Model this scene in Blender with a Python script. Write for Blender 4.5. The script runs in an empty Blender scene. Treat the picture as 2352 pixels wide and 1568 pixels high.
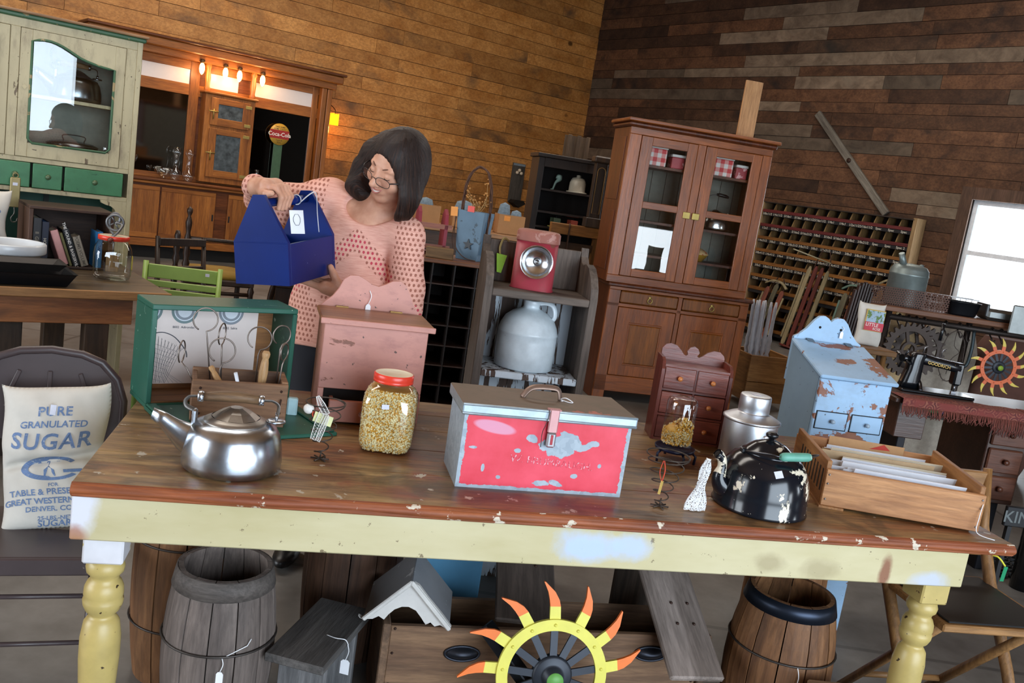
import bpy, math, random
import numpy as np
from mathutils import Vector, Matrix
rnd = random.Random(7)
S = bpy.context.scene
COL = S.collection
R = math.radians

# ------------------------------------------------------------------ camera
FPX, PITCH, ROLL, CAMH = 2026.0, R(9.6), R(8.57), 1.45
_f = Vector((0, math.cos(PITCH), -math.sin(PITCH)))
_u = Vector((0, math.sin(PITCH), math.cos(PITCH)))
_x = Vector((1, 0, 0))
CX = _x*math.cos(ROLL) + _u*math.sin(ROLL)
CU = -_x*math.sin(ROLL) + _u*math.cos(ROLL)
CAM = Vector((0, 0, CAMH))
cd = bpy.data.cameras.new('camera'); cam = bpy.data.objects.new('camera', cd); COL.objects.link(cam)
cd.sensor_width = 36; cd.lens = FPX/2352*36; cd.clip_start = .05; cd.clip_end = 200
m3 = Matrix((CX, CU, -_f)).transposed()
cam.matrix_world = Matrix.Translation(CAM) @ m3.to_4x4()
S.camera = cam
def ray(px, py): return _f + CX*((px-1176)/FPX) - CU*((py-784)/FPX)
def onz(px, py, z=0.0):
    d = ray(px, py); return CAM + d*((z-CAMH)/d.z)
def onpl(px, py, p0, n):
    d = ray(px, py); return CAM + d*((p0-CAM).dot(n)/d.dot(n))

# ------------------------------------------------------------------ view, world, daylight
S.view_settings.view_transform = 'Standard'; S.view_settings.look = 'None'
S.view_settings.gamma = 1; S.view_settings.use_curve_mapping = False
S.view_settings.exposure = 0.0
S.cycles.max_bounces = 8; S.cycles.diffuse_bounces = 4; S.cycles.glossy_bounces = 4
S.cycles.transparent_max_bounces = 16; S.cycles.transmission_bounces = 6
S.cycles.sample_clamp_indirect = 6.0; S.cycles.caustics_reflective = False; S.cycles.caustics_refractive = False
wd = bpy.data.worlds.new('world'); S.world = wd; wd.use_nodes = True
bg = wd.node_tree.nodes['Background']; bg.inputs[0].default_value = (.80, .90, 1.0, 1); bg.inputs[1].default_value = 3.2

# room frame: corner of the two plank walls
AL = R(51.14)
DL = Vector((math.sin(AL), math.cos(AL), 0)); DR = Vector((-math.cos(AL), math.sin(AL), 0))
CORNER = Vector((0.689, 15.593, 0))
ROTL, ROTR = math.atan2(DL.y, DL.x), math.atan2(-DR.y, -DR.x)
def room(s, t, z=0.0): return CORNER + DL*s - DR*t + Vector((0, 0, z))
CEIL = 4.85; ROOM_S, ROOM_T = -16.0, 16.0

def area(name, loc, direction, w, h, power, color):
    l = bpy.data.lights.new(name, 'AREA'); l.shape = 'RECTANGLE'; l.size = w; l.size_y = h; l.energy = power; l.color = color
    o = bpy.data.objects.new(name, l); COL.objects.link(o); o.location = loc
    o.rotation_euler = Vector(direction).to_track_quat('-Z', 'Y').to_euler(); return o
# daylight standing in the open barn doors behind the camera and in the windows
area('daylight_door', room(-9.9, 15.95, 1.75), DR, 5.0, 3.4, 400, (.72, .86, 1.0))
area('added_hatch_light', room(-6.52, 15.95, .62), DR, .85, 1.1, 26, (.86, .93, 1.0))  # low opening added so the china cabinet's lower glass reflects something bright
area('daylight_near_window', room(-3.2, 15.95, 1.45), DR, 1.0, 1.2, 34, (.84, .92, 1.0))
area('daylight_side_door', room(-15.95, 8.0, 1.9), DL, 4.4, 2.8, 240, (.90, .95, 1.0))
area('daylight_window', room(-.02, 7.3, 1.5), -DL, 1.0, 1.3, 45, (.86, .93, 1.0))

# fill lights added under the unseen ceiling to brighten the far walls
for i_, (s_, t_) in enumerate(((-6.5, 3.2), (-3.2, 6.5), (-10.0, 7.0))): area('ceiling_fill', room(s_, t_, 4.80), (0, 0, -1), 4.2, 1.1, 120, (1.0, .93, .84))

# ------------------------------------------------------------------ materials
MATS = {}
def rgb(c):
    if isinstance(c, str):
        c = c.lstrip('#'); c = [int(c[i:i+2], 16)/255 for i in (0, 2, 4)]
        c = [x/12.92 if x <= .04045 else ((x+.055)/1.055)**2.4 for x in c]
    return (*c[:3], 1)
class NT:
    def __init__(s, name):
        s.m = bpy.data.materials.new(name); s.m.use_nodes = True; s.t = s.m.node_tree; s.n = s.t.nodes; s.l = s.t.links
        s.b = s.n['Principled BSDF']
    def a(s, typ, **k):
        n = s.n.new(typ)
        for kk, v in k.items():
            if kk[0] == '_': n.inputs[int(kk[1:]) if kk[1:].isdigit() else kk[1:]].default_value = v
            else: setattr(n, kk, v)
        return n
    def k(s, a, b): s.l.new(a, b)
    def coords(s, scale=(1, 1, 1), rot=(0, 0, 0), world=False, rand=True):
        mp = s.a('ShaderNodeMapping'); mp.inputs['Scale'].default_value = scale; mp.inputs['Rotation'].default_value = rot
        if world: s.k(s.a('ShaderNodeNewGeometry').outputs['Position'], mp.inputs[0])
        else: s.k(s.a('ShaderNodeTexCoord').outputs['Object'], mp.inputs[0])
        if rand:
            oi = s.a('ShaderNodeObjectInfo'); ml = s.a('ShaderNodeMath', operation='MULTIPLY', _1=37.0); s.k(oi.outputs['Random'], ml.inputs[0])
            ad = s.a('ShaderNodeVectorMath', operation='ADD'); s.k(mp.outputs[0], ad.inputs[0]); s.k(ml.outputs[0], ad.inputs[1]); return ad.outputs[0]
        return mp.outputs[0]
    def noise(s, vec, scale, detail=5, rough=.6, dist=0):
        n = s.a('ShaderNodeTexNoise', _Scale=scale, _Detail=detail, _Roughness=rough, _Distortion=dist); s.k(vec, n.inputs['Vector']); return n.outputs['Fac']
    def ramp(s, fac, stops, interp='LINEAR'):
        r = s.a('ShaderNodeValToRGB'); e = r.color_ramp; e.interpolation = interp
        while len(e.elements) < len(stops): e.elements.new(.5)
        for el, (p, c) in zip(e.elements, stops): el.position = p; el.color = rgb(c) if not isinstance(c, (int, float)) else (c, c, c, 1)
        s.k(fac, r.inputs[0]); return r.outputs[0]
    def mix(s, fac, a, b, mode='MIX'):
        m = s.a('ShaderNodeMix', data_type='RGBA', blend_type=mode)
        for i, v in ((0, fac), (6, a), (7, b)):
            if isinstance(v, (int, float)): m.inputs[i].default_value = v
            elif isinstance(v, (tuple, list, str)): m.inputs[i].default_value = rgb(v)
            else: s.k(v, m.inputs[i])
        return m.outputs[2]
    def bump(s, h, strength, dist=.004):
        b = s.a('ShaderNodeBump'); b.inputs['Strength'].default_value = strength; b.inputs['Distance'].default_value = dist
        s.k(h, b.inputs['Height']); s.k(b.outputs[0], s.b.inputs['Normal'])
    def rand_val(s, lo, hi):
        oi = s.a('ShaderNodeObjectInfo'); mr = s.a('ShaderNodeMapRange'); mr.inputs[3].default_value = lo; mr.inputs[4].default_value = hi
        s.k(oi.outputs['Random'], mr.inputs[0]); return mr.outputs[0]
    def out(s, col, rough=.5, metal=0, spec=.5):
        if isinstance(col, (tuple, list, str)): s.b.inputs['Base Color'].default_value = rgb(col)
        else: s.k(col, s.b.inputs['Base Color'])
        if isinstance(rough, (int, float)): s.b.inputs['Roughness'].default_value = rough
        else: s.k(rough, s.b.inputs['Roughness'])
        s.b.inputs['Metallic'].default_value = metal; s.b.inputs['Specular IOR Level'].default_value = spec
        return s.m

def plain(name, c, rough=.5, metal=0, var=.12, scale=18, bump=0, spec=.5, emit=0):
    if name in MATS: return MATS[name]
    t = NT(name); v = t.coords(); n = t.noise(v, scale)
    c0 = rgb(c); lo = tuple(x*(1-var) for x in c0[:3]); hi = tuple(min(1, x*(1+var)) for x in c0[:3])
    col = t.ramp(n, [(.3, lo), (.7, hi)])
    if bump: t.bump(n, bump)
    m = t.out(col, rough, metal, spec)
    if emit: t.b.inputs['Emission Color'].default_value = c0; t.b.inputs['Emission Strength'].default_value = emit
    MATS[name] = m; return m

def wood(name, c1, c2, axis=0, rough=.55, scale=1.0, dark=None, knots=False, bump=.25, rnd_v=.25, world_rot=None, spec=.4, wear=None, ring=14, greys=None):
    """long-grain wood: c1 light, c2 dark; wear=(colour, threshold, scale) patches of another colour"""
    if name in MATS: return MATS[name]
    t = NT(name); sc = [1.0, 1.0, 1.0]; sc[axis] = .09
    v = t.coords(tuple(x*scale for x in sc), (0, 0, -(world_rot or 0)), world_rot is not None)
    g1 = t.noise(v, 9, 6, .65, .6); g2 = t.noise(v, ring*5, 4, .7, .3)
    col = t.ramp(g1, [(.3, c2), (.68, c1)])
    lines = t.ramp(g2, [(.38, 0.0), (.62, 1.0)])
    col = t.mix(.38, col, t.mix(lines, tuple(x*.45 for x in rgb(c2)[:3]), (1, 1, 1)), 'MULTIPLY')
    if dark:
        v2 = t.coords(tuple(x*scale for x in [.35 if i == axis else 1.2 for i in range(3)]), (0, 0, -(world_rot or 0)), world_rot is not None)
        d = t.ramp(t.noise(v2, 2.6, 5, .6, .4), [(.55, 0.0), (.72, 1.0)]); col = t.mix(d, col, dark)
    if knots:
        v3 = t.coords(tuple(x*scale for x in [.55 if i == axis else 1.0 for i in range(3)]), (0, 0, -(world_rot or 0)), world_rot is not None)
        vo = t.a('ShaderNodeTexVoronoi', _Scale=2.6); t.k(v3, vo.inputs['Vector'])
        kf = t.ramp(vo.outputs['Distance'], [(.035, 1.0), (.075, 0.0)]); col = t.mix(kf, col, tuple(x*.22 for x in rgb(c2)[:3]))
    if wear:
        wf = t.ramp(t.noise(t.coords(), wear[2], 6, .62), [(wear[1], 0.0), (wear[1]+.02, 1.0)]); col = t.mix(wf, col, wear[0])
    if greys:
        col = t.mix(t.ramp(t.rand_val(0, 1), [(.72, 0.0), (.76, .6)]), col, t.mix(.6, greys, t.ramp(g1, [(.3, '#4f4438'), (.7, '#a39580')])))
    if rnd_v:
        fr2 = t.a('ShaderNodeMath', operation='MULTIPLY', _1=7.31); t.k(t.rand_val(0, 1), fr2.inputs[0]); fr3 = t.a('ShaderNodeMath', operation='FRACT'); t.k(fr2.outputs[0], fr3.inputs[0])
        col = t.mix(1.0, col, t.ramp(fr3.outputs[0], [(0, (1-rnd_v,)*3), (1, (1+rnd_v*.4,)*3)]), 'MULTIPLY')
    t.bump(g2, bump, .003)
    m = t.out(col, rough, 0, spec); MATS[name] = m; return m

def worn(name, paint, under, thresh=.62, scale=9, rough=.5, under2=None, fine=None, metal_under=0, bump=.3, stretch=(1, 1, 1), grime=None, spec=.5):
    """paint with patches rubbed through to what lies below"""
    if name in MATS: return MATS[name]
    t = NT(name); v = t.coords(stretch); n = t.noise(v, scale, 7, .62, .3)
    c0 = rgb(paint)[:3]; base = t.ramp(t.noise(v, scale*.6, 4), [(.3, tuple(x*.86 for x in c0)), (.7, tuple(min(1, x*1.12) for x in c0))])
    if grime: base = t.mix(t.ramp(t.noise(v, scale*1.7, 6, .7), [(.5, 0.0), (.75, .8)]), base, grime)
    un = t.ramp(t.noise(v, scale*4, 5), [(.3, under), (.7, under2 or under)])
    f = t.ramp(n, [(thresh, 0.0), (thresh+.012, 1.0)]); col = t.mix(f, base, un)
    if fine:
        f2 = t.ramp(t.noise(t.coords(), fine[1], 3, .5), [(fine[2], 0.0), (fine[2]+.02, 1.0)]); col = t.mix(f2, col, fine[0])
    inv = t.a('ShaderNodeMath', operation='SUBTRACT', _0=1.0); t.k(f, inv.inputs[1]); t.bump(inv.outputs[0], bump, .002)
    m = t.out(col, rough, 0, spec)
    if metal_under:
        mm = t.a('ShaderNodeMath', operation='MULTIPLY', _1=metal_under); t.k(f, mm.inputs[0]); t.k(mm.outputs[0], t.b.inputs['Metallic'])
    MATS[name] = m; return m

def pane(name, tint=(1, 1, 1), refl=.12, rough=.0):
    """thin pane or jar wall: see-through with a fresnel reflection"""
    if name in MATS: return MATS[name]
    t = NT(name); t.n.remove(t.b); o = t.n['Material Output']
    tr = t.a('ShaderNodeBsdfTransparent'); tr.inputs[0].default_value = rgb(tint)
    gl = t.a('ShaderNodeBsdfGlossy'); gl.inputs['Roughness'].default_value = rough
    fr = t.a('ShaderNodeFresnel'); gm = t.a('ShaderNodeNewGeometry'); ir = t.a('ShaderNodeMapRange'); ir.inputs[3].default_value = 1.5; ir.inputs[4].default_value = 1/1.5; t.k(gm.outputs['Backfacing'], ir.inputs[0]); t.k(ir.outputs[0], fr.inputs[0])
    mr = t.a('ShaderNodeMapRange'); mr.inputs[1].default_value = 0; mr.inputs[2].default_value = 1; mr.inputs[3].default_value = refl*.1; mr.inputs[4].default_value = 1.0
    t.k(fr.outputs[0], mr.inputs[0]); mx = t.a('ShaderNodeMixShader'); t.k(mr.outputs[0], mx.inputs[0]); t.k(tr.outputs[0], mx.inputs[1]); t.k(gl.outputs[0], mx.inputs[2])
    t.k(mx.outputs[0], o.inputs[0]); MATS[name] = t.m; return t.m

def glow(name, c, strength):
    if name in MATS: return MATS[name]
    t = NT(name); t.n.remove(t.b); e = t.a('ShaderNodeEmission'); e.inputs[0].default_value = rgb(c); e.inputs[1].default_value = strength
    t.k(e.outputs[0], t.n['Material Output'].inputs[0]); MATS[name] = t.m; return t.m

# ------------------------------------------------------------------ mesh builder
class MB:
    def __init__(s): s.v = []; s.f = []; s.sm = []; s.m = Matrix.Identity(4)
    def at(s, loc=(0, 0, 0), rot=(0, 0, 0)):
        from mathutils import Euler
        s.m = Matrix.Translation(loc) @ Euler(rot).to_matrix().to_4x4(); return s
    def add(s, vs, fs, smooth=False):
        b = len(s.v); s.v += [tuple(s.m @ Vector(p)) for p in vs]
        s.f += [tuple(i+b for i in f) for f in fs]; s.sm += [smooth]*len(fs); return s
    def box(s, x0, x1, y0, y1, z0, z1, b=0.0):
        b = min(b, abs(x1-x0)*.45, abs(y1-y0)*.45, abs(z1-z0)*.45)
        if b <= 0:
            vs = [(x, y, z) for x in (x0, x1) for y in (y0, y1) for z in (z0, z1)]
            return s.add(vs, [(0, 1, 3, 2), (4, 6, 7, 5), (0, 4, 5, 1), (2, 3, 7, 6), (0, 2, 6, 4), (1, 5, 7, 3)])
        vs = []; idx = {}
        for i, x in enumerate((x0, x1)):
            for j, y in enumerate((y0, y1)):
                for k, z in enumerate((z0, z1)):
                    dx, dy, dz = b*(1-2*i), b*(1-2*j), b*(1-2*k)
                    for a, p in enumerate(((x, y+dy, z+dz), (x+dx, y, z+dz), (x+dx, y+dy, z))): idx[i, j, k, a] = len(vs); vs.append(p)
        q = lambda *t: tuple(idx[t_] for t_ in t); fs = []
        for i in (0, 1): fs.append(q((i, 0, 0, 0), (i, 1, 0, 0), (i, 1, 1, 0), (i, 0, 1, 0)))
        for j in (0, 1): fs.append(q((0, j, 0, 1), (1, j, 0, 1), (1, j, 1, 1), (0, j, 1, 1)))
        for k in (0, 1): fs.append(q((0, 0, k, 2), (1, 0, k, 2), (1, 1, k, 2), (0, 1, k, 2)))
        for i in (0, 1):
            for j in (0, 1): fs.append(q((i, j, 0, 0), (i, j, 1, 0), (i, j, 1, 1), (i, j, 0, 1)))
        for i in (0, 1):
            for k in (0, 1): fs.append(q((i, 0, k, 0), (i, 1, k, 0), (i, 1, k, 2), (i, 0, k, 2)))
        for j in (0, 1):
            for k in (0, 1): fs.append(q((0, j, k, 1), (1, j, k, 1), (1, j, k, 2), (0, j, k, 2)))
        for i in (0, 1):
            for j in (0, 1):
                for k in (0, 1): fs.append(q((i, j, k, 0), (i, j, k, 1), (i, j, k, 2)))
        return s.add(vs, fs)
    def prism(s, poly, a0, a1, plane='xz', smooth=False):
        """polygon in a plane, extruded along the third axis from a0 to a1"""
        f = {'xz': lambda p, a: (p[0], a, p[1]), 'xy': lambda p, a: (p[0], p[1], a), 'yz': lambda p, a: (a, p[0], p[1])}[plane]
        n = len(poly); vs = [f(p, a0) for p in poly] + [f(p, a1) for p in poly]
        fs = [tuple(range(n)), tuple(range(2*n-1, n-1, -1))]; s.add(vs, fs)
        return s.add(vs, [(i, (i+1) % n, n+(i+1) % n, n+i) for i in range(n)], smooth)
    def rings(s, rings, closed=True, cap=True, smooth=True):
        n = len(rings[0]); vs = [p for r in rings for p in r]; fs = []
        for k in range(len(rings)-1):
            for i in range(n if closed else n-1):
                j = (i+1) % n; fs.append((k*n+i, k*n+j, (k+1)*n+j, (k+1)*n+i))
        s.add(vs, fs, smooth)
        if cap and closed: s.add(list(rings[0]), [tuple(range(n))[::-1]]); s.add(list(rings[-1]), [tuple(range(n))])
        return s
    def lathe(s, prof, seg=24, c=(0, 0, 0), sx=1, sy=1, cap=False, smooth=True, a0=0):
        rr = [[(c[0]+r*sx*math.cos(a0+2*math.pi*i/seg), c[1]+r*sy*math.sin(a0+2*math.pi*i/seg), c[2]+z) for i in range(seg)] for r, z in prof]
        return s.rings(rr, True, cap, smooth)
    def tube(s, path, r, seg=8, closed=False, cap=True, sq=1.0):
        P = [Vector(p) for p in path]; n = len(P); rs = r if isinstance(r, (list, tuple)) else [r]*n
        rings = []; up = None
        for i in range(n):
            a = P[(i-1) % n] if (closed or i > 0) else P[i]; b = P[(i+1) % n] if (closed or i < n-1) else P[i]
            t = (b-a)
            t = t.normalized() if t.length > 1e-9 else Vector((0, 0, 1))
            if up is None: up = t.orthogonal().normalized()
            up = (up - t*up.dot(t)); up = up.normalized() if up.length > 1e-6 else t.orthogonal().normalized()
            w = t.cross(up); rings.append([tuple(P[i] + up*(rs[i]*math.cos(2*math.pi*k/seg)) + w*(rs[i]*sq*math.sin(2*math.pi*k/seg))) for k in range(seg)])
        if closed: rings.append(rings[0]); cap = False
        return s.rings(rings, True, cap, True)
    def cyl(s, p0, p1, r0, r1=None, seg=16): return s.tube([p0, p1], [r0, r0 if r1 is None else r1], seg)
    def ball(s, c, r, seg=12, rn=8):
        rx, ry, rz = r if isinstance(r, (tuple, list)) else (r, r, r)
        rr = [[(c[0]+rx*math.sin(math.pi*k/rn)*math.cos(2*math.pi*i/seg), c[1]+ry*math.sin(math.pi*k/rn)*math.sin(2*math.pi*i/seg), c[2]+rz*math.cos(math.pi*k/rn)) for i in range(seg)] for k in range(rn+1)]
        return s.rings(rr[::-1], True, False, True)
    def grid(s, fn, nu, nv, smooth=True, flip=False):
        vs = [fn(i/nu, j/nv) for j in range(nv+1) for i in range(nu+1)]; w = nu+1
        return s.add(vs, [(j*w+i, j*w+i+1, (j+1)*w+i+1, (j+1)*w+i) for j in range(nv) for i in range(nu)], smooth)
    def mesh(s, name):
        me = bpy.data.meshes.new(name); me.from_pydata(s.v, [], s.f); me.polygons.foreach_set('use_smooth', s.sm); me.update()
        import bmesh
        bm = bmesh.new(); bm.from_mesh(me); bmesh.ops.remove_doubles(bm, verts=bm.verts, dist=1e-6); bmesh.ops.recalc_face_normals(bm, faces=bm.faces); bm.to_mesh(me); bm.free()
        return me
    def build(s, name, mat, parent=None, label=None):
        me = s.mesh(name); me.materials.append(mat); o = bpy.data.objects.new(name, me); COL.objects.link(o)
        if parent: o.parent = parent
        if label: o['label'] = label
        return o
def bez(pts, n=24, closed=False):
    """Catmull-Rom through points"""
    P = [Vector(p) for p in pts]; out = []; m = len(P); segs = m if closed else m-1
    for i in range(segs):
        p0 = P[(i-1) % m] if (closed or i > 0) else P[0]; p1 = P[i]; p2 = P[(i+1) % m]; p3 = P[(i+2) % m] if (closed or i < m-2) else P[-1]
        k = max(1, n//segs)
        for j in range(k):
            t = j/k; out.append(.5*((2*p1)+(-p0+p2)*t+(2*p0-5*p1+4*p2-p3)*t*t+(-p0+3*p1-3*p2+p3)*t*t*t))
    if not closed: out.append(P[-1])
    return [tuple(p) for p in out]
def tag(o, label, cat, group=None, kind=None):
    if label: o['label'] = label
    if cat: o['category'] = cat
    if group: o['group'] = group
    if kind: o['kind'] = kind
    return o
def thing(name, label, cat, loc, rz=0, group=None, rot=None):
    o = bpy.data.objects.new(name, None); COL.objects.link(o); o.empty_display_size = .05
    o.location = loc; o.rotation_euler = rot or (0, 0, rz); return tag(o, label, cat, group)
def place(o, loc, rz=0, rot=None): o.location = loc; o.rotation_euler = rot or (0, 0, rz); return o
def copy_tree(o, parent=None):
    c = o.copy(); COL.objects.link(c); c.parent = parent
    if parent is not None: c.matrix_parent_inverse = o.matrix_parent_inverse.copy()
    for ch in list(o.children): copy_tree(ch, c)
    return c
_TXT = {}
def text_geo(body, size=1.0, align='CENTER', space=1.0, bold=0.0):
    cu = bpy.data.curves.new('t', 'FONT'); cu.body = body; cu.size = size; cu.align_x = align; cu.resolution_u = 3; cu.space_character = space; cu.offset = bold*size
    ob = bpy.data.objects.new('t', cu); me = bpy.data.meshes.new_from_object(ob)
    vs = [tuple(v.co) for v in me.vertices]; fs = [tuple(p.vertices) for p in me.polygons]
    bpy.data.meshes.remove(me); bpy.data.objects.remove(ob); bpy.data.curves.remove(cu); return vs, fs
def text_on(body, size, fn, mat, parent, name='lettering', align='CENTER', space=1.0, bold=.01, label=None):
    vs, fs = text_geo(body, size, align, space, bold)
    b = MB(); b.add([fn(p[0], p[1]) for p in vs], fs); return b.build(name, mat, parent, label)
def sdf_mesh(fn, lo, hi, h):
    """surface nets over a numpy distance field"""
    lo = np.array(lo); n = np.ceil((np.array(hi)-lo)/h).astype(int)+1
    ax = [lo[i]+h*np.arange(n[i]) for i in range(3)]
    g = np.empty(n, np.float32)
    for i0 in range(0, n[0], 16):
        X, Y, Z = np.meshgrid(ax[0][i0:i0+16], ax[1], ax[2], indexing='ij'); g[i0:i0+16] = fn(X, Y, Z)
    s = g < 0; c = [(i, j, k) for i in (0, 1) for j in (0, 1) for k in (0, 1)]
    sl = lambda a, o: a[o[0]:n[0]-1+o[0], o[1]:n[1]-1+o[1], o[2]:n[2]-1+o[2]]
    cnt = sum(sl(s, o).astype(np.int8) for o in c); act = (cnt > 0) & (cnt < 8)
    num = np.zeros(act.shape+(3,), np.float32); den = np.zeros(act.shape, np.float32)
    for a_ in range(8):
        for d in range(3):
            o = c[a_]
            if o[d]: continue
            o2 = tuple(v+(1 if i == d else 0) for i, v in enumerate(o)); A, B = sl(g, o), sl(g, o2)
            cr = ((A < 0) != (B < 0)) & act; t = np.where(cr, A/np.where(A == B, 1, A-B), 0)
            for i in range(3): num[..., i] += np.where(cr, o[i]+(t if i == d else 0), 0)
            den += cr
    ids = -np.ones(act.shape, int); ids[act] = np.arange(act.sum()); w = np.argwhere(act)
    V = lo + h*(w + num[act]/den[act][:, None]); F = []
    for d in range(3):
        e1, e2 = (d+1) % 3, (d+2) % 3; nn = list(n); nn[d] -= 1
        A = s[tuple(slice(0, n[i]-1) if i == d else slice(1, n[i]-1) for i in range(3))]; B = s[tuple(slice(1, n[i]) if i == d else slice(1, n[i]-1) for i in range(3))]
        q = np.argwhere(A != B); 
        for i in (e1, e2): q[:, i] += 1
        inside = A[A != B]
        def at(o1, o2):
            p = q.copy(); p[:, e1] += o1; p[:, e2] += o2; return ids[p[:, 0], p[:, 1], p[:, 2]]
        f = np.stack([at(-1, -1), at(0, -1), at(0, 0), at(-1, 0)], 1); f[~inside] = f[~inside][:, ::-1]; F.append(f)
    return V, np.concatenate(F)
def np_build(name, V, F, mat, parent=None, smooth=True):
    me = bpy.data.meshes.new(name); me.from_pydata(V.tolist(), [], F.tolist()); me.polygons.foreach_set('use_smooth', [smooth]*len(F)); me.update()
    me.materials.append(mat); o = bpy.data.objects.new(name, me); COL.objects.link(o)
    if parent: o.parent = parent
    return o

def price_tag(parent, hang, drop, mat_paper=None, name='price_tag', w=.017, h=.030, yaw=0.0, string=None, label=None, tilt=0):
    """little strung tag hanging from a point (parent's frame): a string and a paper tag"""
    st = MB(); p0 = Vector(hang); p1 = p0+Vector((0, -.004, -drop))
    st.tube(bez([p0, p0.lerp(p1, .4)+Vector((.006, -.003, 0)), p1]), .0012, 5); so = st.build('tag_string', string or plain('white_string', '#e8e8ea', .8), parent)
    b = MB().at(p1, (0, tilt, yaw)); b.prism([(-w/2, -h), (w/2, -h), (w/2, -.006), (w*.25, 0), (-w*.25, 0), (-w/2, -.006)], -.0007, .0007)
    o = b.build(name, mat_paper or plain('tag_paper', '#eeeef2', .7, var=.03), parent)
    if label: o['label'] = label
    return o
# ------------------------------------------------------------------ the room
W_PINE = wood('pine_planks', '#d99a54', '#b0702f', 0, .5, .55, dark='#6b4c30', knots=True, world_rot=ROTL, rnd_v=.34, bump=.25)
W_BARN = wood('barnwood_planks', '#6e4b32', '#432816', 0, .75, .6, dark='#1f1713', world_rot=ROTR, rnd_v=.62, bump=.4, greys='#6c5d4c')
M_BACK = plain('dark_backing', '#1d150f', .9)
def concrete():
    t = NT('polished_concrete'); v = t.coords(rand=False); n = t.noise(v, 1.3, 7, .65, .5); n2 = t.noise(v, 14, 4)
    col = t.mix(.35, t.ramp(n, [(.3, '#4a4743'), (.7, '#7d7a76')]), t.ramp(n2, [(.3, '#55524e'), (.7, '#7a7875')]))
    vo = t.a('ShaderNodeTexBrick', offset=0.0); vo.inputs['Scale'].default_value = .33; vo.inputs['Mortar Size'].default_value = .004; vo.inputs['Color1'].default_value = vo.inputs['Color2'].default_value = (1, 1, 1, 1); vo.inputs['Mortar'].default_value = (.6, .6, .6, 1)
    vo.inputs['Brick Width'].default_value = 1.0; vo.inputs['Row Height'].default_value = 1.0; t.k(v, vo.inputs['Vector']); col = t.mix(1.0, col, vo.outputs[0], 'MULTIPLY')
    return t.out(col, t.ramp(n, [(.3, .28), (.7, .5)]), 0, .5)
b = MB(); c = [room(*p) for p in ((ROOM_S, 0), (0, 0), (0, ROOM_T), (ROOM_S, ROOM_T))]
b.add([(p.x, p.y, 0) for p in c]+[(p.x, p.y, -.12) for p in c], [(0, 1, 2, 3), (7, 6, 5, 4), (0, 4, 5, 1), (1, 5, 6, 2), (2, 6, 7, 3), (3, 7, 4, 0)])
tag(b.build('floor', concrete()), 'polished grey concrete floor of the barn', None, kind='structure')
b = MB(); b.add([(p.x, p.y, CEIL) for p in c]+[(p.x, p.y, CEIL+.15) for p in c], [(3, 2, 1, 0), (4, 5, 6, 7), (0, 1, 5, 4), (1, 2, 6, 5), (2, 3, 7, 6), (3, 0, 4, 7)])
tag(b.build('ceiling', wood('ceiling_boards', '#c08a50', '#8a5a2c', 0, .6)), 'board ceiling high above the room', None, kind='structure')

def plank_wall(wall, x0, x1, zs, lens, mat, holes=(), seed=1, thick=.022, vis=None):
    """one object per board: shared unit box, scaled; holes are (x0,x1,z0,z1) openings"""
    rr = random.Random(seed); unit = MB().box(-.5, .5, -1, 0, -.5, .5).mesh('plank'); unit.materials.append(mat)
    for z0, z1 in zip(zs, zs[1:]):
        x = x0 - rr.uniform(0, 1.2)
        while x < x1:
            L = rr.uniform(*lens); xa, xb = max(x, x0), min(x+L, x1); x += L
            if xb-xa < .05: continue
            segs = [(xa, xb)]
            for hx0, hx1, hz0, hz1 in holes:
                if z1 > hz0+.02 and z0 < hz1-.02:
                    segs = [q for a_, b_ in segs for q in ((a_, min(b_, hx0)), (max(a_, hx1), b_)) if q[1]-q[0] > .03]
            for a_, b_ in segs:
                o = bpy.data.objects.new('plank', unit); COL.objects.link(o); o.parent = wall
                o.location = ((a_+b_)/2, -rr.uniform(0, .006), (z0+z1)/2); o.scale = (b_-a_-.004, thick, z1-z0-rr.uniform(.004, .008))
def rows(h, seed):
    rr = random.Random(seed); z = 0; out = [0]
    while z < CEIL: z += h*rr.choice((.8, 1, 1, 1, 1.15)); out.append(min(z, CEIL))
    return out
def wall(name, label, frame, rot, x0, x1, holes=(), mat=M_BACK, y0=0.0, y1=.16):
    """backing slab with rectangular openings, in a frame whose x runs along the wall"""
    o = bpy.data.objects.new(name, None)
    b = MB(); xs = sorted({x0, x1, *[h[0] for h in holes], *[h[1] for h in holes]})
    for a_, b_ in zip(xs, xs[1:]):
        hz = [h for h in holes if h[0] <= a_+1e-6 and h[1] >= b_-1e-6]; z = 0
        for h in sorted(hz, key=lambda q: q[2]):
            if h[2] > z+1e-3: b.box(a_, b_, y0, y1, z, h[2])
            z = h[3]
        b.box(a_, b_, y0, y1, z, CEIL)
    o = b.build(name, mat); place(o, frame, rot); return tag(o, label, None, kind='structure')
WIN = (6.80, 7.85, .85, 2.12)
wl = wall('wall_left', 'warm knotty pine plank wall behind the back bar', room(0, 0), ROTL, ROOM_S, 0.0, y0=.0)
plank_wall(wl, -10.2, 0, rows(.175, 3), (1.4, 3.6), W_PINE, seed=5)
wr = wall('wall_right', 'dark weathered barnwood plank wall with the window', room(0, 0), ROTR, 0, ROOM_T, [WIN])
plank_wall(wr, 0, 8.6, rows(.165, 4), (.7, 2.6), W_BARN, [WIN], seed=9)
M_INWALL = wood('rough_wall', '#b78a5c', '#8a6038', 0, .7)
wall('wall_near', 'plank wall behind the viewer with open barn doorway', room(0, ROOM_T), ROTL, ROOM_S, 0, [(-12.4, -7.4, 0, 3.45), (-6.95, -6.1, .06, 1.18), (-3.7, -2.7, .85, 2.05)], M_INWALL, -.16, 0)
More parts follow.
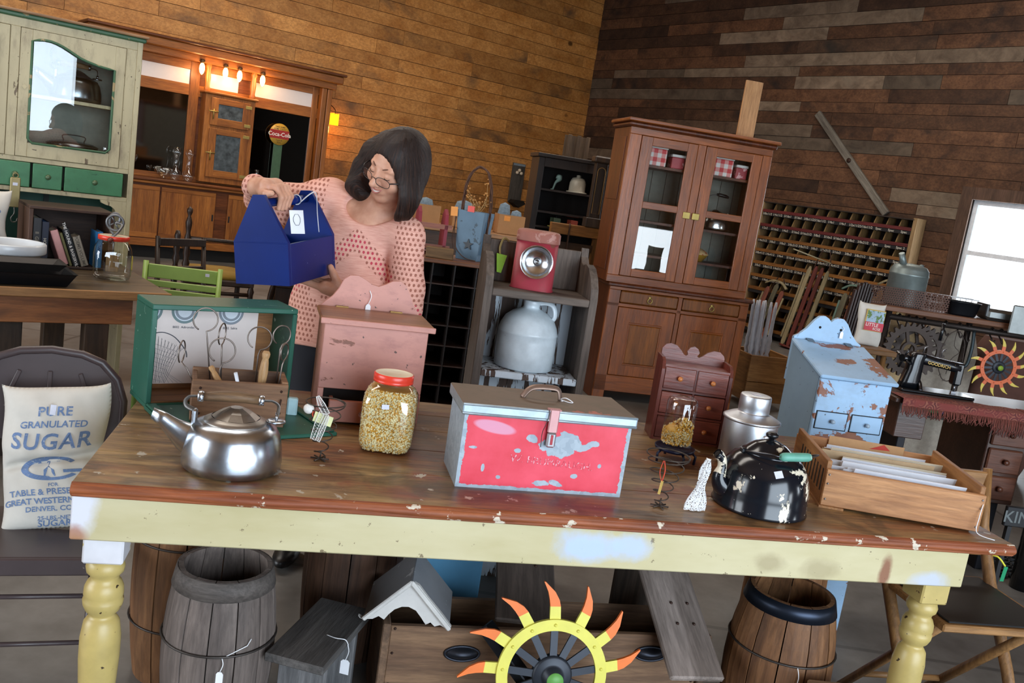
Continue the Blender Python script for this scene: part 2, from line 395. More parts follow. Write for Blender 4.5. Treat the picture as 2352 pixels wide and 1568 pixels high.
wall('wall_side', 'side wall with wide doorway', room(ROOM_S, 0), ROTR, 0, ROOM_T, [(5.8, 10.2, .5, 3.3)], M_INWALL, -.16, 0)
# window in the barnwood wall
w1 = tag(thing('window_1', None, None, room(0, 0), ROTR), 'white double-hung window in the barnwood wall, blown out by daylight', None, kind='structure')
M_WSASH = plain('sash_white', '#e9edf2', .5); M_WTRIM = wood('window_trim_wood', '#6f5140', '#4b3526', 2, .65, rnd_v=.1)
x0, x1, z0, z1 = WIN
b = MB(); b.box(x0-.14, x0, -.03, .01, z0-.12, z1+.14, .004); b.build('side_casing', M_WTRIM, w1)
b = MB(); b.box(x1, x1+.14, -.03, .01, z0-.12, z1+.14, .004); b.build('side_casing', M_WTRIM, w1)
b = MB(); b.box(x0, x1, -.03, .01, z1, z1+.14, .004); b.build('head_casing', M_WTRIM, w1)
b = MB(); b.box(x0-.14, x1+.14, -.08, .04, z0-.05, z0, .006); b.build('sill', M_WTRIM, w1)
b = MB()
for q in ((x0, x0+.05, z0, z1), (x1-.05, x1, z0, z1), (x0+.05, x1-.05, z0, z0+.06), (x0+.05, x1-.05, z1-.05, z1), (x0+.05, x1-.05, 1.50, 1.55)): b.box(q[0], q[1], .03, .09, q[2], q[3])
b.build('sash', M_WSASH, w1)
b = MB(); b.box(x0+.05, x1-.05, .058, .064, z0+.06, 1.50); b.build('pane', pane('window_glass'), w1)
b = MB(); b.box(x0+.05, x1-.05, .058, .064, 1.55, z1-.05); b.build('pane', pane('window_glass'), w1)
# ------------------------------------------------------------------ the long farm table
TA = Vector((-.819, 1.645, 0)); TROT = math.atan2(.225, .974); TH = .76
TD = Vector((math.cos(TROT), math.sin(TROT), 0)); TN = Vector((-TD.y, TD.x, 0)); TL, TW = 2.2175, .90
def tw(u, v, z=TH): return TA + TD*u + TN*v + Vector((0, 0, z))
def table_top_mat():
    t = NT('scarred_table_top'); v = t.coords((.12, 1, 1), rand=False); v1 = t.coords(rand=False)
    g = t.noise(v, 12, 7, .7, .5); col = t.ramp(g, [(.3, '#523a24'), (.48, '#8a6a44'), (.7, '#b99a68')])
    col = t.mix(t.ramp(t.noise(t.coords((.3, 1, 1), rand=False), 5, 6, .65), [(.50, 0.0), (.60, .7)]), col, '#8a5230')
    col = t.mix(t.ramp(t.noise(v1, 3.1, 5, .6), [(.575, 0.0), (.64, .7)]), col, '#7e2c24')
    col = t.mix(t.ramp(t.noise(v1, 4.3, 5, .6, .6), [(.53, 0.0), (.62, .65)]), col, '#3a2c22')
    g2 = t.noise(v, 70, 4, .7); col = t.mix(.5, col, t.ramp(g2, [(.38, .12), (.58, 1.0)]), 'MULTIPLY')
    col = t.mix(t.ramp(t.noise(v1, 16, 4, .6), [(.66, 0.0), (.675, .9)]), col, '#b9b2a4')
    col = t.mix(1.0, col, t.ramp(t.rand_val(0, 1), [(0, (.75,)*3), (1, (1.1,)*3)]), 'MULTIPLY')
    t.bump(g2, .25, .003); return t.out(col, t.ramp(g, [(.3, .3), (.7, .5)]), 0, .5)
M_TOP = table_top_mat()
M_EDGE = wood('worn_table_edge', '#b5683a', '#6f3420', 0, .55, 1.0, dark='#4a2a20', wear=('#cfc2ae', .615, 18), rnd_v=0)
M_APRON = worn('mustard_cream_paint', '#cdbf86', '#5e5140', .70, 17, .45, fine=('#6b5b40', 60, .71), bump=.2)
def apron_mat():
    t = NT('mustard_cream_apron'); v = t.coords(rand=False); vs = t.coords((.3, 1, 1), rand=False)
    col = t.ramp(t.noise(vs, 6, 5), [(.3, '#b7ab7e'), (.7, '#d0c6a2')])
    col = t.mix(t.ramp(t.noise(v, 34, 5, .7), [(.66, 0.0), (.68, .85)]), col, '#6d5c42')
    xy = t.a('ShaderNodeSeparateXYZ'); t.k(v, xy.inputs[0])
    def spot(cx, cz, rx, rz, c, amt):
        nonlocal col
        mp = t.a('ShaderNodeMapping', vector_type='TEXTURE'); mp.inputs['Location'].default_value = (cx, 0, cz); mp.inputs['Scale'].default_value = (rx, 1000, rz); t.k(v, mp.inputs[0])
        ln = t.a('ShaderNodeVectorMath', operation='LENGTH'); t.k(mp.outputs[0], ln.inputs[0])
        nz = t.noise(v, 22, 4); ad = t.a('ShaderNodeMath', operation='MULTIPLY_ADD', _1=.9, _2=-.45); t.k(nz, ad.inputs[0]); sm = t.a('ShaderNodeMath', operation='ADD'); t.k(ln.outputs['Value'], sm.inputs[0]); t.k(ad.outputs[0], sm.inputs[1])
        col = t.mix(t.ramp(sm.outputs[0], [(.45, amt), (1.0, 0.0)]), col, c)
    spot(1.09, .685, .10, .045, '#b3c6e6', .9); spot(1.19, .69, .06, .04, '#b3c6e6', .8)      # sprayed pale blue patch
    spot(.015, .70, .045, .07, '#dadbe6', .9); spot(.01, .64, .03, .03, '#a56a4c', .8)          # white end, bare corner
    spot(1.87, .66, .02, .06, '#7c3c22', .85); spot(2.0, .645, .07, .03, '#b9c2d4', .8)
    spot(1.55, .67, .05, .03, '#8c7b58', .5); spot(1.69, .66, .06, .04, '#8c7b58', .45)
    t.bump(t.noise(vs, 40, 3), .12, .002); return t.out(col, .42, 0, .5)
tbl = thing('farm_table', 'long wooden farm table with scarred plank top and mustard painted apron', 'table', TA, TROT)
ws = [0, .21, .40, .58, .745, .90]
for i, (v0, v1) in enumerate(zip(ws, ws[1:])):
    b = MB().box(0, TL, v0+(.0008 if i else .012), v1-.0008, TH-.026, TH, .0015); b.build('plank', M_TOP, tbl)
b = MB()
b.grid(lambda a, q: (a*TL, .003*math.sin(a*31)*(.4+.6*math.sin(a*7))+(.012-.012*math.sin(math.pi*q)) if 0 < q < 1 else .012, TH-.030+.030*q), 60, 6)
b.add([(0, .012, TH-.03), (TL, .012, TH-.03), (TL, .012, TH), (0, .012, TH)], [(0, 1, 2, 3)])
b.box(0, TL, .004, .0125, TH-.029, TH-.001, .003); b.build('front_edge', M_EDGE, tbl)
b = MB().box(.0, 2.10, .018, .040, .634, TH-.026, .003); b.build('apron', apron_mat(), tbl)
b = MB().box(.0, 2.10, TW-.06, TW-.036, .634, TH-.026, .003); b.build('apron', M_APRON, tbl)
for x in (.035, 2.05): MB().box(x, x+.022, .045, TW-.06, .634, TH-.026, .003).build('end_apron', M_APRON, tbl)
LEGP = [(.026, .572), (.034, .566), (.039, .552), (.037, .540), (.030, .533), (.028, .524), (.034, .517), (.039, .505), (.040, .488), (.038, .482), (.041, .477), (.040, .466), (.034, .452), (.026, .444), (.025, .440), (.029, .436), (.036, .425), (.041, .39), (.041, .34), (.036, .25), (.030, .15), (.026, .09), (.030, .08), (.033, .065), (.030, .05), (.024, .04), (.024, .0)]
M_LEG = worn('mustard_leg_paint', '#bba565', '#6a4a32', .66, 22, .38, fine=('#3f3020', 55, .70))
M_LEGW = worn('whitened_leg_paint', '#d4d2d6', '#c8b476', .60, 12, .38)
for i, (lx, ly) in enumerate(((.060, .085), (2.055, .085), (.060, TW-.09), (2.055, TW-.09))):
    lg = MB().lathe(LEGP, 28, (lx, ly, 0)).build('leg', M_LEG, tbl)
    MB().box(lx-.04, lx+.04, ly-.04, ly+.04, .57, TH-.027, .004).build('block', M_LEGW if i == 0 else M_LEG, lg)

# ------------------------------------------------------------------ aluminium kettle (front left)
M_ALU = plain('cast_aluminium', '#bcc4ce', .27, 1, .10, 60, .05); M_ALU2 = plain('dull_aluminium', '#a39f9a', .42, 1, .10, 50)
def kettle(name, label, loc, rz, mat, lidmat):
    k = thing(name, label, 'kettle', loc, rz)
    prof = [(0, .001), (.100, .001), (.106, .006), (.1075, .02), (.105, .05), (.098, .080), (.088, .097), (.074, .104), (.066, .106)]
    b = MB().lathe(prof, 64); b.build('body', mat, k)
    b = MB(); path = [(-.045, 0, .050), (-.080, 0, .055), (-.105, 0, .066), (-.130, 0, .084), (-.150, 0, .100), (-.172, 0, .112)]; rr = [.050, .043, .031, .0215, .016, .0125]
    rings = []
    for i, (p, r_) in enumerate(zip(path, rr)):
        q = path[min(i+1, 5)]; p0 = path[max(i-1, 0)]; d = Vector((q[0]-p0[0], 0, q[2]-p0[2])).normalized(); w_ = Vector((0, 1, 0)); up = w_.cross(d)
        if i == 5: up = Vector((.25, 0, 1)).normalized()
        rings.append([tuple(Vector(p)+w_*(r_*.72*math.cos(a_*math.pi/10))+up*(-r_*math.sin(a_*math.pi/10))) for a_ in range(20)])
    b.rings(rings, True, False); inner = [tuple(Vector(p)*.8+Vector(rings[-1][0])*0 + Vector((-.1715*.2, 0, .1125*.2))) for p in rings[-1]]
    b.rings([rings[-1], inner, [tuple(Vector(p)+Vector((.02, 0, -.012))) for p in inner]], True, True); b.build('spout', mat, k)
    l = MB().lathe([(.068, .104), (.0675, .108), (.058, .112), (.052, .116)], 48).lathe([(.052, .116), (.034, .128), (.014, .137), (0, .138)], 10, smooth=False).build('lid', lidmat, k)
    b = MB(); b.box(-.092, -.080, -.010, .010, .085, .128, .004); b.build('lug', mat, k)
    b = MB(); b.lathe([(0, .108), (.021, .108), (.021, .113), (.017, .115), (0, .115)], 20, (.086, 0, .0), 1.0, .8)
    for y in (-.008, 0, .008): b.cyl((.086, y, .113), (.086, y, .128), .003)
    b.build('hinge_plate', mat, k)
    b = MB().tube(bez([(-.086, 0, .124), (-.106, 0, .134), (-.104, 0, .150), (-.080, 0, .156), (.052, 0, .156), (.074, 0, .156), (.088, 0, .146), (.087, 0, .122)], 42), .006, 8, sq=.35); b.build('bail', plain('old_iron_strap', '#6a6560', .45, .8), k)
    h = MB().tube([(-.072, 0, .156), (-.060, 0, .157), (-.03, 0, .1595), (0, 0, .160), (.02, 0, .159), (.046, 0, .156)], [.0095, .0105, .0125, .0130, .0118, .0105], 16).build('grip', wood('burnt_handle_wood', '#8d6c4b', '#3d2c22', 0, .55, 3), k)
    MB().cyl((-.083, 0, .156), (-.071, 0, .156), .012).build('ferrule', mat, h); MB().cyl((.045, 0, .156), (.056, 0, .156), .0115).build('ferrule', mat, h)
    return k
kettle('kettle', 'large cast aluminium kettle with wooden bail grip, front left on the farm table', tw(.288, .168), TROT+R(4), M_ALU, M_ALU2)

# ------------------------------------------------------------------ green hinged box standing open, its lid flat on the table
M_GREEN = worn('bottle_green_paint', '#1d5a49', '#4d7d6a', .66, 14, .45, fine=('#9fb5a8', 70, .72), bump=.15)
M_CRATEIN = wood('orange_crate_wood', '#a9733f', '#7a4d28', 0, .6)
gb = thing('green_box', 'green wooden box propped open on its side with a fishing-line poster inside', 'box', tw(.032, .562), TROT+R(26))
W_, D_, H_ = .395, .145, .275
MB().box(0, W_, 0, D_, H_-.014, H_, .002).build('top_panel', M_GREEN, gb)
MB().box(0, .014, 0, D_, .012, H_-.014, .002).build('side_panel', M_GREEN, gb); MB().box(W_-.014, W_, 0, D_, .012, H_-.014, .002).build('side_panel', M_GREEN, gb)
MB().box(0, W_, 0, D_, 0, .012, .002).build('bottom_panel', M_GREEN, gb); MB().box(.014, W_-.014, D_-.008, D_, .012, H_-.014).build('back_panel', M_CRATEIN, gb)
MB().box(.014, W_-.014, .01, D_-.008, .012, .016).build('floor_liner', M_CRATEIN, gb)
ld = MB().box(-.004, W_+.002, -.305, -.004, 0, .010, .002).build('lid', M_GREEN, gb, 'green lid lying open on the table')
MB().box(.0, .025, -.30, -.006, .010, .016, .002).build('cleat', M_GREEN, ld); MB().box(W_-.03, W_-.005, -.30, -.006, .010, .016, .002).build('cleat', M_GREEN, ld)
po = MB().box(.018, W_-.06, D_-.0115, D_-.009, .03, H_-.016).build('poster', plain('poster_paper', '#dccdc6', .8, var=.05, scale=6), gb, 'pale poster with fishing-line discs, a landing net and captions')
yp = D_-.0119; P2 = lambda ox, oz: (lambda x, y: (ox+x, yp-.0004, oz+y))
M_INK = plain('poster_ink', '#4a4d55', .8); M_DISC = plain('disc_grey', '#848a92', .8); M_DISC2 = plain('disc_teal', '#6d7f80', .8); M_DISCL = plain('disc_pale', '#cdd3da', .8)
for cx, w1_, w2_ in ((.03, '', ''), (.125, 'ADIRONDACK', '8002  Adirondac'), (.255, 'SALICA', '8032  Salica')):
    for r_, mt, e in ((.036, M_DISC2 if cx < .2 else M_DISC, 0), (.029, M_DISCL, .0003), (.026, M_DISC, .0006), (.019, M_DISCL, .0009)):
        z_ = .236; pts = [(cx+r_*math.cos(a_), z_+r_*math.sin(a_)) for a_ in np.linspace(0, 2*math.pi, 33)[:-1]]; pts = [(max(p[0], .019), min(p[1], H_-.017)) for p in pts]
        MB().prism(pts, yp-e, yp-e-.0002).build('disc', mt, po)
    MB().box(cx-.024 if cx > .05 else .019, cx+.024, yp-.0012, yp-.0014, .238, .250).build('disc_band', plain('band_grey', '#6f7680', .8), po)
    if w1_:
        text_on(w1_, .0085, lambda x, y, cx=cx: (cx+x, yp-.0016, .2405+y), plain('poster_white', '#e9eaee', .8), po, bold=.02)
        text_on(w2_, .0088, lambda x, y, cx=cx: (cx+x, yp-.0005, .187+y), M_INK, po)
b = MB(); pts = bez([(.018, 0, .165), (.03, 0, .172), (.055, 0, .174), (.085, 0, .160), (.115, 0, .125), (.120, 0, .105)], 20); b.tube([(p[0]+.02, yp-.001, p[2]) for p in pts], .0013, 5)
for i in range(10):
    x = .042+.009*i; b.tube(bez([(x, yp-.0006, .172-.0045*i), (x-.004*i*.3+.004, yp-.0006, .11), (x*.45+.03, yp-.0006, .032)], 10), .00035, 4); b.tube(bez([(.04+.1*i/10, yp-.0006, .168-.004*i), (.05+.04*i/10, yp-.0006, .10-.003*i), (.025+.012*i, yp-.0006, .032)], 10), .00035, 4)
for j in range(9): b.tube([(.045-.001*j, yp-.0007, .145-.012*j), (.12-.006*j, yp-.0007, .118-.010*j)], .0003, 4)
b.build('net_drawing', M_INK, po)

# ------------------------------------------------------------------ small drawer box of rings and tools, standing on the lid
M_OLDBOX = wood('old_box_wood', '#a67c5a', '#6b4a34', 0, .65, 1.2, dark='#4a3528')
DB = tw(.158, .435, TH+.010+.0065); dr_ = TROT+R(8)
db = thing('tool_caddy', 'small old wooden box holding wire rings and wooden-handled tools', 'box', DB, dr_)
W_, D_, H_ = .232, .12, .105
MB().box(0, W_, 0, .012, 0, H_, .002).build('front_board', M_OLDBOX, db); MB().box(0, W_, D_-.012, D_, 0, H_+.006, .002).build('back_board', M_OLDBOX, db)
MB().box(0, .012, .012, D_-.012, 0, H_, .002).build('end_board', M_OLDBOX, db); MB().box(W_-.016, W_, .012, D_-.012, 0, H_+.004, .002).build('end_board', M_OLDBOX, db)
MB().box(.012, W_-.016, .012, D_-.012, 0, .006).build('bottom', M_OLDBOX, db); MB().box(.004, W_-.004, -.002, .012, -.006, .012).build('bottom_strip', M_OLDBOX, db)
for p in ((.02, .085), (.215, .087), (.215, .03), (.02, .02)): MB().ball((p[0], 0, p[1]), .0035, 8, 6).build('nail_head', plain('rusty_nail', '#3d2a22', .6, .6), db)
MB().tube(bez([(W_*.93, 0, .062), (W_*.92, -.012, .055), (W_*.93, -.006, .068)], 10), .002, 6).build('wire_hook', plain('rusty_nail', '#3d2a22', .6, .6), db)
M_WIRE = plain('old_steel_wire', '#7d736c', .4, .9)
def ring_tool(x, y, top, lean, rad, yaw, label, gap=30):
    o = MB(); c = Vector((lean, 0, top)); cr, sr = math.cos(yaw), math.sin(yaw)
    pts = [(c.x+rad*math.sin(a_)*cr, rad*math.sin(a_)*sr, c.z-rad*math.cos(a_)) for a_ in np.linspace(R(8), R(360-gap), 36)]
    o.tube([(0, 0, 0), (lean*.8, .0, top-rad*1.5)]+pts, .0019, 6); b_ = o.build('wire_ring', M_WIRE); place(b_, DB+Matrix.Rotation(dr_, 3, 'Z') @ Vector((x, y, .007)), dr_)
    return tag(b_, label, 'ring tool', 'wire rings in the tool drawer')
ring_tool(.055, .08, .235, -.035, .030, R(10), 'tallest wire ring at the left of the tool drawer'); ring_tool(.060, .05, .165, .005, .032, R(5), 'low wide wire ring behind the stubby wooden handle')
ring_tool(.155, .07, .200, .0, .030, R(-8), 'wire ring standing behind the upright wooden handle'); ring_tool(.205, .06, .215, .003, .025, R(25), 'upper wire ring at the right of the tool drawer'); ring_tool(.205, .04, .175, .012, .022, R(60), 'lower twisted wire ring at the right of the tool drawer')
ring_tool(.045, .05, .155, -.075, .028, R(75), 'wire ring leaning far out to the left of the drawer'); ring_tool(.075, .085, .20, -.012, .028, R(70), 'edge-on wire ring beside the tallest one')
M_TURN = wood('turned_handle_wood', '#c9a273', '#a37a4c', 2, .5, 3)
def handle_tool(x, y, z0, rot, s, label):
    h = thing('wooden_handled_tool', label, 'tool', DB+Matrix.Rotation(dr_, 3, 'Z') @ Vector((x, y, z0)), 0, 'wooden-handled tools in the drawer', rot)
    MB().lathe([(0, .085), (.007, .084), (.0095, .078), (.0085, .070), (.007, .066), (.009, .056), (.0105, .035), (.0095, .015), (.0075, .004), (.006, 0)], 16).build('grip', M_TURN, h); MB().cyl((0, 0, .002), (0, 0, -.055), .003).build('shank', plain('dark_steel', '#4b4744', .4, .9), h); h.scale = (s,)*3
handle_tool(.168, .045, .085, (R(-4), R(2), 0), 1.12, 'upright pale wooden handle in the middle of the drawer'); handle_tool(.075, .035, .075, (R(-10), R(-38), 0), .8, 'stubby wooden handle leaning left in the drawer')
o = MB().cyl((0, 0, 0), (-.018, -.004, .062), .0045).build('white_stick', plain('white_enamel_rod', '#d7dde6', .4)); place(o, DB+Vector((.105, .055, .065)), dr_); tag(o, 'short white rod sticking out of the tool drawer', 'rod')
o = MB().box(-.014, .014, -.012, .012, 0, .055, .004).build('pale_blue_lid', plain('pale_blue_plastic', '#a9cbd2', .5)); place(o, tw(.40, .60), TROT); tag(o, 'small pale blue plastic piece behind the tool drawer', 'plastic piece')

# ------------------------------------------------------------------ pink bin
M_PINK = worn('dusty_pink_paint', '#c08678', '#7f4f3e', .635, 12, .5, fine=('#5a4038', 60, .70), stretch=(.5, 1, 1), grime='#a06a63')
M_VARN = wood('varnished_lid', '#9d6a42', '#6b4022', 0, .35, 1)
pk = thing('pink_bin', 'dusty pink wooden flour bin with wavy back board and open drawer', 'bin', tw(.462, .622), TROT+R(4))
W_, D_, H_ = .287, .20, .268
MB().box(0, W_, 0, .014, .085, H_, .002).build('front_panel', M_PINK, pk)
MB().box(0, .014, .014, D_, 0, H_, .002).build('side_panel', M_PINK, pk); MB().box(W_-.014, W_, .014, D_, 0, H_, .002).build('side_panel', M_PINK, pk)
MB().box(.0, .016, 0, .014, 0, .085, .001).build('front_stile', M_PINK, pk); MB().box(W_-.03, W_, 0, .014, 0, .085, .001).build('front_stile', M_PINK, pk); MB().box(.016, W_-.03, 0.002, D_, 0, .012).build('bottom', M_PINK, pk)
cr = [(0, .0), (0, H_), (.0, H_+.015)]
cr += [(x, H_+.012+z) for x, z in [(.012, .016), (.03, .032), (.045, .055), (.058, .085), (.075, .098), (.098, .100), (.12, .09), (.14, .078), (.16, .074), (.18, .082), (.2, .094), (.222, .097), (.243, .085), (.258, .055), (.27, .03), (.283, .014)]] + [(W_, H_+.01), (W_, 0)]
bkp = MB().prism(cr, D_, D_+.014).build('back_board', M_PINK, pk)
lidp = MB().box(-.012, W_+.014, -.020, D_-.006, H_+.001, H_+.016, .004).build('lid', M_VARN, pk); MB().box(-.013, W_+.015, -.024, -.0195, H_, H_+.0165, .002).build('lid_front_edge', M_PINK, lidp)
for x in (.06, .22): MB().box(x-.018, x+.018, D_-.012, D_-.0005, H_+.016, H_+.019).build('hinge', plain('brass_hinge', '#8a6b3e', .4, .8), lidp)
dw = MB().box(.03, W_-.045, -.055, -.041, .006, .066, .002).build('drawer', M_PINK, pk)
MB().box(.034, .044, -.041, .14, .012, .06).box(W_-.059, W_-.049, -.041, .14, .012, .06).box(.044, W_-.059, -.041, .14, .012, .018).build('drawer_box', M_PINK, dw)
MB().lathe([(.003, 0), (.0035, .008), (.008, .012), (.009, .016), (.006, .021), (0, .022)], 14).build('knob', M_PINK, dw); k_ = dw.children[-1]; k_.rotation_euler = (R(90), 0, 0); k_.location = (.118, -.055, .036)
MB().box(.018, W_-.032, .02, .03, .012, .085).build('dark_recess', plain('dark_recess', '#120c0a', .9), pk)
price_tag(pk, (.135, D_-.003, H_+.072), .040, w=.015, h=.024)

# ------------------------------------------------------------------ corn jar with red lid
def squircle(r, n=32, k=4.0): return [(r*math.copysign(abs(math.cos(a_))**(2/k), math.cos(a_)), r*math.copysign(abs(math.sin(a_))**(2/k), math.sin(a_))) for a_ in [2*math.pi*i/n for i in range(n)]]
def jar_rings(prof, n=32): return [[(x, y, z) for x, y in squircle(r, n, k)] for r, z, k in prof]
M_JARG = pane('jar_glass', (.95, .97, .95), .7)
cj = thing('corn_jar', 'big square glass jar full of corn kernels with red and cream lid', 'jar', tw(.643, .395), TROT-R(10))
jp = [(.0, .002, 4), (.050, .002, 4), (.062, .008, 4), (.067, .022, 4.2), (.0685, .06, 4.5), (.0685, .125, 4.5), (.066, .145, 4), (.058, .160, 3), (.050, .168, 2.4), (.046, .172, 2), (.046, .190, 2)]
MB().rings(jar_rings(jp), True, False).build('glass', M_JARG, cj)
M_CORN = [plain('kernel_cream', '#ecdcae', .45, var=.2), plain('kernel_gold', '#d9a443', .45, var=.2)]
kb = [MB(), MB()]; rk = random.Random(3); core = [(r*.95, z, k) for r, z, k in jp[1:9]]
core[-1] = (.05, .160, 2.6)
MB().rings(jar_rings([(r*.965, z, k) for r, z, k in core]), True, True).build('corn_core', M_CORN[1], cj)
def kernel(b_, p, s, rr_, squash=.55):
    d = Vector((rr_.gauss(0, 1), rr_.gauss(0, 1), rr_.gauss(0, 1))).normalized(); e = d.orthogonal().normalized(); f_ = d.cross(e); p = Vector(p)
    vs = [p+d*s, p-d*s]+[p+d*(s*.25)+(e*math.cos(a_)+f_*(math.sin(a_)*squash))*(s*.8) for a_ in (0, 1.257, 2.513, 3.77, 5.027)]
    b_.add(vs, [(0, 2+i, 2+(i+1) % 5) for i in range(5)]+[(1, 2+(i+1) % 5, 2+i) for i in range(5)], True)
for i in range(5200):
    z = rk.uniform(.006, .160); 
    for (r0, z0, k0), (r1, z1, k1) in zip(core, core[1:]):
        if z0 <= z <= z1: f = (z-z0)/(z1-z0); r_ = r0+(r1-r0)*f; k_ = k0+(k1-k0)*f; break
    else: r_, k_ = core[-1][0], 3
    t_ = rk.uniform(-1, 1); dx_, dy_ = rk.choice(((t_, -1), (t_, -1), (1, t_), (-1, t_))); sc2 = r_*.985/(abs(dx_)**k_+abs(dy_)**k_)**(1/k_); x, y = dx_*sc2, dy_*sc2
    kernel(kb[0 if rk.random() < .62 else 1], (x, y, z), rk.uniform(.0032, .0046), rk)
for q, nm in ((0, 'pale_kernels'), (1, 'gold_kernels')): kb[q].build(nm, M_CORN[q], cj)['kind'] = 'stuff'
lj = MB().lathe([(.046, .176), (.0505, .176), (.0505, .180), (.0495, .182), (.0505, .184), (.0505, .195), (.048, .198)], 40).build('lid_band', plain('red_plastic', '#e0402c', .3, var=.04), cj)
MB().lathe([(.048, .1975), (.043, .1985), (.042, .1975), (0, .1978)], 40).build('lid_top', worn('cream_lid', '#e2d6bd', '#b8634c', .64, 30, .5), lj)
MB().at((-.006, -.0692, .125), (0, R(-5), 0)).prism([(-.009, -.006), (.009, -.006), (.009, .006), (-.009, .006)], 0, .0006).build('price_sticker', plain('sticker_white', '#d9dceb', .6), cj)

# ------------------------------------------------------------------ bed springs with lace scraps
M_SPR = plain('rusty_spring_wire', '#4b423c', .5, .8)
def lace_mat():
    t = NT('lace'); v = t.coords(rand=False); vo = t.a('ShaderNodeTexVoronoi', feature='DISTANCE_TO_EDGE', _Scale=210.0); t.k(v, vo.inputs['Vector'])
    f = t.ramp(vo.outputs['Distance'], [(.20, 1.0), (.24, 0.0)]); t.out('#dcdcdc', .85); t.k(f, t.b.inputs['Alpha']); t.m.blend_method = 'HASHED' if hasattr(t.m, 'blend_method') else None; return t.m
M_LACE = lace_mat()
def spring(loc, label, r0, r1, h, turns, rz, wire=.0016):
    s_ = thing('bed_spring', label, 'spring', loc, rz); n = int(turns*22)
    pts = [((r0+(r1-r0)*(i/n)**1.15)*math.cos(2*math.pi*turns*i/n), (r0+(r1-r0)*(i/n)**1.15)*math.sin(2*math.pi*turns*i/n), .006+h*i/n) for i in range(n+1)]
    ring = [(r1*math.cos(2*math.pi*i/24+2*math.pi*turns), r1*math.sin(2*math.pi*i/24+2*math.pi*turns), .006+h) for i in range(1, 25)]
    MB().tube(pts+ring, wire, 6).build('coil', M_SPR, s_)
    b_ = MB()
    for a_ in (0, 1.2, 2.4): b_.tube([(-.022*math.cos(a_), -.022*math.sin(a_), .003), (.022*math.cos(a_), .022*math.sin(a_), .004)], .002, 6)
    b_.tube([(0, 0, .002), (.002, 0, .022)], .0018, 6); b_.build('wire_foot', M_SPR, s_); return s_
s1 = spring(tw(.480, .262), 'rusty bed spring with a knotted lace scrap, beside the corn jar', .012, .046, .135, 5.2, 0)
M_LACES = plain('lace_cord', '#dedbd6', .85, var=.05, bump=.3, scale=200)
b = MB(); b.ball((-.032, -.03, .128), (.013, .011, .012), 10, 8); b.build('lace_knot', M_LACES, s1)
def ribbon(path, widths, nrm=(0, -1, 0)):
    b_ = MB(); P = [Vector(p) for p in path]; vs = []; 
    for i, p in enumerate(P):
        t_ = (P[min(i+1, len(P)-1)]-P[max(i-1, 0)]).normalized(); s_ = t_.cross(Vector(nrm)).normalized(); vs += [p-s_*widths[i], p+s_*widths[i]]
    b_.add(vs, [(2*i, 2*i+1, 2*i+3, 2*i+2) for i in range(len(P)-1)], True); return b_
def lace_strip(path, widths, parent, n=5):
    """openwork strip: two edge cords and zigzag threads, real cords"""
    P = [Vector(p) for p in bez(path, 24)]; N = len(P); wid = [np.interp(i/(N-1), np.linspace(0, 1, len(widths)), widths) for i in range(N)]; b_ = MB(); L = []; Rr = []
    for i, p in enumerate(P):
        t_ = (P[min(i+1, N-1)]-P[max(i-1, 0)]).normalized(); s_ = t_.cross(Vector((0, -1, 0))).normalized(); L.append(p-s_*wid[i]); Rr.append(p+s_*wid[i])
    b_.tube(L, .0011, 5); b_.tube(Rr, .0011, 5); b_.tube(P, .0008, 5); z1 = []; z2 = []
    for i in range(0, N, 2): z1.append(L[i] if (i//2) % 2 else Rr[i]); z2.append(Rr[i] if (i//2) % 2 else L[i])
    b_.tube(z1, .0008, 5); b_.tube(z2, .0008, 5); return b_.build('lace_strip', M_LACES, parent)
lace_strip([(-.012, -.045, .165), (.0, -.045, .145), (.014, -.045, .125)], [.003, .008, .007], s1); lace_strip([(.008, -.047, .128), (.0, -.048, .10), (-.012, -.048, .062)], [.011, .011, .005], s1); lace_strip([(.017, -.049, .122), (.008, -.05, .09), (.0, -.05, .06)], [.004, .006, .005], s1)
MB().at((.006, -.043, .112), (0, R(12), 0)).box(-.022, .022, 0, .001, -.012, .012).build('paper_tag', plain('pale_yellow_paper', '#e6e9b2', .7), s1)
MB().tube(bez([(-.018, -.036, .128), (-.013, -.042, .120), (-.016, -.036, .112), (-.02, -.04, .118)], 12, True), .0014, 6, True).build('red_cord', plain('red_cord', '#c5472f', .8), s1)
s2 = spring(tw(1.285, .105), 'rusty bed spring with gold tag on red thread, in front of the upturned corn jar', .012, .052, .125, 5.0, R(40))
MB().tube(bez([(-.045, -.025, .130), (-.058, -.03, .105), (-.048, -.032, .08)], 10), .0009, 5).tube(bez([(-.043, -.025, .130), (-.04, -.03, .105), (-.047, -.032, .08)], 10), .0013, 5).build('red_thread', plain('red_cord', '#c5472f', .8), s2)
MB().at((-.048, -.033, .066), (0, R(18), R(20))).box(-.008, .008, 0, .0012, -.016, .016).build('gold_tag', plain('gold_card', '#c9a858', .45, .2), s2)
ls = thing('lace_figure', 'scrap of white crocheted lace hanging in a point beside the black kettle', 'lace', tw(1.375, .095), TROT)
def lcone(a, q):
    w_ = .006+.020*q+.004*math.sin(q*9); x = (a-.5)*2*w_-.004*q; return (x+.008*(1-q), -.006*math.cos((a-.5)*math.pi)-.002*math.sin(a*19+q*7), .128*(1-q)+.002)
MB().grid(lcone, 16, 24).grid(lambda a, q: (lcone(a, q)[0], .006*math.cos((a-.5)*math.pi)+.002*math.sin(a*17+q*9), lcone(a, q)[2]), 16, 24).build('lace_cloth', M_LACE, ls);
MB().tube([(.008, 0, .126), (.012, 0, .131), (.006, 0, .133), (.008, 0, .126)], .004, 8).build('lace_knot', M_LACES, ls)

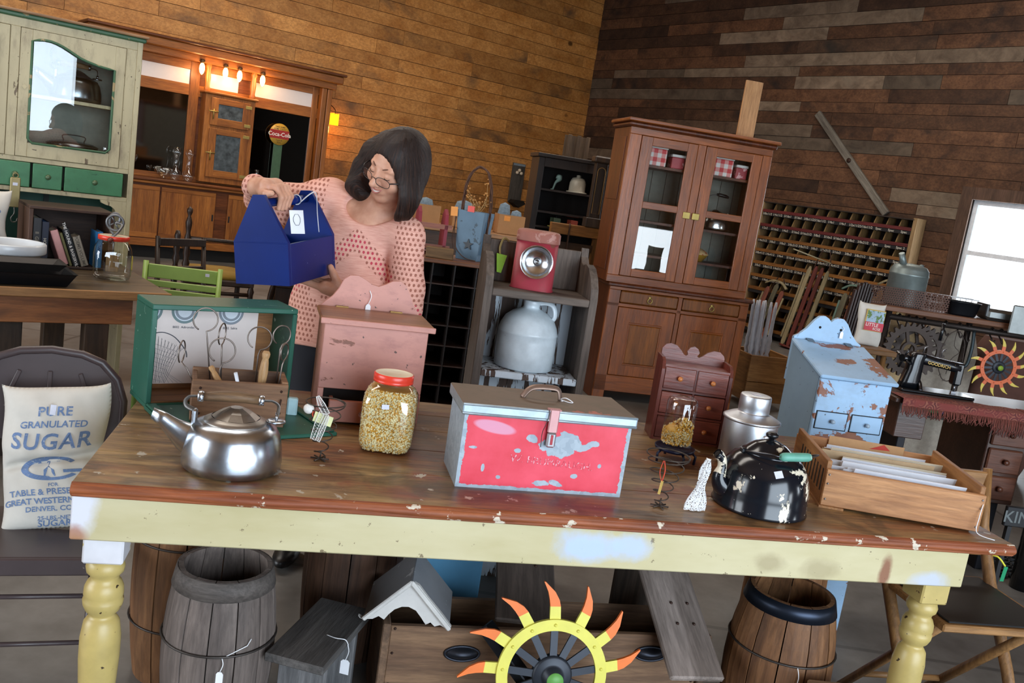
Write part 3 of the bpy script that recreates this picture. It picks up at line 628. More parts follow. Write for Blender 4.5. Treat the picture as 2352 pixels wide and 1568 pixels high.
# ------------------------------------------------------------------ red toolbox
def red_mat():
    t = NT('chipped_red_paint'); v = t.coords(rand=False); col = t.ramp(t.noise(v, 9, 4), [(.3, '#cf2338'), (.7, '#e4475c')])
    gal = t.a('ShaderNodeTexVoronoi', _Scale=90.0); t.k(v, gal.inputs['Vector']); g = t.ramp(gal.outputs['Color'], [(.0, '#8b99a6'), (1.0, '#a9b6c0')])
    xz = t.a('ShaderNodeSeparateXYZ'); t.k(v, xz.inputs[0])
    def sd(cx, cz, rx, rz, rot=0):
        mp = t.a('ShaderNodeMapping', vector_type='TEXTURE'); mp.inputs['Location'].default_value = (cx, 0, cz); mp.inputs['Scale'].default_value = (rx, 1e4, rz); mp.inputs['Rotation'].default_value = (0, rot, 0); t.k(v, mp.inputs[0])
        ln = t.a('ShaderNodeVectorMath', operation='LENGTH'); t.k(mp.outputs[0], ln.inputs[0]); return ln.outputs['Value']
    def mn(a, b_): m = t.a('ShaderNodeMath', operation='MINIMUM'); t.k(a, m.inputs[0]); t.k(b_, m.inputs[1]); return m.outputs[0]
    d = sd(.235, .115, .048, .028); 
    for q in ((.262, .130, .034, .022, .5), (.305, .120, .030, .009, -.5), (.325, .128, .012, .008, 0), (.168, .130, .015, .011, .2), (.137, .098, .010, .006, 0), (.205, .022, .022, .008, 0), (.24, .024, .02, .007, .3), (.345, .075, .005, .006, 0), (.06, .05, .005, .01, 0), (.285, .045, .009, .006, 0), (.03, .098, .012, .004, 0), (.10, .03, .006, .005, 0)): d = mn(d, sd(*q))
    ex = t.a('ShaderNodeMath', operation='SUBTRACT', _1=.205); t.k(xz.outputs[0], ex.inputs[0]); ea = t.a('ShaderNodeMath', operation='ABSOLUTE'); t.k(ex.outputs[0], ea.inputs[0])
    e2 = t.a('ShaderNodeMath', operation='SUBTRACT', _0=.2085); t.k(ea.outputs[0], e2.inputs[1]); em = t.a('ShaderNodeMath', operation='MULTIPLY', _1=70.0); t.k(e2.outputs[0], em.inputs[0]); d = mn(d, em.outputs[0])
    bm_ = t.a('ShaderNodeMath', operation='MULTIPLY', _1=110.0); t.k(xz.outputs[2], bm_.inputs[0]); d = mn(d, bm_.outputs[0])
    nz = t.noise(v, 55, 5, .6); na = t.a('ShaderNodeMath', operation='MULTIPLY_ADD', _1=1.3, _2=-.65); t.k(nz, na.inputs[0]); sm = t.a('ShaderNodeMath', operation='ADD'); t.k(d, sm.inputs[0]); t.k(na.outputs[0], sm.inputs[1])
    f = t.ramp(sm.outputs[0], [(.9, 1.0), (.915, 0.0)]); f2 = t.ramp(t.noise(v, 42, 3, .5), [(.735, 0.0), (.74, 1.0)]); mxx = t.a('ShaderNodeMath', operation='MAXIMUM'); t.k(f, mxx.inputs[0]); t.k(f2, mxx.inputs[1])
    fp = t.ramp(sd(.075, .15, .055, .016, .15), [(.8, .8), (1.0, 0.0)]); col = t.mix(fp, col, '#d49ab4')
    col = t.mix(mxx.outputs[0], col, g); t.bump(mxx.outputs[0], .25, -.001); return t.out(col, .45, 0, .5)
M_REDP = red_mat(); M_RUSTLID = worn('rusty_lid_paint', '#6b5a4a', '#b26a5c', .66, 7, .55, grime='#4f4a36'); M_GALV = plain('galvanised', '#9fadb6', .42, .55, .14, 40)
rb = thing('red_toolbox', 'chipped red metal toolbox with galvanised lid rim and top handle', 'toolbox', tw(.790, .145), TROT+R(1))
MB().prism([(.0, .0), (.41, 0), (.41, .178), (.0, .178)], 0, .18).build('body', M_REDP, rb)
lr = MB().box(-.008, .418, -.008, .188, .176, .181, .0008).box(-.008, .418, -.008, -.005, .178, .201).box(-.008, -.005, -.008, .188, .178, .201).box(.415, .418, -.008, .188, .178, .201).build('lid_rim', M_GALV, rb)
MB().box(-.0075, .4175, -.0075, .188, .199, .203, .0015).build('lid', M_RUSTLID, rb)
MB().cyl((-.008, -.008, .201), (.418, -.008, .201), .003).cyl((-.008, -.0085, .180), (.418, -.0085, .180), .003).build('rolled_edge', M_GALV, lr)
MB().tube(bez([(.155, .10, .203), (.168, .10, .222), (.185, .10, .231), (.225, .10, .233), (.245, .10, .228), (.252, .10, .204)], 24), .0035, 8, sq=2.4).build('handle', plain('worn_strap_metal', '#8a7468', .45, .7), rb)
hs = MB().box(.198, .222, -.014, -.008, .150, .208, .003).box(.194, .226, -.012, .004, .203, .207, .001).build('hasp', plain('pinkish_hasp', '#b98a8a', .45, .4), rb)
MB().box(.199, .221, -.017, -.004, .115, .152, .004).build('hasp_plate', plain('hasp_steel', '#9a9a9e', .35, .7), hs); MB().box(.207, .213, -.0178, -.0168, .123, .147).build('hasp_slot', plain('hasp_red_gap', '#a3202c', .5), hs)
MB().tube(bez([(.196, -.012, .207), (.192, -.016, .175), (.186, -.013, .15), (.187, -.014, .115)], 14), .001, 5).build('wire', M_SPR, hs)
text_on('W. BRUMBAUGH.', .026, lambda x, y: (.225+x, -.0008, .066+y-.045*x), worn('rubbed_stencil', '#e7a9b4', '#d43a50', .46, 160, .5), rb, space=1.02, bold=.0)
price_tag(rb, (.252, .098, .206), .004, w=.014, h=.022)
MB().tube(bez([(.252, .098, .208), (.262, .085, .214), (.280, .08, .2055), (.268, .085, .2045), (.254, .098, .206)], 16), .0012, 5).build('tag_string', plain('white_string', '#e8e8ea', .8), rb)
rb.children[-3].location = (.035, -.02, .0) if False else rb.children[-3].location

# ------------------------------------------------------------------ black enamel kettle
M_ENAM = worn('black_enamel', '#12161d', '#e4dac4', .603, 10, .16, fine=('#c8c4ba', 90, .745), bump=.2)
bk = thing('enamel_kettle', 'chipped black enamel kettle with green wooden bail grip', 'kettle', tw(1.578, .165), TROT-R(4))
MB().lathe([(0, .001), (.116, .001), (.1195, .004), (.1165, .009), (.1165, .045), (.112, .080), (.101, .110), (.085, .130), (.068, .140), (.062, .142)], 64).build('body', M_ENAM, bk)
b = MB(); path = bez([(-.095, -.012, .042), (-.115, -.015, .052), (-.125, -.016, .072), (-.122, -.016, .097), (-.127, -.016, .118), (-.142, -.017, .131)], 20); b.tube(path, [.030-.0185*min(1, i/12)+(.001 if i > 17 else 0) for i in range(len(path))], 16, cap=False); b.build('spout', M_ENAM, bk)
MB().tube([path[-3], path[-1]], .0085, 12).build('spout_hollow', plain('dark_recess', '#120c0a', .9), bk)
ll = MB().lathe([(.066, .139), (.067, .143), (.058, .150), (.040, .164), (.018, .173), (0, .174)], 40).build('lid', M_ENAM, bk)
MB().lathe([(.006, .172), (.007, .180), (.015, .184), (.016, .190), (.010, .195), (0, .196)], 20).build('knob', plain('black_knob', '#101216', .3), ll)
MB().tube(bez([(-.066, .0, .140), (-.06, -.04, .150), (-.03, -.075, .158), (-.005, -.084, .157), (.068, -.080, .163), (.10, -.06, .165), (.105, -.015, .150), (.078, .0, .132)], 42), .002, 6).build('bail', plain('dark_bail_wire', '#5a5a5e', .35, .9), bk)
MB().tube([(-.010, -.084, .157), (-.004, -.084, .157), (.005, -.084, .158), (.05, -.081, .161), (.063, -.0805, .162), (.069, -.080, .163)], [.007, .0105, .011, .011, .0105, .008], 16).build('grip', worn('green_grip', '#5fa08e', '#d8d6c4', .62, 40, .5), bk)
for sx in (-.068, .078): MB().box(sx-.006, sx+.006, -.008, .008, .128, .148, .002).build('bail_ear', M_ENAM, bk)
MB().at((-.012, -.0985, .116), (R(-38), R(-14), 0)).box(-.010, .010, 0, .0008, -.009, .009).build('price_sticker', plain('sticker_white', '#d9dceb', .6), bk)

# ------------------------------------------------------------------ upturned corn jar on a blue dish
fj = thing('feeder_jar', 'upturned glass jar half full of corn on a small dark blue dish', 'jar', tw(1.478, .500), TROT)
fj.scale = (1.08,)*3
MB().lathe([(0, .026), (.040, .026), (.052, .030), (.054, .038), (.052, .038), (.050, .033), (0, .030)], 36).build('dish', plain('dark_blue_dish', '#15203f', .3), fj)
for a_ in (R(200), R(275), R(330), R(90)): MB().tube([(.048*math.cos(a_), .048*math.sin(a_), .030), (.058*math.cos(a_), .058*math.sin(a_), .022), (.056*math.cos(a_), .056*math.sin(a_), 0)], .0035, 6).build('wire_foot', plain('dark_blue_dish', '#15203f', .3), fj)
MB().lathe([(.030, .034), (.031, .046), (.038, .054), (.0405, .064), (.0405, .160), (.037, .170), (.030, .174), (.022, .171), (0, .172)], 40).build('glass', M_JARG, fj)
MB().lathe([(0, .05), (.029, .05), (.033, .058), (.0345, .068), (.0345, .086), (.026, .094), (0, .098)], 30).build('corn_core', M_CORN[1], fj)
kb = [MB(), MB()]
for i in range(1700):
    z = rk.uniform(.050, .106); a_ = rk.uniform(0, 2*math.pi)
    r_ = .038*(1 if z < .09 else math.sqrt(max(0, (.112-z)/.022))) * (1 if z < .09 else rk.uniform(.4, 1)); kernel(kb[0 if rk.random() < .4 else 1], (min(r_, .037)*math.cos(a_), min(r_, .037)*math.sin(a_), z + (.012*math.cos(a_) if z > .085 else 0)), rk.uniform(.0032, .0052), rk)
kb[0].build('pale_kernels', M_CORN[0], fj)['kind'] = 'stuff'; kb[1].build('gold_kernels', plain('kernel_amber', '#dba53c', .45, var=.25), fj)['kind'] = 'stuff'

# ------------------------------------------------------------------ aluminium milk can
mc = thing('milk_can', 'small aluminium milk can with plug lid and side ear, behind the black kettle', 'milk can', tw(1.70, .50), TROT)
MB().lathe([(0, 0), (.072, 0), (.078, .006), (.078, .138), (.0775, .141)], 48).build('body', plain('brushed_aluminium', '#ced2d8', .42, 1, .06, 50), mc)
MB().lathe([(.078, .139), (.083, .142), (.083, .147), (.078, .150), (.062, .158), (.048, .163), (.043, .165), (.043, .170)], 48).build('shoulder', plain('brushed_aluminium', '#b4b8be', .36), mc)
MB().lathe([(.0435, .168), (.045, .170), (.0445, .212), (.043, .216), (.040, .217), (0, .2165)], 40).build('cap', plain('brushed_aluminium', '#b4b8be', .36), mc)
MB().box(-.013, .013, -.013, .013, .2172, .2178).build('price_sticker', plain('sticker_white', '#d9dceb', .6), mc)
e_ = MB().lathe([(0, 0), (.012, .0), (.012, .003), (.006, .006), (0, .007)], 16).build('ear', plain('brushed_aluminium', '#b4b8be', .36), mc); e_.location = (.012, -.077, .108); e_.rotation_euler = (R(90), 0, 0)
MB().tube(bez([(.012, -.084, .108), (.03, -.092, .085), (.055, -.088, .06), (.072, -.06, .03)], 14), .002, 6).build('bail', plain('dark_bail_wire', '#5a5a5e', .35, .9), mc)

# ------------------------------------------------------------------ spice cabinet
M_SPICE = wood('red_stained_wood', '#8d4a3a', '#5e2a22', 0, .32, 1.2, spec=.5, rnd_v=.12); M_SPICEV = wood('red_stained_wood_v', '#7c3d30', '#56261f', 2, .32, 1.2, rnd_v=.1)
sc_ = thing('spice_cabinet', 'small red stained spice cabinet with six drawers and scrolled crest', 'cabinet', tw(1.487, .712), TROT-R(11))
W_, D_, H_ = .222, .105, .245
MB().prism([(0, 0), (D_, 0), (D_, H_+.012), (.03, H_+.012), (.012, H_+.004), (0, H_-.02)], 0, .010, 'yz').build('side_panel', M_SPICEV, sc_); MB().prism([(0, 0), (D_, 0), (D_, H_+.012), (.03, H_+.012), (.012, H_+.004), (0, H_-.02)], W_-.010, W_, 'yz').build('side_panel', M_SPICEV, sc_)
cz = [(.010, .0), (.010, H_+.03), (.020, H_+.043), (.035, H_+.047), (.055, H_+.043), (.070, H_+.030), (.080, H_+.018), (.088, H_+.014), (.094, H_+.018), (.090, H_+.030), (.098, H_+.042), (.112, H_+.047), (.124, H_+.040), (.130, H_+.028), (.124, H_+.017), (.130, H_+.013), (.140, H_+.018), (.155, H_+.032), (.175, H_+.041), (.195, H_+.040), (.208, H_+.030), (.212, H_+.02), (.212, 0)]
MB().prism(cz, D_-.008, D_).build('back_crest', M_SPICE, sc_); 
for z in (0, .078, .158, .232): MB().box(.010, W_-.010, .004, D_-.008, z, z+.007).build('rail', M_SPICE, sc_)
MB().box(W_/2-.003, W_/2+.003, .005, D_-.01, .007, .232).build('divider', M_SPICEV, sc_)
dp = MB().box(0, .097, 0, .012, 0, .068, .002).mesh('drawer'); dp.materials.append(M_SPICE); kp = MB().lathe([(.003, 0), (.0035, .004), (.007, .008), (.008, .012), (.006, .016), (0, .018)], 16).mesh('knob'); kp.materials.append(plain('maple_knob', '#b9713c', .3))
for r_ in range(3):
    for c_ in range(2):
        o = bpy.data.objects.new('drawer', dp); COL.objects.link(o); o.parent = sc_; o.location = (.011+c_*.103, .001, .0085+r_*.0783)
        k_ = bpy.data.objects.new('knob', kp); COL.objects.link(k_); k_.parent = o; k_.location = (.048, 0, .036); k_.rotation_euler = (R(90), 0, 0)

# ------------------------------------------------------------------ open crate of letters
M_CEDAR = wood('cedar_tray_wood', '#cf9a68', '#a06a3e', 0, .55, 1.3, rnd_v=.12); M_CEDARY = wood('cedar_tray_wood_y', '#b98450', '#8a5a30', 1, .55, 1.3, rnd_v=.12)
tr = thing('letter_tray', 'open cedar tray packed with letters at the right end of the table', 'tray', tw(1.770, .192, TH+.006), TROT-R(17.5))
W_, D_ = .405, .37
MB().box(0, W_, 0, .013, 0, .098, .0015).build('front_board', M_CEDAR, tr); MB().box(0, W_, D_-.013, D_, 0, .098, .0015).build('back_board', M_CEDAR, tr)
for x in (0, W_-.013): MB().box(x+.0, x+.013, .013, D_-.013, 0, .118, .0015).build('side_board', M_CEDARY, tr)
MB().box(.013, W_-.013, .013, D_-.013, 0, .005).build('bottom', M_CEDAR, tr); MB().box(-.004, .06, -.004, D_, -.006, 0).build('runner', M_CEDARY, tr); MB().box(W_-.06, W_-.01, .03, D_, -.006, 0).build('runner', M_CEDARY, tr)
for x, zz in ((.008, .084), (.008, .06), (.009, .018), (W_-.008, .085), (W_-.008, .062), (W_-.01, .012)): MB().ball((x, 0, zz), .0028, 8, 5).build('nail_head', plain('steel_nail', '#8f8f92', .4, .8), tr)
for q in range(9): MB().box(-.0006, .0, .03+.03*q, .04+.03*q, .03, .09).build('stencil_bar', plain('stencil_black', '#241c16', .8), tr)
paper = [plain('letter_white', '#e3e6ee', .7, var=.05), plain('letter_cream', '#d8cdb6', .7, var=.08), plain('letter_blue', '#b9c9dc', .7, var=.05), plain('letter_tan', '#b59a78', .7)]
rp = random.Random(12)
for i in range(30):
    y = .068+.0092*i; w_ = rp.uniform(.27, .34); x = rp.uniform(.018, W_-.02-w_); h = rp.uniform(.078, .098)+.012*math.sin(i*.9)
    o = MB().box(0, w_, 0, rp.choice((.0012, .0015, .0025)), 0, h).build('letter', paper[rp.choice((0, 0, 0, 0, 1, 2, 3))]); 
    place(o, tr.location+Matrix.Rotation(tr.rotation_euler.z, 3, 'Z') @ Vector((x, y, .006)), 0, (R(21+.25*rp.random()), R(rp.uniform(-.6, .8)), tr.rotation_euler.z)); tag(o, 'paper envelope filed upright in the letter tray', 'letter', 'letters in the tray')
o = MB().box(0, .22, 0, .003, 0, .105, .001).build('card', plain('kraft_card', '#b98f63', .7)); place(o, tr.location+Matrix.Rotation(tr.rotation_euler.z, 3, 'Z') @ Vector((.09, D_-.02, .006)), tr.rotation_euler.z); tag(o, 'printed kraft card with red mark at the back of the letter tray', 'card')
MB().prism([(.12, .085), (.16, .104), (.18, .088)], -.0004, -.001).build('red_mark', plain('red_print', '#b53020', .6), o)
MB().tube(bez([(W_-.005, -.001, .075), (W_-.012, -.012, .04), (W_-.010, -.016, .002), (W_+.03, -.03, -.005)], 16), .0013, 5).build('tag_string', plain('white_string', '#e8e8ea', .8), tr)
# ------------------------------------------------------------------ things on the floor, under and beside the table
def barrel(name, label, loc, rz, h, r_rim, r_belly, mat, hoopmat, n=14, tilt=0, hoops=(.94,), wires=(.62,), open_top=True, tall=.05):
    k = thing(name, label, 'barrel', loc, 0, 'wooden barrels under the table', (tilt, 0, rz)); rr_ = random.Random(int(h*1000+r_rim*777))
    rad = lambda z: r_belly-(r_belly-r_rim)*(2*z/h-1)**2
    da = 2*math.pi/n
    for i in range(n):
        a0, a1 = i*da+.012, (i+1)*da-.012; b_ = MB(); m_ = 3; rings = []
        dr2 = rr_.uniform(-.0015, .0015)
        for z in np.linspace(0, h, 9):
            R1 = rad(z)+dr2; R0 = R1-.012
            rings.append([(R1*math.cos(a), R1*math.sin(a), z) for a in np.linspace(a0, a1, m_+1)]+[(R0*math.cos(a), R0*math.sin(a), z) for a in np.linspace(a1, a0, m_+1)])
        b_.rings(rings, True, True, False); b_.build('stave', mat, k)
    MB().lathe([(0, .02), (rad(.02)-.012, .02), (rad(.035)-.012, .035), (0, .035)], 24).build('bottom', mat, k)
    if not open_top: MB().lathe([(0, h-.02), (r_rim-.011, h-.02), (r_rim-.011, h-.035), (0, h-.035)], 24).build('head', mat, k)
    for f in hoops:
        z1 = h*f; MB().lathe([(rad(z1-tall)+.002, z1-tall), (rad(z1-tall)+.004, z1-tall), (rad(z1)+.004, z1), (rad(z1)+.001, z1)], 40).build('hoop', hoopmat, k)
    for f in wires: MB().tube([((rad(h*f)+.003)*math.cos(a), (rad(h*f)+.003)*math.sin(a), h*f) for a in np.linspace(0, 2*math.pi, 41)[:-1]], .003, 6, True).build('wire_hoop', plain('hoop_wire', '#4a4542', .5, .8), k)
    return k
M_STG = wood('grey_stave', '#8a7c74', '#5a4f4a', 2, .7, 1.2, rnd_v=.25, dark='#4a423e'); M_STB = wood('brown_stave', '#a5754c', '#6a4428', 2, .65, 1.2, rnd_v=.3, dark='#4a3222'); M_STD = wood('dark_stave', '#6c4c38', '#3d2a20', 2, .7, 1.2, rnd_v=.3)
g1 = barrel('nail_keg', 'weathered grey open keg with wooden top hoop at the left', tw(.285, .36, 0), 0, .44, .112, .137, M_STG, wood('ash_hoop', '#6e655f', '#4c4541', 0, .7, 2), 13, hoops=(1.0,), wires=(.60,), tall=.045)
price_tag(g1, (.05, -.127, .262), .035); MB().tube([(.052, -.129, .262), (.10, -.097, .285), (.106, -.090, .30)], .0013, 5).build('tag_string', plain('white_string', '#e8e8ea', .8), g1)
barrel('nail_keg', 'tall orange-brown barrel behind the grey keg', tw(.165, .628, 0), .3, .56, .122, .143, M_STB, M_SPR, 12, hoops=(), wires=(.72, .30), open_top=False)
barrel('nail_keg', 'dark brown barrel behind the small grey bench', tw(.63, .785, 0), .1, .54, .135, .150, M_STD, M_SPR, 12, hoops=(), wires=(.80,), open_top=False)
g2 = barrel('nail_keg', 'open oak keg with dark iron rim hoop and price tag at the right', tw(1.835, .33, 0), .2, .46, .116, .150, M_STB, plain('blued_iron', '#2c3340', .4, .8), 12, hoops=(1.0,), wires=(.66,), tall=.04)
price_tag(g2, (-.03, -.152, .305), .075, w=.017, h=.028)
barrel('nail_keg', 'tall brown barrel half hidden behind the iron-rimmed keg', tw(1.985, .605, 0), .2, .60, .105, .125, M_STB, M_SPR, 12, hoops=(), wires=(.80,), open_top=False)
# small weathered bench
M_GREYW = wood('silver_weathered_wood', '#77726e', '#3c3a3a', 1, .8, 1.0, bump=.7, rnd_v=.1)
bn = thing('little_bench', 'small silver-weathered plank bench with a white price tag', 'bench', tw(.540, .380, 0), TROT+R(-24))
MB().box(-.078, .078, -.165, .165, .236, .258, .003).build('seat_plank', M_GREYW, bn); 
for y in (-.10, .10): MB().box(-.062, .062, y-.010, y+.010, 0, .236, .002).build('leg_board', wood('grey_leg_board', '#8e8c8c', '#5c5b5c', 2, .8, 1.6), bn)
price_tag(bn, (.082, -.02, .247), .04, w=.024, h=.040); MB().tube(bez([(.02, -.02, .260), (.05, -.03, .263), (.075, -.025, .262), (.083, -.02, .247)], 12), .0013, 5).build('tag_string', plain('white_string', '#e8e8ea', .8), bn)
# long drawer with bin pulls
M_DRW = wood('old_drawer_front', '#957355', '#5f4432', 0, .65, 1.1, dark='#3f2e26', rnd_v=.08)
dl = thing('long_drawer', 'long old wooden drawer with iron bin pulls standing under the table', 'drawer', tw(.715, .36, 0), TROT)
MB().box(0, .892, 0, .020, .03, .287, .003).build('front_board', M_DRW, dl); MB().box(.01, .885, .24, .258, 0, .25, .002).build('back_board', M_DRW, dl)
for x in (-.022, .892): MB().box(x, x+.022, -.012, .26, 0.0, .297, .003).build('end_board', wood('drawer_end_wood', '#7b5f48', '#4e3a2c', 1, .7), dl)
MB().box(.0, .892, .02, .24, .03, .042).build('bottom', M_DRW, dl)
for x, z in ((.20, .215), (.74, .232)):
    p_ = MB(); p_.grid(lambda a, q, x=x, z=z: (x+.042*math.cos(math.pi*2*a)*q, -.003-.014*(1-q*q), z+.017*math.sin(math.pi*2*a)*q), 24, 6); p_.build('bin_pull', plain('blackened_iron', '#3c3f48', .4, .8), dl)
    dl.children[-1].data.transform(Matrix.Identity(4))
    MB().tube([(x+.047*math.cos(a), -.002, z+.021*math.sin(a)) for a in np.linspace(0, 2*math.pi, 29)[:-1]], .004, 6, True).build('pull_rim', plain('blackened_iron', '#3c3f48', .4, .8), dl.children[-1])
b = MB()
for p in ((.012, .28), (.012, .21), (.012, .12), (.88, .27), (.88, .15)):
    MB().ball((p[0], 0, p[1]), .004, 8, 5).build('screw', plain('rusty_nail', '#3d2a22', .6, .6), dl)
# nailed board lying out over the drawer
M_PALEB = wood('pale_grey_board', '#a2938a', '#71645c', 1, .7, 1.2, rnd_v=.1)
nb = thing('nailed_board', 'pale weathered board with four nail heads sloping out over the long drawer', 'board', tw(1.525, .20, .244), 0, None, (R(25.5), 0, TROT))
MB().box(-.078, .078, 0, .46, 0, .018, .005).build('plank', M_PALEB, nb)
for x in (-.012, .038):
    for y in (.17, .24): MB().ball((x, y, .018), .005, 8, 5).build('nail', plain('rusty_nail', '#3d2a22', .6, .6), nb)
ob = thing('leaning_board', 'dark weathered plank leaning behind the sun wheel', 'board', tw(1.10, .50, .352), 0, None, (R(24), R(0), TROT+R(-8)))
MB().box(-.085, .085, -.14, .38, 0, .018, .004).build('plank', wood('dark_weathered_board', '#5d5048', '#3c332d', 1, .75), ob)
for x, y in ((-.03, .1), (.04, .14), (.03, .06)): MB().ball((x, y, .018), .005, 8, 5).build('nail', plain('rusty_nail', '#3d2a22', .6, .6), ob)
o = MB().box(-.022, .022, -.19, 0, -.0, .030, .003).build('black_bar', plain('black_steel', '#22252b', .3, .6)); place(o, tw(.952, .335, .305), 0, (R(38), 0, TROT+R(52))); tag(o, 'black square steel bar leaning on the long drawer', 'steel bar')
# white fretwork gable
M_OFFW = worn('old_white_paint', '#c9c5c0', '#8d8480', .66, 16, .55); M_TIN = worn('tin_roof', '#77797d', '#a5a6a8', .64, 10, .5)
gr = thing('gable_bracket', 'white scalloped gable bracket with grey tin roof resting on the long drawer', 'bracket', tw(.755, .36, .300), TROT+R(-10))
fr = [(.0, .118)]
for i in range(9): t_ = i/8; fr += [(-.012-.105*t_, .100-.10*t_+.003*math.sin(i*3.1)), (-.018-.105*t_, .090-.092*t_)]
fr += [(-.128, .004), (-.118, -.004), (-.09, .0), (-.075, .010), (-.06, .002), (-.05, .018), (-.036, .034), (-.018, .044), (0, .046), (.02, .038), (.036, .020), (.05, .002), (.062, .010), (.074, .0), (.088, .006), (.105, -.002), (.118, .004), (.09, .035), (.05, .075), (.02, .108)]
MB().prism(fr, -.006, .006).build('fretwork', M_OFFW, gr)
for s_ in (1, -1):
    b = MB().at((0, 0, .122), (0, R(46)*s_, 0)); b.box(0 if s_ > 0 else -.165, .165 if s_ > 0 else 0, -.010, .20, -.006, 0, .002); rf = b.build('roof_panel', M_TIN, gr)
    b = MB().at((0, 0, .122), (0, R(46)*s_, 0)); b.box(0 if s_ > 0 else -.168, .168 if s_ > 0 else 0, -.018, -.009, -.009, .003, .003); b.build('bargeboard', M_OFFW, rf)
# blue painted panel behind
o = MB().box(-.11, .11, 0, .02, 0, .56, .004).build('blue_board', plain('sky_blue_paint', '#5f9fc6', .5, var=.08, scale=8)); place(o, tw(.93, .80, 0), TROT); tag(o, 'sky blue painted panel standing behind the gable bracket', 'panel')
o = MB().box(-.10, .10, 0, .022, 0, .60, .004).build('plank', wood('grey_brown_plank', '#6e5f52', '#463b33', 2, .75)); place(o, tw(1.60, .82, 0), TROT); tag(o, 'grey-brown plank standing on end behind the nailed board', 'plank')
o = MB().box(-.085, .085, -.05, .05, 0, .295, .004).build('wooden_block', wood('pale_block_wood', '#b99674', '#86664a', 0, .65)); place(o, tw(1.89, .085, 0), TROT+R(-8)); tag(o, 'pale wooden block on the floor in front of the oak keg', 'block')

def sun_wheel(name, label, loc, rot, Rr, ring, tip, base, hubc, n=13, curve=1, dotc='#5f9a48'):
    """implement wheel: flat ring with rivets, curved tines, flat spokes, hub"""
    k = thing(name, label, 'metal wheel', loc, 0, None, rot); d_ = .010*Rr/.14
    MB().lathe([(Rr*.80, -d_/2), (Rr, -d_/2), (Rr, d_/2), (Rr*.80, d_/2), (Rr*.80, -d_/2)], 64, smooth=False).build('ring', ring, k)
    for i in range(n):
        a = 2*math.pi*(i+.35)/n; ca, sa = math.cos(a), math.sin(a)
        def pt(r_, t_): return (r_*ca-t_*sa, r_*sa+t_*ca)
        L = [(Rr*.93, 0, .10), (Rr*1.22, .015, .095), (Rr*1.34, .04, .088), (Rr*1.48, .10, .065), (Rr*1.66, .24, .012)]
        le = [pt(r_, curve*c_*Rr-w_*Rr) for r_, c_, w_ in L]; re = [pt(r_, curve*c_*Rr+w_*Rr) for r_, c_, w_ in L]
        cut = 1; P1 = le[:cut+1]+re[:cut+1][::-1]; P2 = le[cut:]+re[cut:][::-1]
        t1 = MB().prism(P1, -d_*.9, -d_*.1 if curve else d_, 'xy').build('tine', base, k); MB().prism(P2, -d_*.9, -d_*.1, 'xy').build('tine_tip', tip, t1)
        ri = MB().ball((Rr*.9*ca, Rr*.9*sa, d_*.5), (Rr*.032, Rr*.032, d_*.5), 8, 4).build('rivet', ring, k)
        wv = Vector((-sa, ca, 0))*Rr*.065; p0, p1 = Vector((ca, sa, 0))*Rr*.30, Vector((ca, sa, 0))*Rr*.83
        MB().add([p0-wv+Vector((0, 0, d_*.6)), p0+wv+Vector((0, 0, d_*.6)), p1+wv, p1-wv, p0-wv+Vector((0, 0, 0)), p0+wv, p1+wv-Vector((0, 0, d_*.5)), p1-wv-Vector((0, 0, d_*.5))], [(0, 1, 2, 3), (7, 6, 5, 4), (0, 3, 7, 4), (1, 5, 6, 2), (0, 4, 5, 1), (3, 2, 6, 7)]).build('spoke', hubc, k)
    h = MB().lathe([(Rr*.36, -d_), (Rr*.36, d_*.8), (Rr*.32, d_*1.2), (Rr*.22, d_*1.3), (Rr*.17, d_*1.6), (Rr*.15, d_*4), (0, d_*4)], 32).build('hub', hubc, k)
    MB().lathe([(Rr*.15, d_*4), (Rr*.145, d_*4.3), (0, d_*4.35)], 24).build('hub_cap', plain('green_hub_cap'+dotc, dotc, .5), h)
    return k
sun_wheel('sun_wheel', 'yellow implement wheel with orange flame tines standing under the table', tw(1.125, .215, .246), (R(82), 0, TROT-R(2)), .146, plain('sun_yellow', '#dcd35c', .4, var=.06), plain('flame_orange', '#e8742a', .4, var=.08), plain('sun_yellow', '#dcd35c', .4), plain('gun_black', '#2a2e36', .45, .4), 13)

# ------------------------------------------------------------------ folding wooden chair at the right end
M_CHAIRW = wood('honey_chair_wood', '#a97c4c', '#74502c', 2, .5, 1.5, rnd_v=.1); M_CHAIRX = wood('honey_chair_wood_x', '#a97c4c', '#74502c', 0, .5, 1.5, rnd_v=.1)
fc = thing('folding_chair', 'old folding wooden slat chair with black seat pad at the right end of the table', 'chair', (1.30, 2.33, 0), R(10))
w_ = .36
for x in (0, w_):
    MB().tube([(x, -.03, 0), (x, .12, .25), (x, .27, .46), (x, .36, .62), (x, .40, .80)], [.017, .018, .019, .018, .014], 10).build('post', M_CHAIRW, fc); xx = x+(.03 if x == 0 else -.03)
    MB().tube([(xx, .42, 0), (xx, .20, .24), (xx, .02, .435)], [.014, .015, .014], 8).build('leg', M_CHAIRW, fc)
MB().box(.0, w_, .385, .405, .735, .79, .004).build('top_rail', M_CHAIRX, fc); MB().box(.0, w_, .315, .330, .535, .565, .003).build('lower_rail', M_CHAIRX, fc)
for x in (.06, .14, .22, .30): MB().at((x, .322, .55), (R(-19), 0, 0)).box(-.016, .016, -.004, .004, 0, .21, .001).build('back_slat', M_CHAIRW, fc)
st_ = MB().box(-.01, w_+.01, -.03, .33, .435, .458, .004).build('seat_frame', M_CHAIRX, fc); MB().box(.01, w_-.01, -.02, .31, .459, .464, .002).build('seat_pad', plain('black_seat_pad', '#1c1e20', .5), st_)
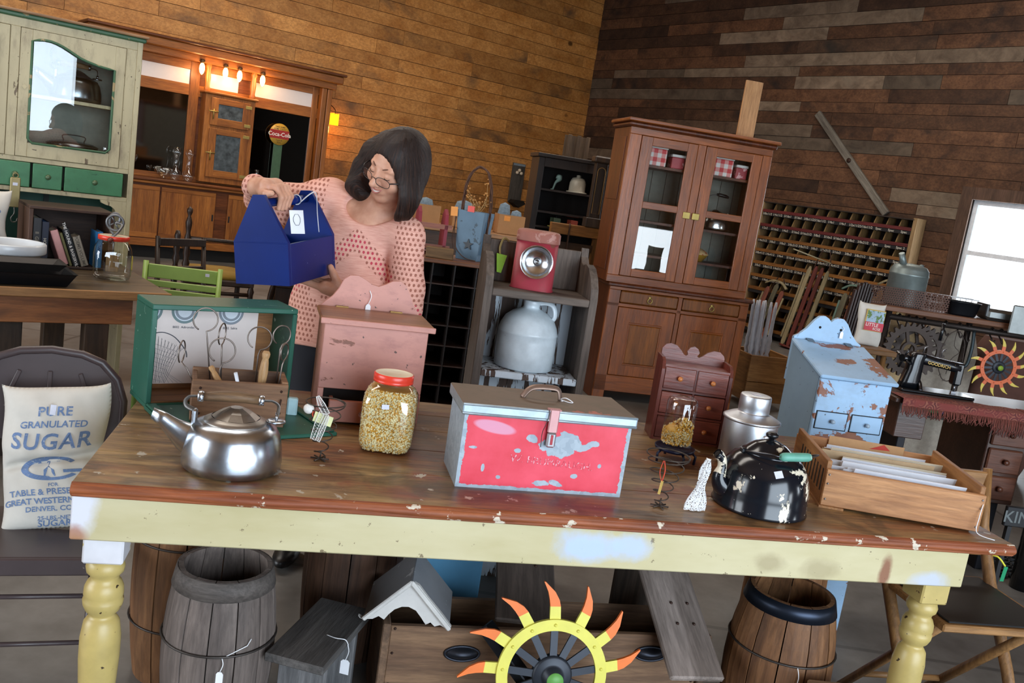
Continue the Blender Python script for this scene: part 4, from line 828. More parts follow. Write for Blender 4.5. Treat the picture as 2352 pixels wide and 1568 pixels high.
MB().cyl((0, .06, .155), (w_, .06, .155), .010).build('stretcher', M_CHAIRX, fc); MB().cyl((.03, .34, .09), (w_-.03, .34, .09), .010).build('stretcher', M_CHAIRX, fc)
MB().tube(bez([(w_, .315, .54), (w_+.02, .29, .545), (w_+.045, .28, .52)], 10), .003, 6).build('tag_string', plain('yellow_string', '#d4cf3c', .7), fc); MB().at((w_+.047, .278, .50), (0, R(12), R(30))).box(-.016, .016, 0, .001, -.03, .018).build('price_tag', plain('green_tag', '#1f8f62', .6), fc)
# ------------------------------------------------------------------ weathered wall shelf with jug and lantern (stands behind the table)
M_WSH = wood('weathered_shelf', '#73665c', '#463c36', 2, .75, 1.0, rnd_v=.12, bump=.6); M_WSHX = wood('weathered_shelf_x', '#75685e', '#4a4039', 0, .75, 1.0, rnd_v=.12, bump=.6)
M_PEEL = worn('peeling_white_paint', '#c3ccd4', '#4f3a2e', .52, 26, .7, stretch=(1, 1, .12), under2='#3a2a22', bump=.5)
SHL = tw(1.095, 1.0, 0); SHR = TROT-R(6)
sh = thing('weathered_shelf', 'tall weathered grey wooden shelf unit with scrolled sides and peeling white back', 'shelf', (-.115, 2.90, 0), R(9))
W_, D_ = .385, .26
prof = [(0, 0), (D_, 0), (D_, 1.285), (D_-.012, 1.285), (D_-.02, 1.255), (D_-.045, 1.235), (D_-.07, 1.228), (D_-.12, 1.237), (D_-.165, 1.228), (D_-.215, 1.20), (.012, 1.165), (0, 1.13)]
for x in (0, W_-.026): MB().prism(prof, x, x+.026, 'yz').build('side_board', M_WSH, sh)
MB().box(.026, W_-.026, .0, D_-.012, 1.102, 1.128, .003).build('shelf_board', M_WSHX, sh); MB().box(.026, W_-.026, .004, D_-.012, .826, .850, .003).build('shelf_board', M_PEEL, sh); MB().box(.026, W_-.026, .004, D_-.012, .44, .465, .003).build('shelf_board', M_WSHX, sh)
bb = 5
for i in range(bb): x0_ = .026+(W_-.052)*i/bb; MB().box(x0_+.001, .026+(W_-.052)*(i+1)/bb-.001, D_-.012, D_-.004, 0, 1.10).build('back_board', M_PEEL, sh)
MB().box(.026, W_-.026, D_-.014, D_-.002, 1.128, 1.272, .002).build('back_rail', M_WSH, sh)
MB().tube(bez([(.09, D_-.02, 1.273), (.07, D_-.03, 1.282), (.06, D_-.032, 1.25), (.063, D_-.033, 1.225)], 14), .004, 6).build('tag_cord', plain('jute_cord', '#9a8a55', .8), sh)
MB().at((.066, D_-.036, 1.20), (0, R(6), R(-10))).prism([(-.018, .025), (.02, .025), (.014, -.04), (-.002, -.04)], 0, .0012).build('price_tag', plain('lime_tag', '#9fd63a', .6), sh)
def shp(x, y, z): return sh.matrix_basis @ Vector((x, y, z))
jg = thing('stoneware_jug', 'large pale stoneware jug with loop handle on the lower shelf', 'jug', shp(.186, .125, .8505), 0); jg.scale = (1.1, 1.1, 1.06)
MB().lathe([(0, .0), (.088, 0), (.0935, .004), (.0955, .05), (.0955, .095), (.0945, .115), (.0965, .118), (.0945, .124), (.090, .142), (.078, .166), (.058, .184), (.036, .195), (.028, .198), (.0255, .203), (.0265, .212), (.0285, .222), (.027, .225), (.018, .225), (.017, .205)], 56).build('body', worn('salt_glaze', '#c3ced4', '#8f9294', .72, 30, .3, fine=('#8c8f90', 14, .71), bump=.05), jg)
MB().tube(bez([(.024, 0, .218), (.045, 0, .222), (.066, 0, .216), (.076, 0, .198), (.078, 0, .178), (.072, 0, .166)], 20), [.0095]*21, 10, sq=.6).build('handle', plain('jug_glaze', '#c8d2d8', .3, var=.05), jg)
ln = thing('red_lantern', 'faded red tin lamp box with round silver reflector on the upper shelf', 'lantern', shp(.172, .11, 1.1285), R(-8)); ln.scale = (1.14,)*3
M_LRED = worn('faded_red_tin', '#9c3340', '#7d4a3e', .60, 8, .45, grime='#7a3a34', bump=.1)
ov = lambda r_, z, k=3.2: [(x*1.0, y*.72, z) for x, y in squircle(r_, 36, k)]
MB().rings([ov(.066, 0), ov(.066, .002), ov(.063, .005), ov(.0625, .145)], True, True).build('body', M_LRED, ln); MB().rings([ov(.065, .143), ov(.0655, .146), ov(.065, .170), ov(.060, .176), ov(.05, .178)], True, True).build('cap', worn('rusted_lid', '#8d5548', '#a5766a', .55, 20, .6), ln)
rf = MB().lathe([(.001, .004), (.012, .005), (.028, .010), (.040, .019), (.0475, .032), (.049, .032), (.049, .029), (.041, .014), (.026, .004), (.0, -.001)], 48).build('reflector', plain('silvered_reflector', '#ccd0d4', .22, 1, .06), ln, 'round silver bowl reflector'); rf.location = (.012, -.047, .088); rf.rotation_euler = (R(90), 0, R(4))
MB().lathe([(.003, .0), (.011, .006), (.011, .010), (.006, .013), (.005, .008), (0, .008)], 20).build('lamp_socket', plain('socket_steel', '#8d8f92', .3, .9), rf)

# ------------------------------------------------------------------ pale blue potato bin standing on the floor
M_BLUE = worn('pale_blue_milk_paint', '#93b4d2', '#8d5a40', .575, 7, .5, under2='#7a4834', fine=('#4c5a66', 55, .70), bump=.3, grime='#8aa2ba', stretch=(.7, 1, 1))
M_BLUE_SHADED = worn('pale_blue_shaded', '#7f97ab', '#8d5a40', .70, 6, .55, fine=('#3c4650', 50, .71), bump=.2)  # darker blue for the side panels: their shade is put into the paint
bb_ = thing('blue_bin', 'tall rubbed pale blue potato bin with slant lid and two small drawers', 'bin', tw(2.185, .955, 0), R(8))
W_, D_ = .272, .27
zf, zb = .968, 1.045
MB().box(0, W_, 0, .016, 0, zf, .003).build('front_panel', M_BLUE, bb_)
for x in (0, W_-.014): MB().prism([(.016, 0), (D_, 0), (D_, zb), (.016, zf+.004)], x, x+.014, 'yz').build('side_panel', M_BLUE_SHADED, bb_)
cr = [(0, .9), (0, zb+.025), (.018, zb+.035), (.045, zb+.06), (.07, zb+.095), (.088, zb+.112), (.108, zb+.115), (.124, zb+.107), (.136, zb+.095), (.148, zb+.107), (.165, zb+.115), (.185, zb+.112), (.204, zb+.095), (.228, zb+.058), (.252, zb+.033), (W_, zb+.022), (W_, .9)]
bkb = MB().prism(cr, D_, D_+.016).build('back_board', M_BLUE, bb_)
for x in (.095, .18): MB().cyl((x, D_-.001, zb+.07), (x, D_+.004, zb+.07), .005, seg=10).build('peg_hole', plain('dark_recess', '#120c0a', .9), bkb)
an = math.atan2(zb-zf, D_); b = MB().at((0, 0, zf+.006), (an, 0, 0)); b.box(-.012, W_+.012, -.02, D_/math.cos(an)-.004, 0, .014, .004); ldb = b.build('lid', M_BLUE, bb_)
for x in (.06, .215): MB().at((x, D_-.012, zb+.019), (an, 0, 0)).box(-.013, .013, -.016, .008, 0, .003, .001).build('hinge', plain('grey_hinge', '#6f7a80', .4, .7), ldb)
for x in (.012, .145):
    d_ = MB().box(x, x+.115, -.004, .0, .788, .848, .0015).build('drawer', M_BLUE, bb_); fr_ = MB()
    for q in ((x-.003, x+.118, .785, .788), (x-.003, x+.118, .848, .851), (x-.003, x, .788, .848), (x+.115, x+.118, .788, .848)): fr_.box(q[0], q[1], -.002, 0, q[2], q[3])
    fr_.build('drawer_gap', plain('dark_recess', '#120c0a', .9), d_)
    kn = MB().lathe([(.004, 0), (.005, .007), (.008, .010), (.007, .016), (0, .018)], 14).build('knob', plain('grey_blue_knob', '#9db0c0', .4), d_); kn.location = (x+.058, -.004, .818); kn.rotation_euler = (R(90), 0, 0)
price_tag(bb_, (.182, D_-.004, zb+.085), .02, w=.013, h=.026)

# ------------------------------------------------------------------ black pigeonhole cabinet behind the woman
M_BLK = wood('black_stained_wood', '#2a211d', '#171210', 2, .5, 1.0, rnd_v=.05); M_BRT = wood('brown_cubby_top', '#8a5734', '#5c3620', 0, .45, 1.0)
CUB = Vector((-.62, 4.05, 0)); CUR = R(13)
cb = thing('pigeonhole_cabinet', 'low black pigeonhole cabinet with brown plank top behind the shelf', 'cabinet', CUB, CUR)
W_, D_, H_ = .84, .34, 1.09
MB().box(-.01, W_+.01, -.012, D_, H_-.02, H_, .003).build('top', M_BRT, cb); MB().box(0, W_, D_-.01, D_, 0, H_-.02).build('back', M_BLK, cb); MB().box(0, W_, 0, D_-.01, 0, .10, .002).build('plinth', M_BRT, cb)
for x in (0, W_-.012): MB().box(x, x+.012, 0, D_-.01, .1, H_-.02).build('side', M_BLK, cb)
nc, nr = 8, 10
for i in range(1, nc): MB().box(W_*i/nc-.003, W_*i/nc+.003, .002, D_-.01, .1, H_-.02).build('divider', M_BLK, cb)
for j in range(1, nr): MB().box(.012, W_-.012, .003, D_-.011, .1+(H_-.12)*j/nr-.003, .1+(H_-.12)*j/nr+.003).build('shelf', M_BRT if False else wood('cubby_edge', '#4a3226', '#2a1c16', 0, .5), cb)
def cup(x, y): return cb.matrix_basis @ Vector((x, y, H_+.0005))
# star box with grapevine handle
vb = thing('star_basket', 'blue-grey star box with tall grapevine handle and dried flowers', 'basket', cup(.405, .17), R(-22))
M_STARB = worn('slate_blue_box', '#587387', '#3d4d58', .60, 18, .55, bump=.15)
tp = [(-.072, .052, .20), (-.055, .042, 0)]
def tap(x, y, z): f = .78+.22*z/.235; return (x*f, y*f, z)
b = MB(); c_ = [(-.072, -.058), (.072, -.058), (.072, .058), (-.072, .058)]; ci = [(x*.88, y*.88) for x, y in c_]
b.rings([[tap(x, y, 0) for x, y in c_], [tap(x, y, .235) for x, y in c_], [tap(x, y, .235) for x, y in ci], [tap(x*.97, y*.97, .03) for x, y in ci]], True, True, False); b.build('box', M_STARB, vb)
st5 = [(.028*(1 if i % 2 == 0 else .42)*math.sin(i*math.pi/5)+.005, .075+.028*(1 if i % 2 == 0 else .42)*math.cos(i*math.pi/5)) for i in range(10)]; MB().prism(st5, -.056, -.050).build('star', plain('dark_star', '#3a3f44', .6), vb)
M_VINE = wood('grapevine', '#6b4530', '#3b2519', 2, .75, 4); hp = bez([(-.074, 0, .02), (-.074, 0, .20), (-.075, 0, .32), (-.06, 0, .40), (-.015, 0, .445), (.03, 0, .43), (.06, 0, .36), (.072, 0, .26), (.070, 0, .18), (.066, 0, .03)], 45)
for q in range(3):
    hv = MB().tube([(p[0]+.005*math.cos(i*.5+q*2.1), p[1]+.005*math.sin(i*.5+q*2.1), p[2]+.003*math.sin(i*.7+q)) for i, p in enumerate(hp)], .0042, 6).build('vine', M_VINE, vb)
rv = random.Random(4); b = MB(); fl = MB()
for i in range(14):
    x, z = rv.choice(((-.05, .34), (.055, .34), (.0, .26), (.02, .24), (.06, .30), (-.045, .32))); x += rv.gauss(0, .012); z += rv.gauss(0, .02); y = rv.uniform(-.04, 0)
    b.tube(bez([(rv.uniform(-.03, .03), -.02, .2), (x*.5+rv.gauss(0, .02), y, .26), (x, y, z)], 8), .0008, 4)
    for k_ in range(4): fl.ball((x+rv.gauss(0, .007), y+rv.gauss(0, .007), z+rv.gauss(0, .008)), rv.uniform(.003, .006), 6, 4)
b.build('dried_stems', plain('straw_stem', '#b59563', .8), vb)['kind'] = 'stuff'; fl.build('dried_flowers', plain('dried_petals', '#a8743a', .8, var=.3), vb)['kind'] = 'stuff'
MB().tube(bez([(-.078, -.06, .23), (-.07, -.065, .12), (-.05, -.066, .05), (.0, -.06, .01), (.06, -.064, .004)], 20), .0022, 6).tube(bez([(-.072, -.06, .20), (-.08, -.062, .10), (-.06, -.066, .03)], 16), .002, 6).build('loose_vine', M_VINE, vb)
M_ORT = plain('orange_tag', '#e0944a', .7); MB().at((-.085, -.066, .222), (0, R(-4), R(12))).box(-.017, .017, 0, .001, -.022, .022).build('price_tag', M_ORT, vb); MB().at((.0, -.062, .245), (0, 0, 0)).box(-.018, .018, 0, .001, -.014, .014).build('price_tag', plain('pink_tag', '#d85a52', .7), vb)
# red wooden toys / crates left of it
M_BARNRED = worn('barn_red', '#7e2130', '#5a2a26', .62, 10, .6)
rc = thing('red_shelf', 'barn red wooden rack with cut-out ends behind the star box', 'rack', cup(.13, .14), R(16))
for x in (0, .13): MB().prism([(0, 0), (.12, 0), (.12, .15), (.10, .20), (.06, .225), (.02, .20), (0, .15)], x, x+.016, 'yz').build('end_board', M_BARNRED, rc)
for z in (.03, .13): MB().box(-.02, .166, .0, .02, z, z+.022).build('slat', wood('pink_slat', '#a86a55', '#7d4a3c', 0, .6), rc)
MB().box(.016, .13, .03, .11, 0, .015).build('base', M_BARNRED, rc)
o = MB().box(0, .13, 0, .06, 0, .05, .003).build('small_crate', wood('small_crate_wood', '#8b6a44', '#5a4228', 0, .65)); place(o, cup(.17, .02), CUR+R(-6)); tag(o, 'small rough wooden block box on the cabinet edge behind her shoulder', 'box')
# ------------------------------------------------------------------ plank workbench on the left
BO = Vector((-1.566, 3.965, 0)); BR = ROTL
def bw(x, y, z=.7615): return BO + Matrix.Rotation(BR, 3, 'Z') @ Vector((x, y, z))
M_BTOP = wood('dark_bench_top', '#6f5c42', '#3d3122', 0, .45, 1.0, dark='#2c241a', rnd_v=.15); M_BFACE = wood('burnt_orange_plank', '#a5693a', '#6b3d1e', 0, .6, 1.0, dark='#2f231a', rnd_v=.1); M_BEDGE = wood('bench_edge', '#b98a55', '#8c6238', 0, .55)
be = thing('plank_workbench', 'rough plank workbench with dark top standing at the left', 'workbench', BO, BR)
for i in range(5): MB().box(-2.1, 0.0, .012+.208*i, .217+.208*i, .728, .76, .003).build('top_plank', M_BTOP, be)
MB().box(-2.1, .0, -.004, .012, .724, .762, .003).build('front_edge', M_BEDGE, be); MB().box(-2.08, -.16, .02, .045, .61, .726, .003).build('front_apron', M_BFACE, be)
MB().box(-.185, -.16, .045, 1.0, .61, .726, .003).build('end_apron', M_BFACE, be)
for x, y in ((-.30, .07), (-.30, .95), (-1.9, .07), (-1.9, .95)): MB().box(x-.05, x+.05, y-.04, y+.04, 0, .61, .004).build('leg', wood('bench_leg_wood', '#5f4630', '#38281a', 2, .65), be)
for x in (-.62, -.85, -1.1): MB().box(x-.05, x+.04, .10, .125, 0, .61, .003).build('brace_board', wood('dark_brace', '#4c3a2a', '#2b2018', 2, .7), be)
MB().box(-1.9, -.30, .50, .53, .12, .20, .003).build('stretcher', wood('dark_brace_x', '#4c3a2a', '#2b2018', 0, .7), be)

# ------------------------------------------------------------------ cream hutch with glass doors
M_CREAM = worn('aged_cream_paint', '#bfb28e', '#6e5c45', .665, 11, .55, grime='#8f7f66', stretch=(1, 1, .3), fine=('#4d3f30', 60, .71), bump=.25); M_HGREEN = worn('hutch_green', '#3d7a50', '#2f5d42', .66, 12, .5, grime='#35663f'); M_HTRIM = worn('green_trim', '#3f6244', '#a08a62', .62, 20, .5)
hu = thing('kitchen_hutch', 'tall worn cream kitchen hutch with green drawers and curved glass doors', 'hutch', bw(0, 1.10, 0), BR)
XL, XR, HT = -1.07, .085, 1.95
for x in (XL, XR-.028): MB().box(x, x+.028, .0, .32, 0, HT, .003).build('side_post', M_CREAM, hu)
MB().box(XL+.028, XR-.028, .305, .32, .60, HT, .0).build('back_panel', plain('grey_interior', '#8b8a80', .7), hu)
MB().box(XL-.02, XR+.022, -.03, .33, HT, HT+.014, .004).build('cornice', wood('bare_cornice', '#b38a63', '#7d5c40', 0, .6), hu); MB().box(XL-.01, XR+.012, -.018, .325, HT-.022, HT, .006).build('cornice_bead', M_HTRIM, hu)
MB().box(XL+.028, XR-.028, .0, .022, 1.885, HT-.022, .002).build('top_rail', M_CREAM, hu); MB().box(XL+.028, XR-.028, .0, .022, 1.228, 1.252, .002).build('mid_rail', M_CREAM, hu); MB().box(XL+.028, XR-.028, .0, .30, 1.075, 1.098, .002).build('drawer_rail', M_CREAM, hu)
MB().box(XL+.028, XR-.028, .022, .30, 1.232, 1.25).build('floor_shelf', M_CREAM, hu); MB().box(XL+.028, XR-.028, .03, .30, 1.555, 1.572).build('inner_shelf', M_CREAM, hu)
def hutch_door(xa, xb, mirror, keyhole):
    z0, z1 = 1.254, 1.883; d = bpy.data.objects.new('door', None); COL.objects.link(d); d.parent = hu; sw = .052
    ga, gb = xa+sw, xb-sw; gz0, gz1 = z0+.072, z1-.055
    cv = [(ga+(gb-ga)*t_, gz1-.068*(.5-.5*math.cos(math.pi*t_))+.030*math.sin(math.pi*min(1, t_*1.7))*(1-t_)) for t_ in np.linspace(0, 1, 15)]
    if mirror: cv = [(ga+gb-x, z) for x, z in cv][::-1]
    MB().box(xa, ga, -.004, .018, z0, z1, .002).build('stile', M_CREAM, d); MB().box(gb, xb, -.004, .018, z0, z1, .002).build('stile', M_CREAM, d); MB().box(ga, gb, -.004, .018, z0, gz0, .002).build('bottom_rail', M_CREAM, d)
    MB().prism(cv+[(gb, z1), (ga, z1)], -.004, .018).build('arched_rail', M_CREAM, d)
    lp = [(x, -.006, z) for x, z in cv]; lp = lp+[(gb, -.006, gz0+.02), (gb-.02, -.006, gz0), (ga+.02, -.006, gz0), (ga, -.006, gz0+.02)]
    MB().tube(lp, .0065, 8, True).build('green_bead', M_HTRIM, d)
    MB().prism([(ga-.004, gz0-.004)]+[(gb+.004, gz0-.004)]+[(x, z+.004) for x, z in cv[::-1]], .006, .009).build('pane', pane('old_glass', (.96, .98, .97), .25), d)
    if keyhole: MB().prism([(0+xa+.026, 1.585), (xa+.038, 1.60), (xa+.026, 1.615), (xa+.014, 1.60)], -.006, -.004).build('keyhole_plate', plain('aged_brass_plate', '#a79877', .5, .5), d)
    return d
hutch_door(-.492, .002, False, True); hutch_door(-1.035, -.540, True, False)
MB().box(-.538, -.494, -.002, .02, 1.252, 1.885, .002).build('centre_stile', M_CREAM, hu); MB().box(.004, XR-.028, .0, .02, 1.252, 1.885, .002).build('stile', M_CREAM, hu)
for xa, xb in ((-1.035, -.70), (-.69, -.57), (-.560, -.420), (-.408, -.270), (-.258, .030)):
    dd = MB().box(xa, xb, -.006, .014, 1.101, 1.225, .003).build('drawer', M_HGREEN, hu); kn = MB().lathe([(.006, 0), (.006, .008), (.013, .013), (.014, .02), (.008, .026), (0, .027)], 16).build('knob', plain('aged_green_knob', '#566a4c', .4, .3), dd); kn.location = ((xa+xb)/2, -.006, 1.163); kn.rotation_euler = (R(90), 0, 0)
br = [(XR-.028, 1.075), (-.075, 1.075), (-.070, 1.060), (-.045, 1.050), (-.02, 1.045), (.0, 1.030), (.015, 1.0), (.035, .985), (.045, .965), (XR-.028, .955)]
MB().prism(br, .0, .02).build('corner_bracket', M_CREAM, hu)
MB().box(XL+.028, XR-.028, .29, .305, .60, 1.075).build('teal_back', plain('dark_teal_board', '#14493f', .55), hu); MB().box(-.30, -.275, .275, .29, .70, 1.075).build('batten', plain('dark_batten', '#15201f', .6), hu)
MB().box(XL+.028, XR-.028, 0, .30, .58, .60).build('base_shelf', M_CREAM, hu)
kk = kettle('kettle', 'dark aluminium kettle on the upper shelf behind the hutch glass', hu.matrix_basis @ Vector((-.20, .15, 1.5725)), BR, plain('smoky_aluminium', '#83878c', .25, 1), plain('black_lid', '#24262a', .4)); kk.scale = (1.18,)*3
MB().tube(bez([(-.085, 0, .12), (-.11, 0, .19), (-.08, 0, .235)], 10), .003, 6).build('raised_bail', plain('dark_bail_wire', '#5a5a5e', .35, .9), kk)
rp_ = thing('roaster_pot', 'round grey roaster pot with wire lid handle on the lower hutch shelf', 'pot', hu.matrix_basis @ Vector((-.20, .15, 1.2505)), BR)
MB().lathe([(0, 0), (.115, 0), (.122, .006), (.125, .085), (.128, .088)], 40).build('body', plain('smoky_aluminium', '#83878c', .25, 1), rp_); MB().lathe([(.129, .087), (.129, .092), (.10, .105), (.05, .112), (0, .114)], 40).build('lid', plain('smoky_aluminium', '#83878c', .25), rp_)
MB().tube(bez([(-.05, -.03, .112), (-.05, -.03, .14), (.05, -.03, .14), (.05, -.03, .112)], 12), .003, 6).build('lid_handle', M_SPR, rp_)
sg = thing('spring_scale', 'brass hanging spring scale with hook on the hutch drawer knob', 'scale', hu.matrix_basis @ Vector((-.490, -.045, 1.155)), BR)
MB().box(-.023, .023, -.004, .004, -.16, -.01, .003).build('face_plate', plain('dull_brass', '#8d7e55', .45, .6), sg); MB().tube([(.012*math.cos(a), 0, .0+.012*math.sin(a)) for a in np.linspace(0, 6.28, 17)[:-1]], .003, 6, True).build('ring', plain('dull_brass', '#8d7e55', .45, .6), sg)
MB().tube(bez([(0, 0, -.16), (.002, 0, -.19), (-.012, 0, -.215), (-.006, 0, -.235), (.012, 0, -.232), (.016, 0, -.215)], 18), .003, 6).build('hook', plain('hook_steel', '#6b6862', .4, .9), sg); MB().box(-.012, .010, -.0055, -.0045, -.05, -.035).build('price_sticker', plain('sticker_white', '#d9dceb', .6), sg)

# ------------------------------------------------------------------ book crate on the bench
cr_ = thing('book_crate', 'dark wooden crate on its side holding a few old books', 'crate', bw(-.495, .60), BR)
W_, D_, H_ = .375, .30, .29; M_CRD = wood('dark_crate', '#4f3527', '#2c1d16', 0, .6)
MB().box(0, W_, 0, D_, H_-.014, H_, .002).build('top_board', M_CRD, cr_); MB().box(0, W_, 0, D_, 0, .012, .002).build('bottom_board', M_CRD, cr_); MB().box(.0, W_, D_-.012, D_, .012, H_-.014).build('back_board', M_CRD, cr_)
for x in (0, W_-.018): MB().box(x, x+.018, 0, D_-.012, .012, H_-.014, .002).build('end_board', wood('crate_end', '#6b4a38', '#3e2a20', 2, .6), cr_)
def book(x, th, h, d, lean, cover, spine_txt=None, txtc='#e8e6e0', label='', pages='#cfc6b0', y=.012, z=.0125):
    k = thing('book', label, 'book', cr_.matrix_basis @ Vector((x, y, z)), 0, 'books in the crate', (0, R(lean), BR))
    b_ = MB(); b_.box(0, .003, 0, d, 0, h); b_.box(th-.003, th, 0, d, 0, h); b_.box(0, th, 0, .003, 0, h); b_.build('cover', cover, k); MB().box(.003, th-.003, .003, d-.004, .003, h-.004).build('pages', plain('page_paper'+pages, pages, .8), k)
    if spine_txt:
        text_on(spine_txt, th*.62, lambda a, q: (th*.28+q, -.0006, h*.5-a), plain('spine_ink'+txtc, txtc, .6), k, 'spine_lettering', bold=.015)
    return k
book(.022, .035, .22, .16, 0, plain('black_leather', '#17151a', .4), 'II  GREEN', '#8c8574', 'black leather book with worn gilt spine at the left of the crate'); book(.059, .030, .205, .15, 0, plain('navy_cloth', '#141c33', .5), 'HOLY', '#b9b4a4', 'dark navy book with blue page block beside the black leather one', '#3f6fa8')
book(.150, .034, .172, .13, -19, plain('pink_cover', '#d09a98', .5), None, label='pink-spined book leaning to the left'); book(.189, .012, .165, .12, -19, plain('olive_cover', '#6d6a3c', .5), None, label='thin olive book leaning beside the pink one')
book(.2055, .030, .185, .13, -19, plain('black_cover', '#101216', .35), 'THE HOUND & BASKERVILLES', '#e6e6e2', 'black book with white spine lettering leaning left'); book(.241, .034, .150, .12, -19, plain('tan_cover', '#9b9384', .6), 'POEMS VOLUME', '#5a5348', 'grey-tan book with printed spine leaning left'); book(.303, .028, .178, .13, 0, plain('bright_blue_cover', '#3f8fd0', .35), 'TALES', '#1f4f8a', 'bright blue book standing at the right of the crate')
bw_ = thing('mixing_bowl', 'white banded stoneware mixing bowl on the bench', 'bowl', bw(-.60, .44), 0)
MB().lathe([(0, .0), (.075, 0), (.085, .004), (.118, .055), (.142, .088), (.152, .088), (.156, .094), (.156, .128), (.152, .134), (.144, .134), (.141, .126), (.120, .06), (.08, .02), (0, .015)], 56).build('body', plain('white_glaze', '#cdd2d6', .25, var=.06, scale=8), bw_)
pn = thing('roasting_pan', 'black oblong roasting pan stacked with a second one at the bench front', 'pan', bw(-.395, .03), BR)
M_PANB = plain('black_pan', '#15161a', .42, .4, .2); 
def panr(x0, x1, y0, y1, z): return [(x0, y0, z), (x1, y0, z), (x1, y1, z), (x0, y1, z)]
MB().rings([panr(-.50, -.03, .03, .18, .001), panr(-.53, 0, 0, .21, .055), panr(-.535, .005, -.005, .215, .059), panr(-.52, -.01, .01, .20, .057), panr(-.49, -.04, .04, .17, .01)], True, True, False).build('pan_body', M_PANB, pn)
p2 = thing('roasting_pan', 'upper black oblong pan nested in the larger one', 'pan', bw(-.425, .05, .8225), 0, None, (R(1), 0, BR)); MB().rings([panr(-.46, -.03, .03, .14, .001), panr(-.49, -.008, 0.005, .165, .030), panr(-.495, -.003, 0, .17, .034), panr(-.48, -.015, .012, .16, .032), panr(-.45, -.04, .04, .13, .008)], True, True, False).build('pan_body', plain('sooty_pan', '#2b2624', .5, .3, .2), p2)
# butter churn jar with crank
cj2 = thing('churn_jar', 'glass butter churn jar with red rimmed lid and iron crank wheel', 'churn', bw(-.178, .35), BR-R(10))
MB().rings(jar_rings([(.0, .003, 4), (.06, .003, 4), (.078, .012, 4), (.083, .03, 4), (.084, .12, 4), (.080, .150, 3.4), (.070, .172, 2.6), (.064, .182, 2), (.064, .196, 2)]), True, False).build('glass', M_JARG, cj2)
lc = MB().lathe([(.0655, .186), (.069, .187), (.069, .206), (.066, .208)], 36).build('lid_band', plain('red_plastic', '#e0402c', .3), cj2); MB().lathe([(.066, .207), (0, .209)], 36).build('lid_top', plain('cream_tin', '#c9bfa8', .5), lc)
M_CAST = plain('cast_grey', '#77787a', .4, .8); wv = MB(); wv.tube([(.036*math.cos(a), 0, .268+.036*math.sin(a)) for a in np.linspace(0, 6.283, 25)[:-1]], .006, 8, True)
for a in (0.5, 2.1, 3.7, 5.2): wv.tube([(0, 0, .268), (.036*math.cos(a), 0, .268+.036*math.sin(a))], .004, 6)
wv.build('gear_wheel', M_CAST, cj2); MB().tube(bez([(0, .01, .209), (-.02, .012, .24), (-.02, .012, .295), (.0, .01, .312), (.018, .005, .30), (.018, 0, .27)], 20), .006, 8).build('frame', M_CAST, cj2); MB().tube(bez([(0, -.012, .268), (.03, -.02, .262), (.01, -.045, .225), (-.02, -.05, .200)], 14), .0055, 8).build('crank', M_CAST, cj2); MB().ball((-.018, -.062, .193), (.014, .02, .012), 12, 8).build('crank_knob', plain('red_wood_knob', '#6a2c1f', .4), cj2)
MB().box(-.028, .028, -.004, .004, .035, .115, .002).build('paddle', wood('paddle_wood', '#b99565', '#8f6c42', 2, .6), cj2); MB().cyl((0, 0, .11), (0, 0, .205), .004).build('shaft', M_CAST, cj2); MB().at((.084, -.02, .10), (0, 0, R(0))).box(-.001, .001, -.02, .02, -.045, .02).build('paper_label', plain('yellow_label', '#c9b13a', .6), cj2)

# ------------------------------------------------------------------ sugar sacks
M_SACK = plain('flour_sack_cotton', '#cfcbc2', .9, var=.08, scale=10, bump=.25); M_SINK = worn('faded_blue_ink', '#6a83ab', '#a3aebf', .60, 120, .9); M_SRED = plain('faded_red_ink', '#b98a94', .9)
def sack(name, label, loc, rot, W, H, T, lines, fold=None):
    k = thing(name, label, 'sack', loc, 0, None, rot)
    def bulge(x, z):
        fx = max(0, 1-abs(2*x/W)**2.6); fz = max(0, 1-abs(2*z/H-1)**3.2); y = T*(fx*fz)**.55
        y *= 1-.06*math.sin(z*60+x*20)
        if fold: y -= .022*math.exp(-((z-fold-.10*x)/.010)**2)*min(1, fx*2) - .006*math.exp(-((z-fold-.03)/.02)**2)
        return max(y+.0025*math.sin(x*90+z*37)*fx*fz, 0)
    def wx(x, z):
        return x*(1+.05*abs(2*z/H-1)**2-.05*math.exp(-((z-(fold or H*.5))/.05)**2))+.006*math.sin(z*25)
    def hz(x, z): return z - .018*(1-abs(2*x/W)**2)*(z/H)*0 + .010*abs(2*x/W)**6*(1 if z > H/2 else -1)
    f = lambda a, q: (lambda x, z: (wx(x, z), -bulge(x, z), hz(x, z)))((a-.5)*W, q*H)
    g = lambda a, q: (lambda x, z: (wx(x, z), .5*bulge(x, z), hz(x, z)))((a-.5)*W, q*H)
    b_ = MB().grid(f, 48, 64); b_.grid(g, 24, 32); b_.build('bag', M_SACK, k)
    for txt, sz, z, ink, sp, arc in lines:
        if callable(txt): txt(k, lambda x, zz: (wx(x, zz), -bulge(x, zz)-.0012, hz(x, zz))); continue
        vs, fs = text_geo(txt, sz, 'CENTER', sp, .02)
        # subdivide by mapping vertices only: glyph triangles are small next to the bulge
        MB().add([(lambda x, zz: (wx(x, zz), -bulge(x, zz)-.0016, hz(x, zz)))(p[0], z+p[1]-arc*p[0]*p[0]) for p in vs], fs).build('lettering', ink, k)
    return k
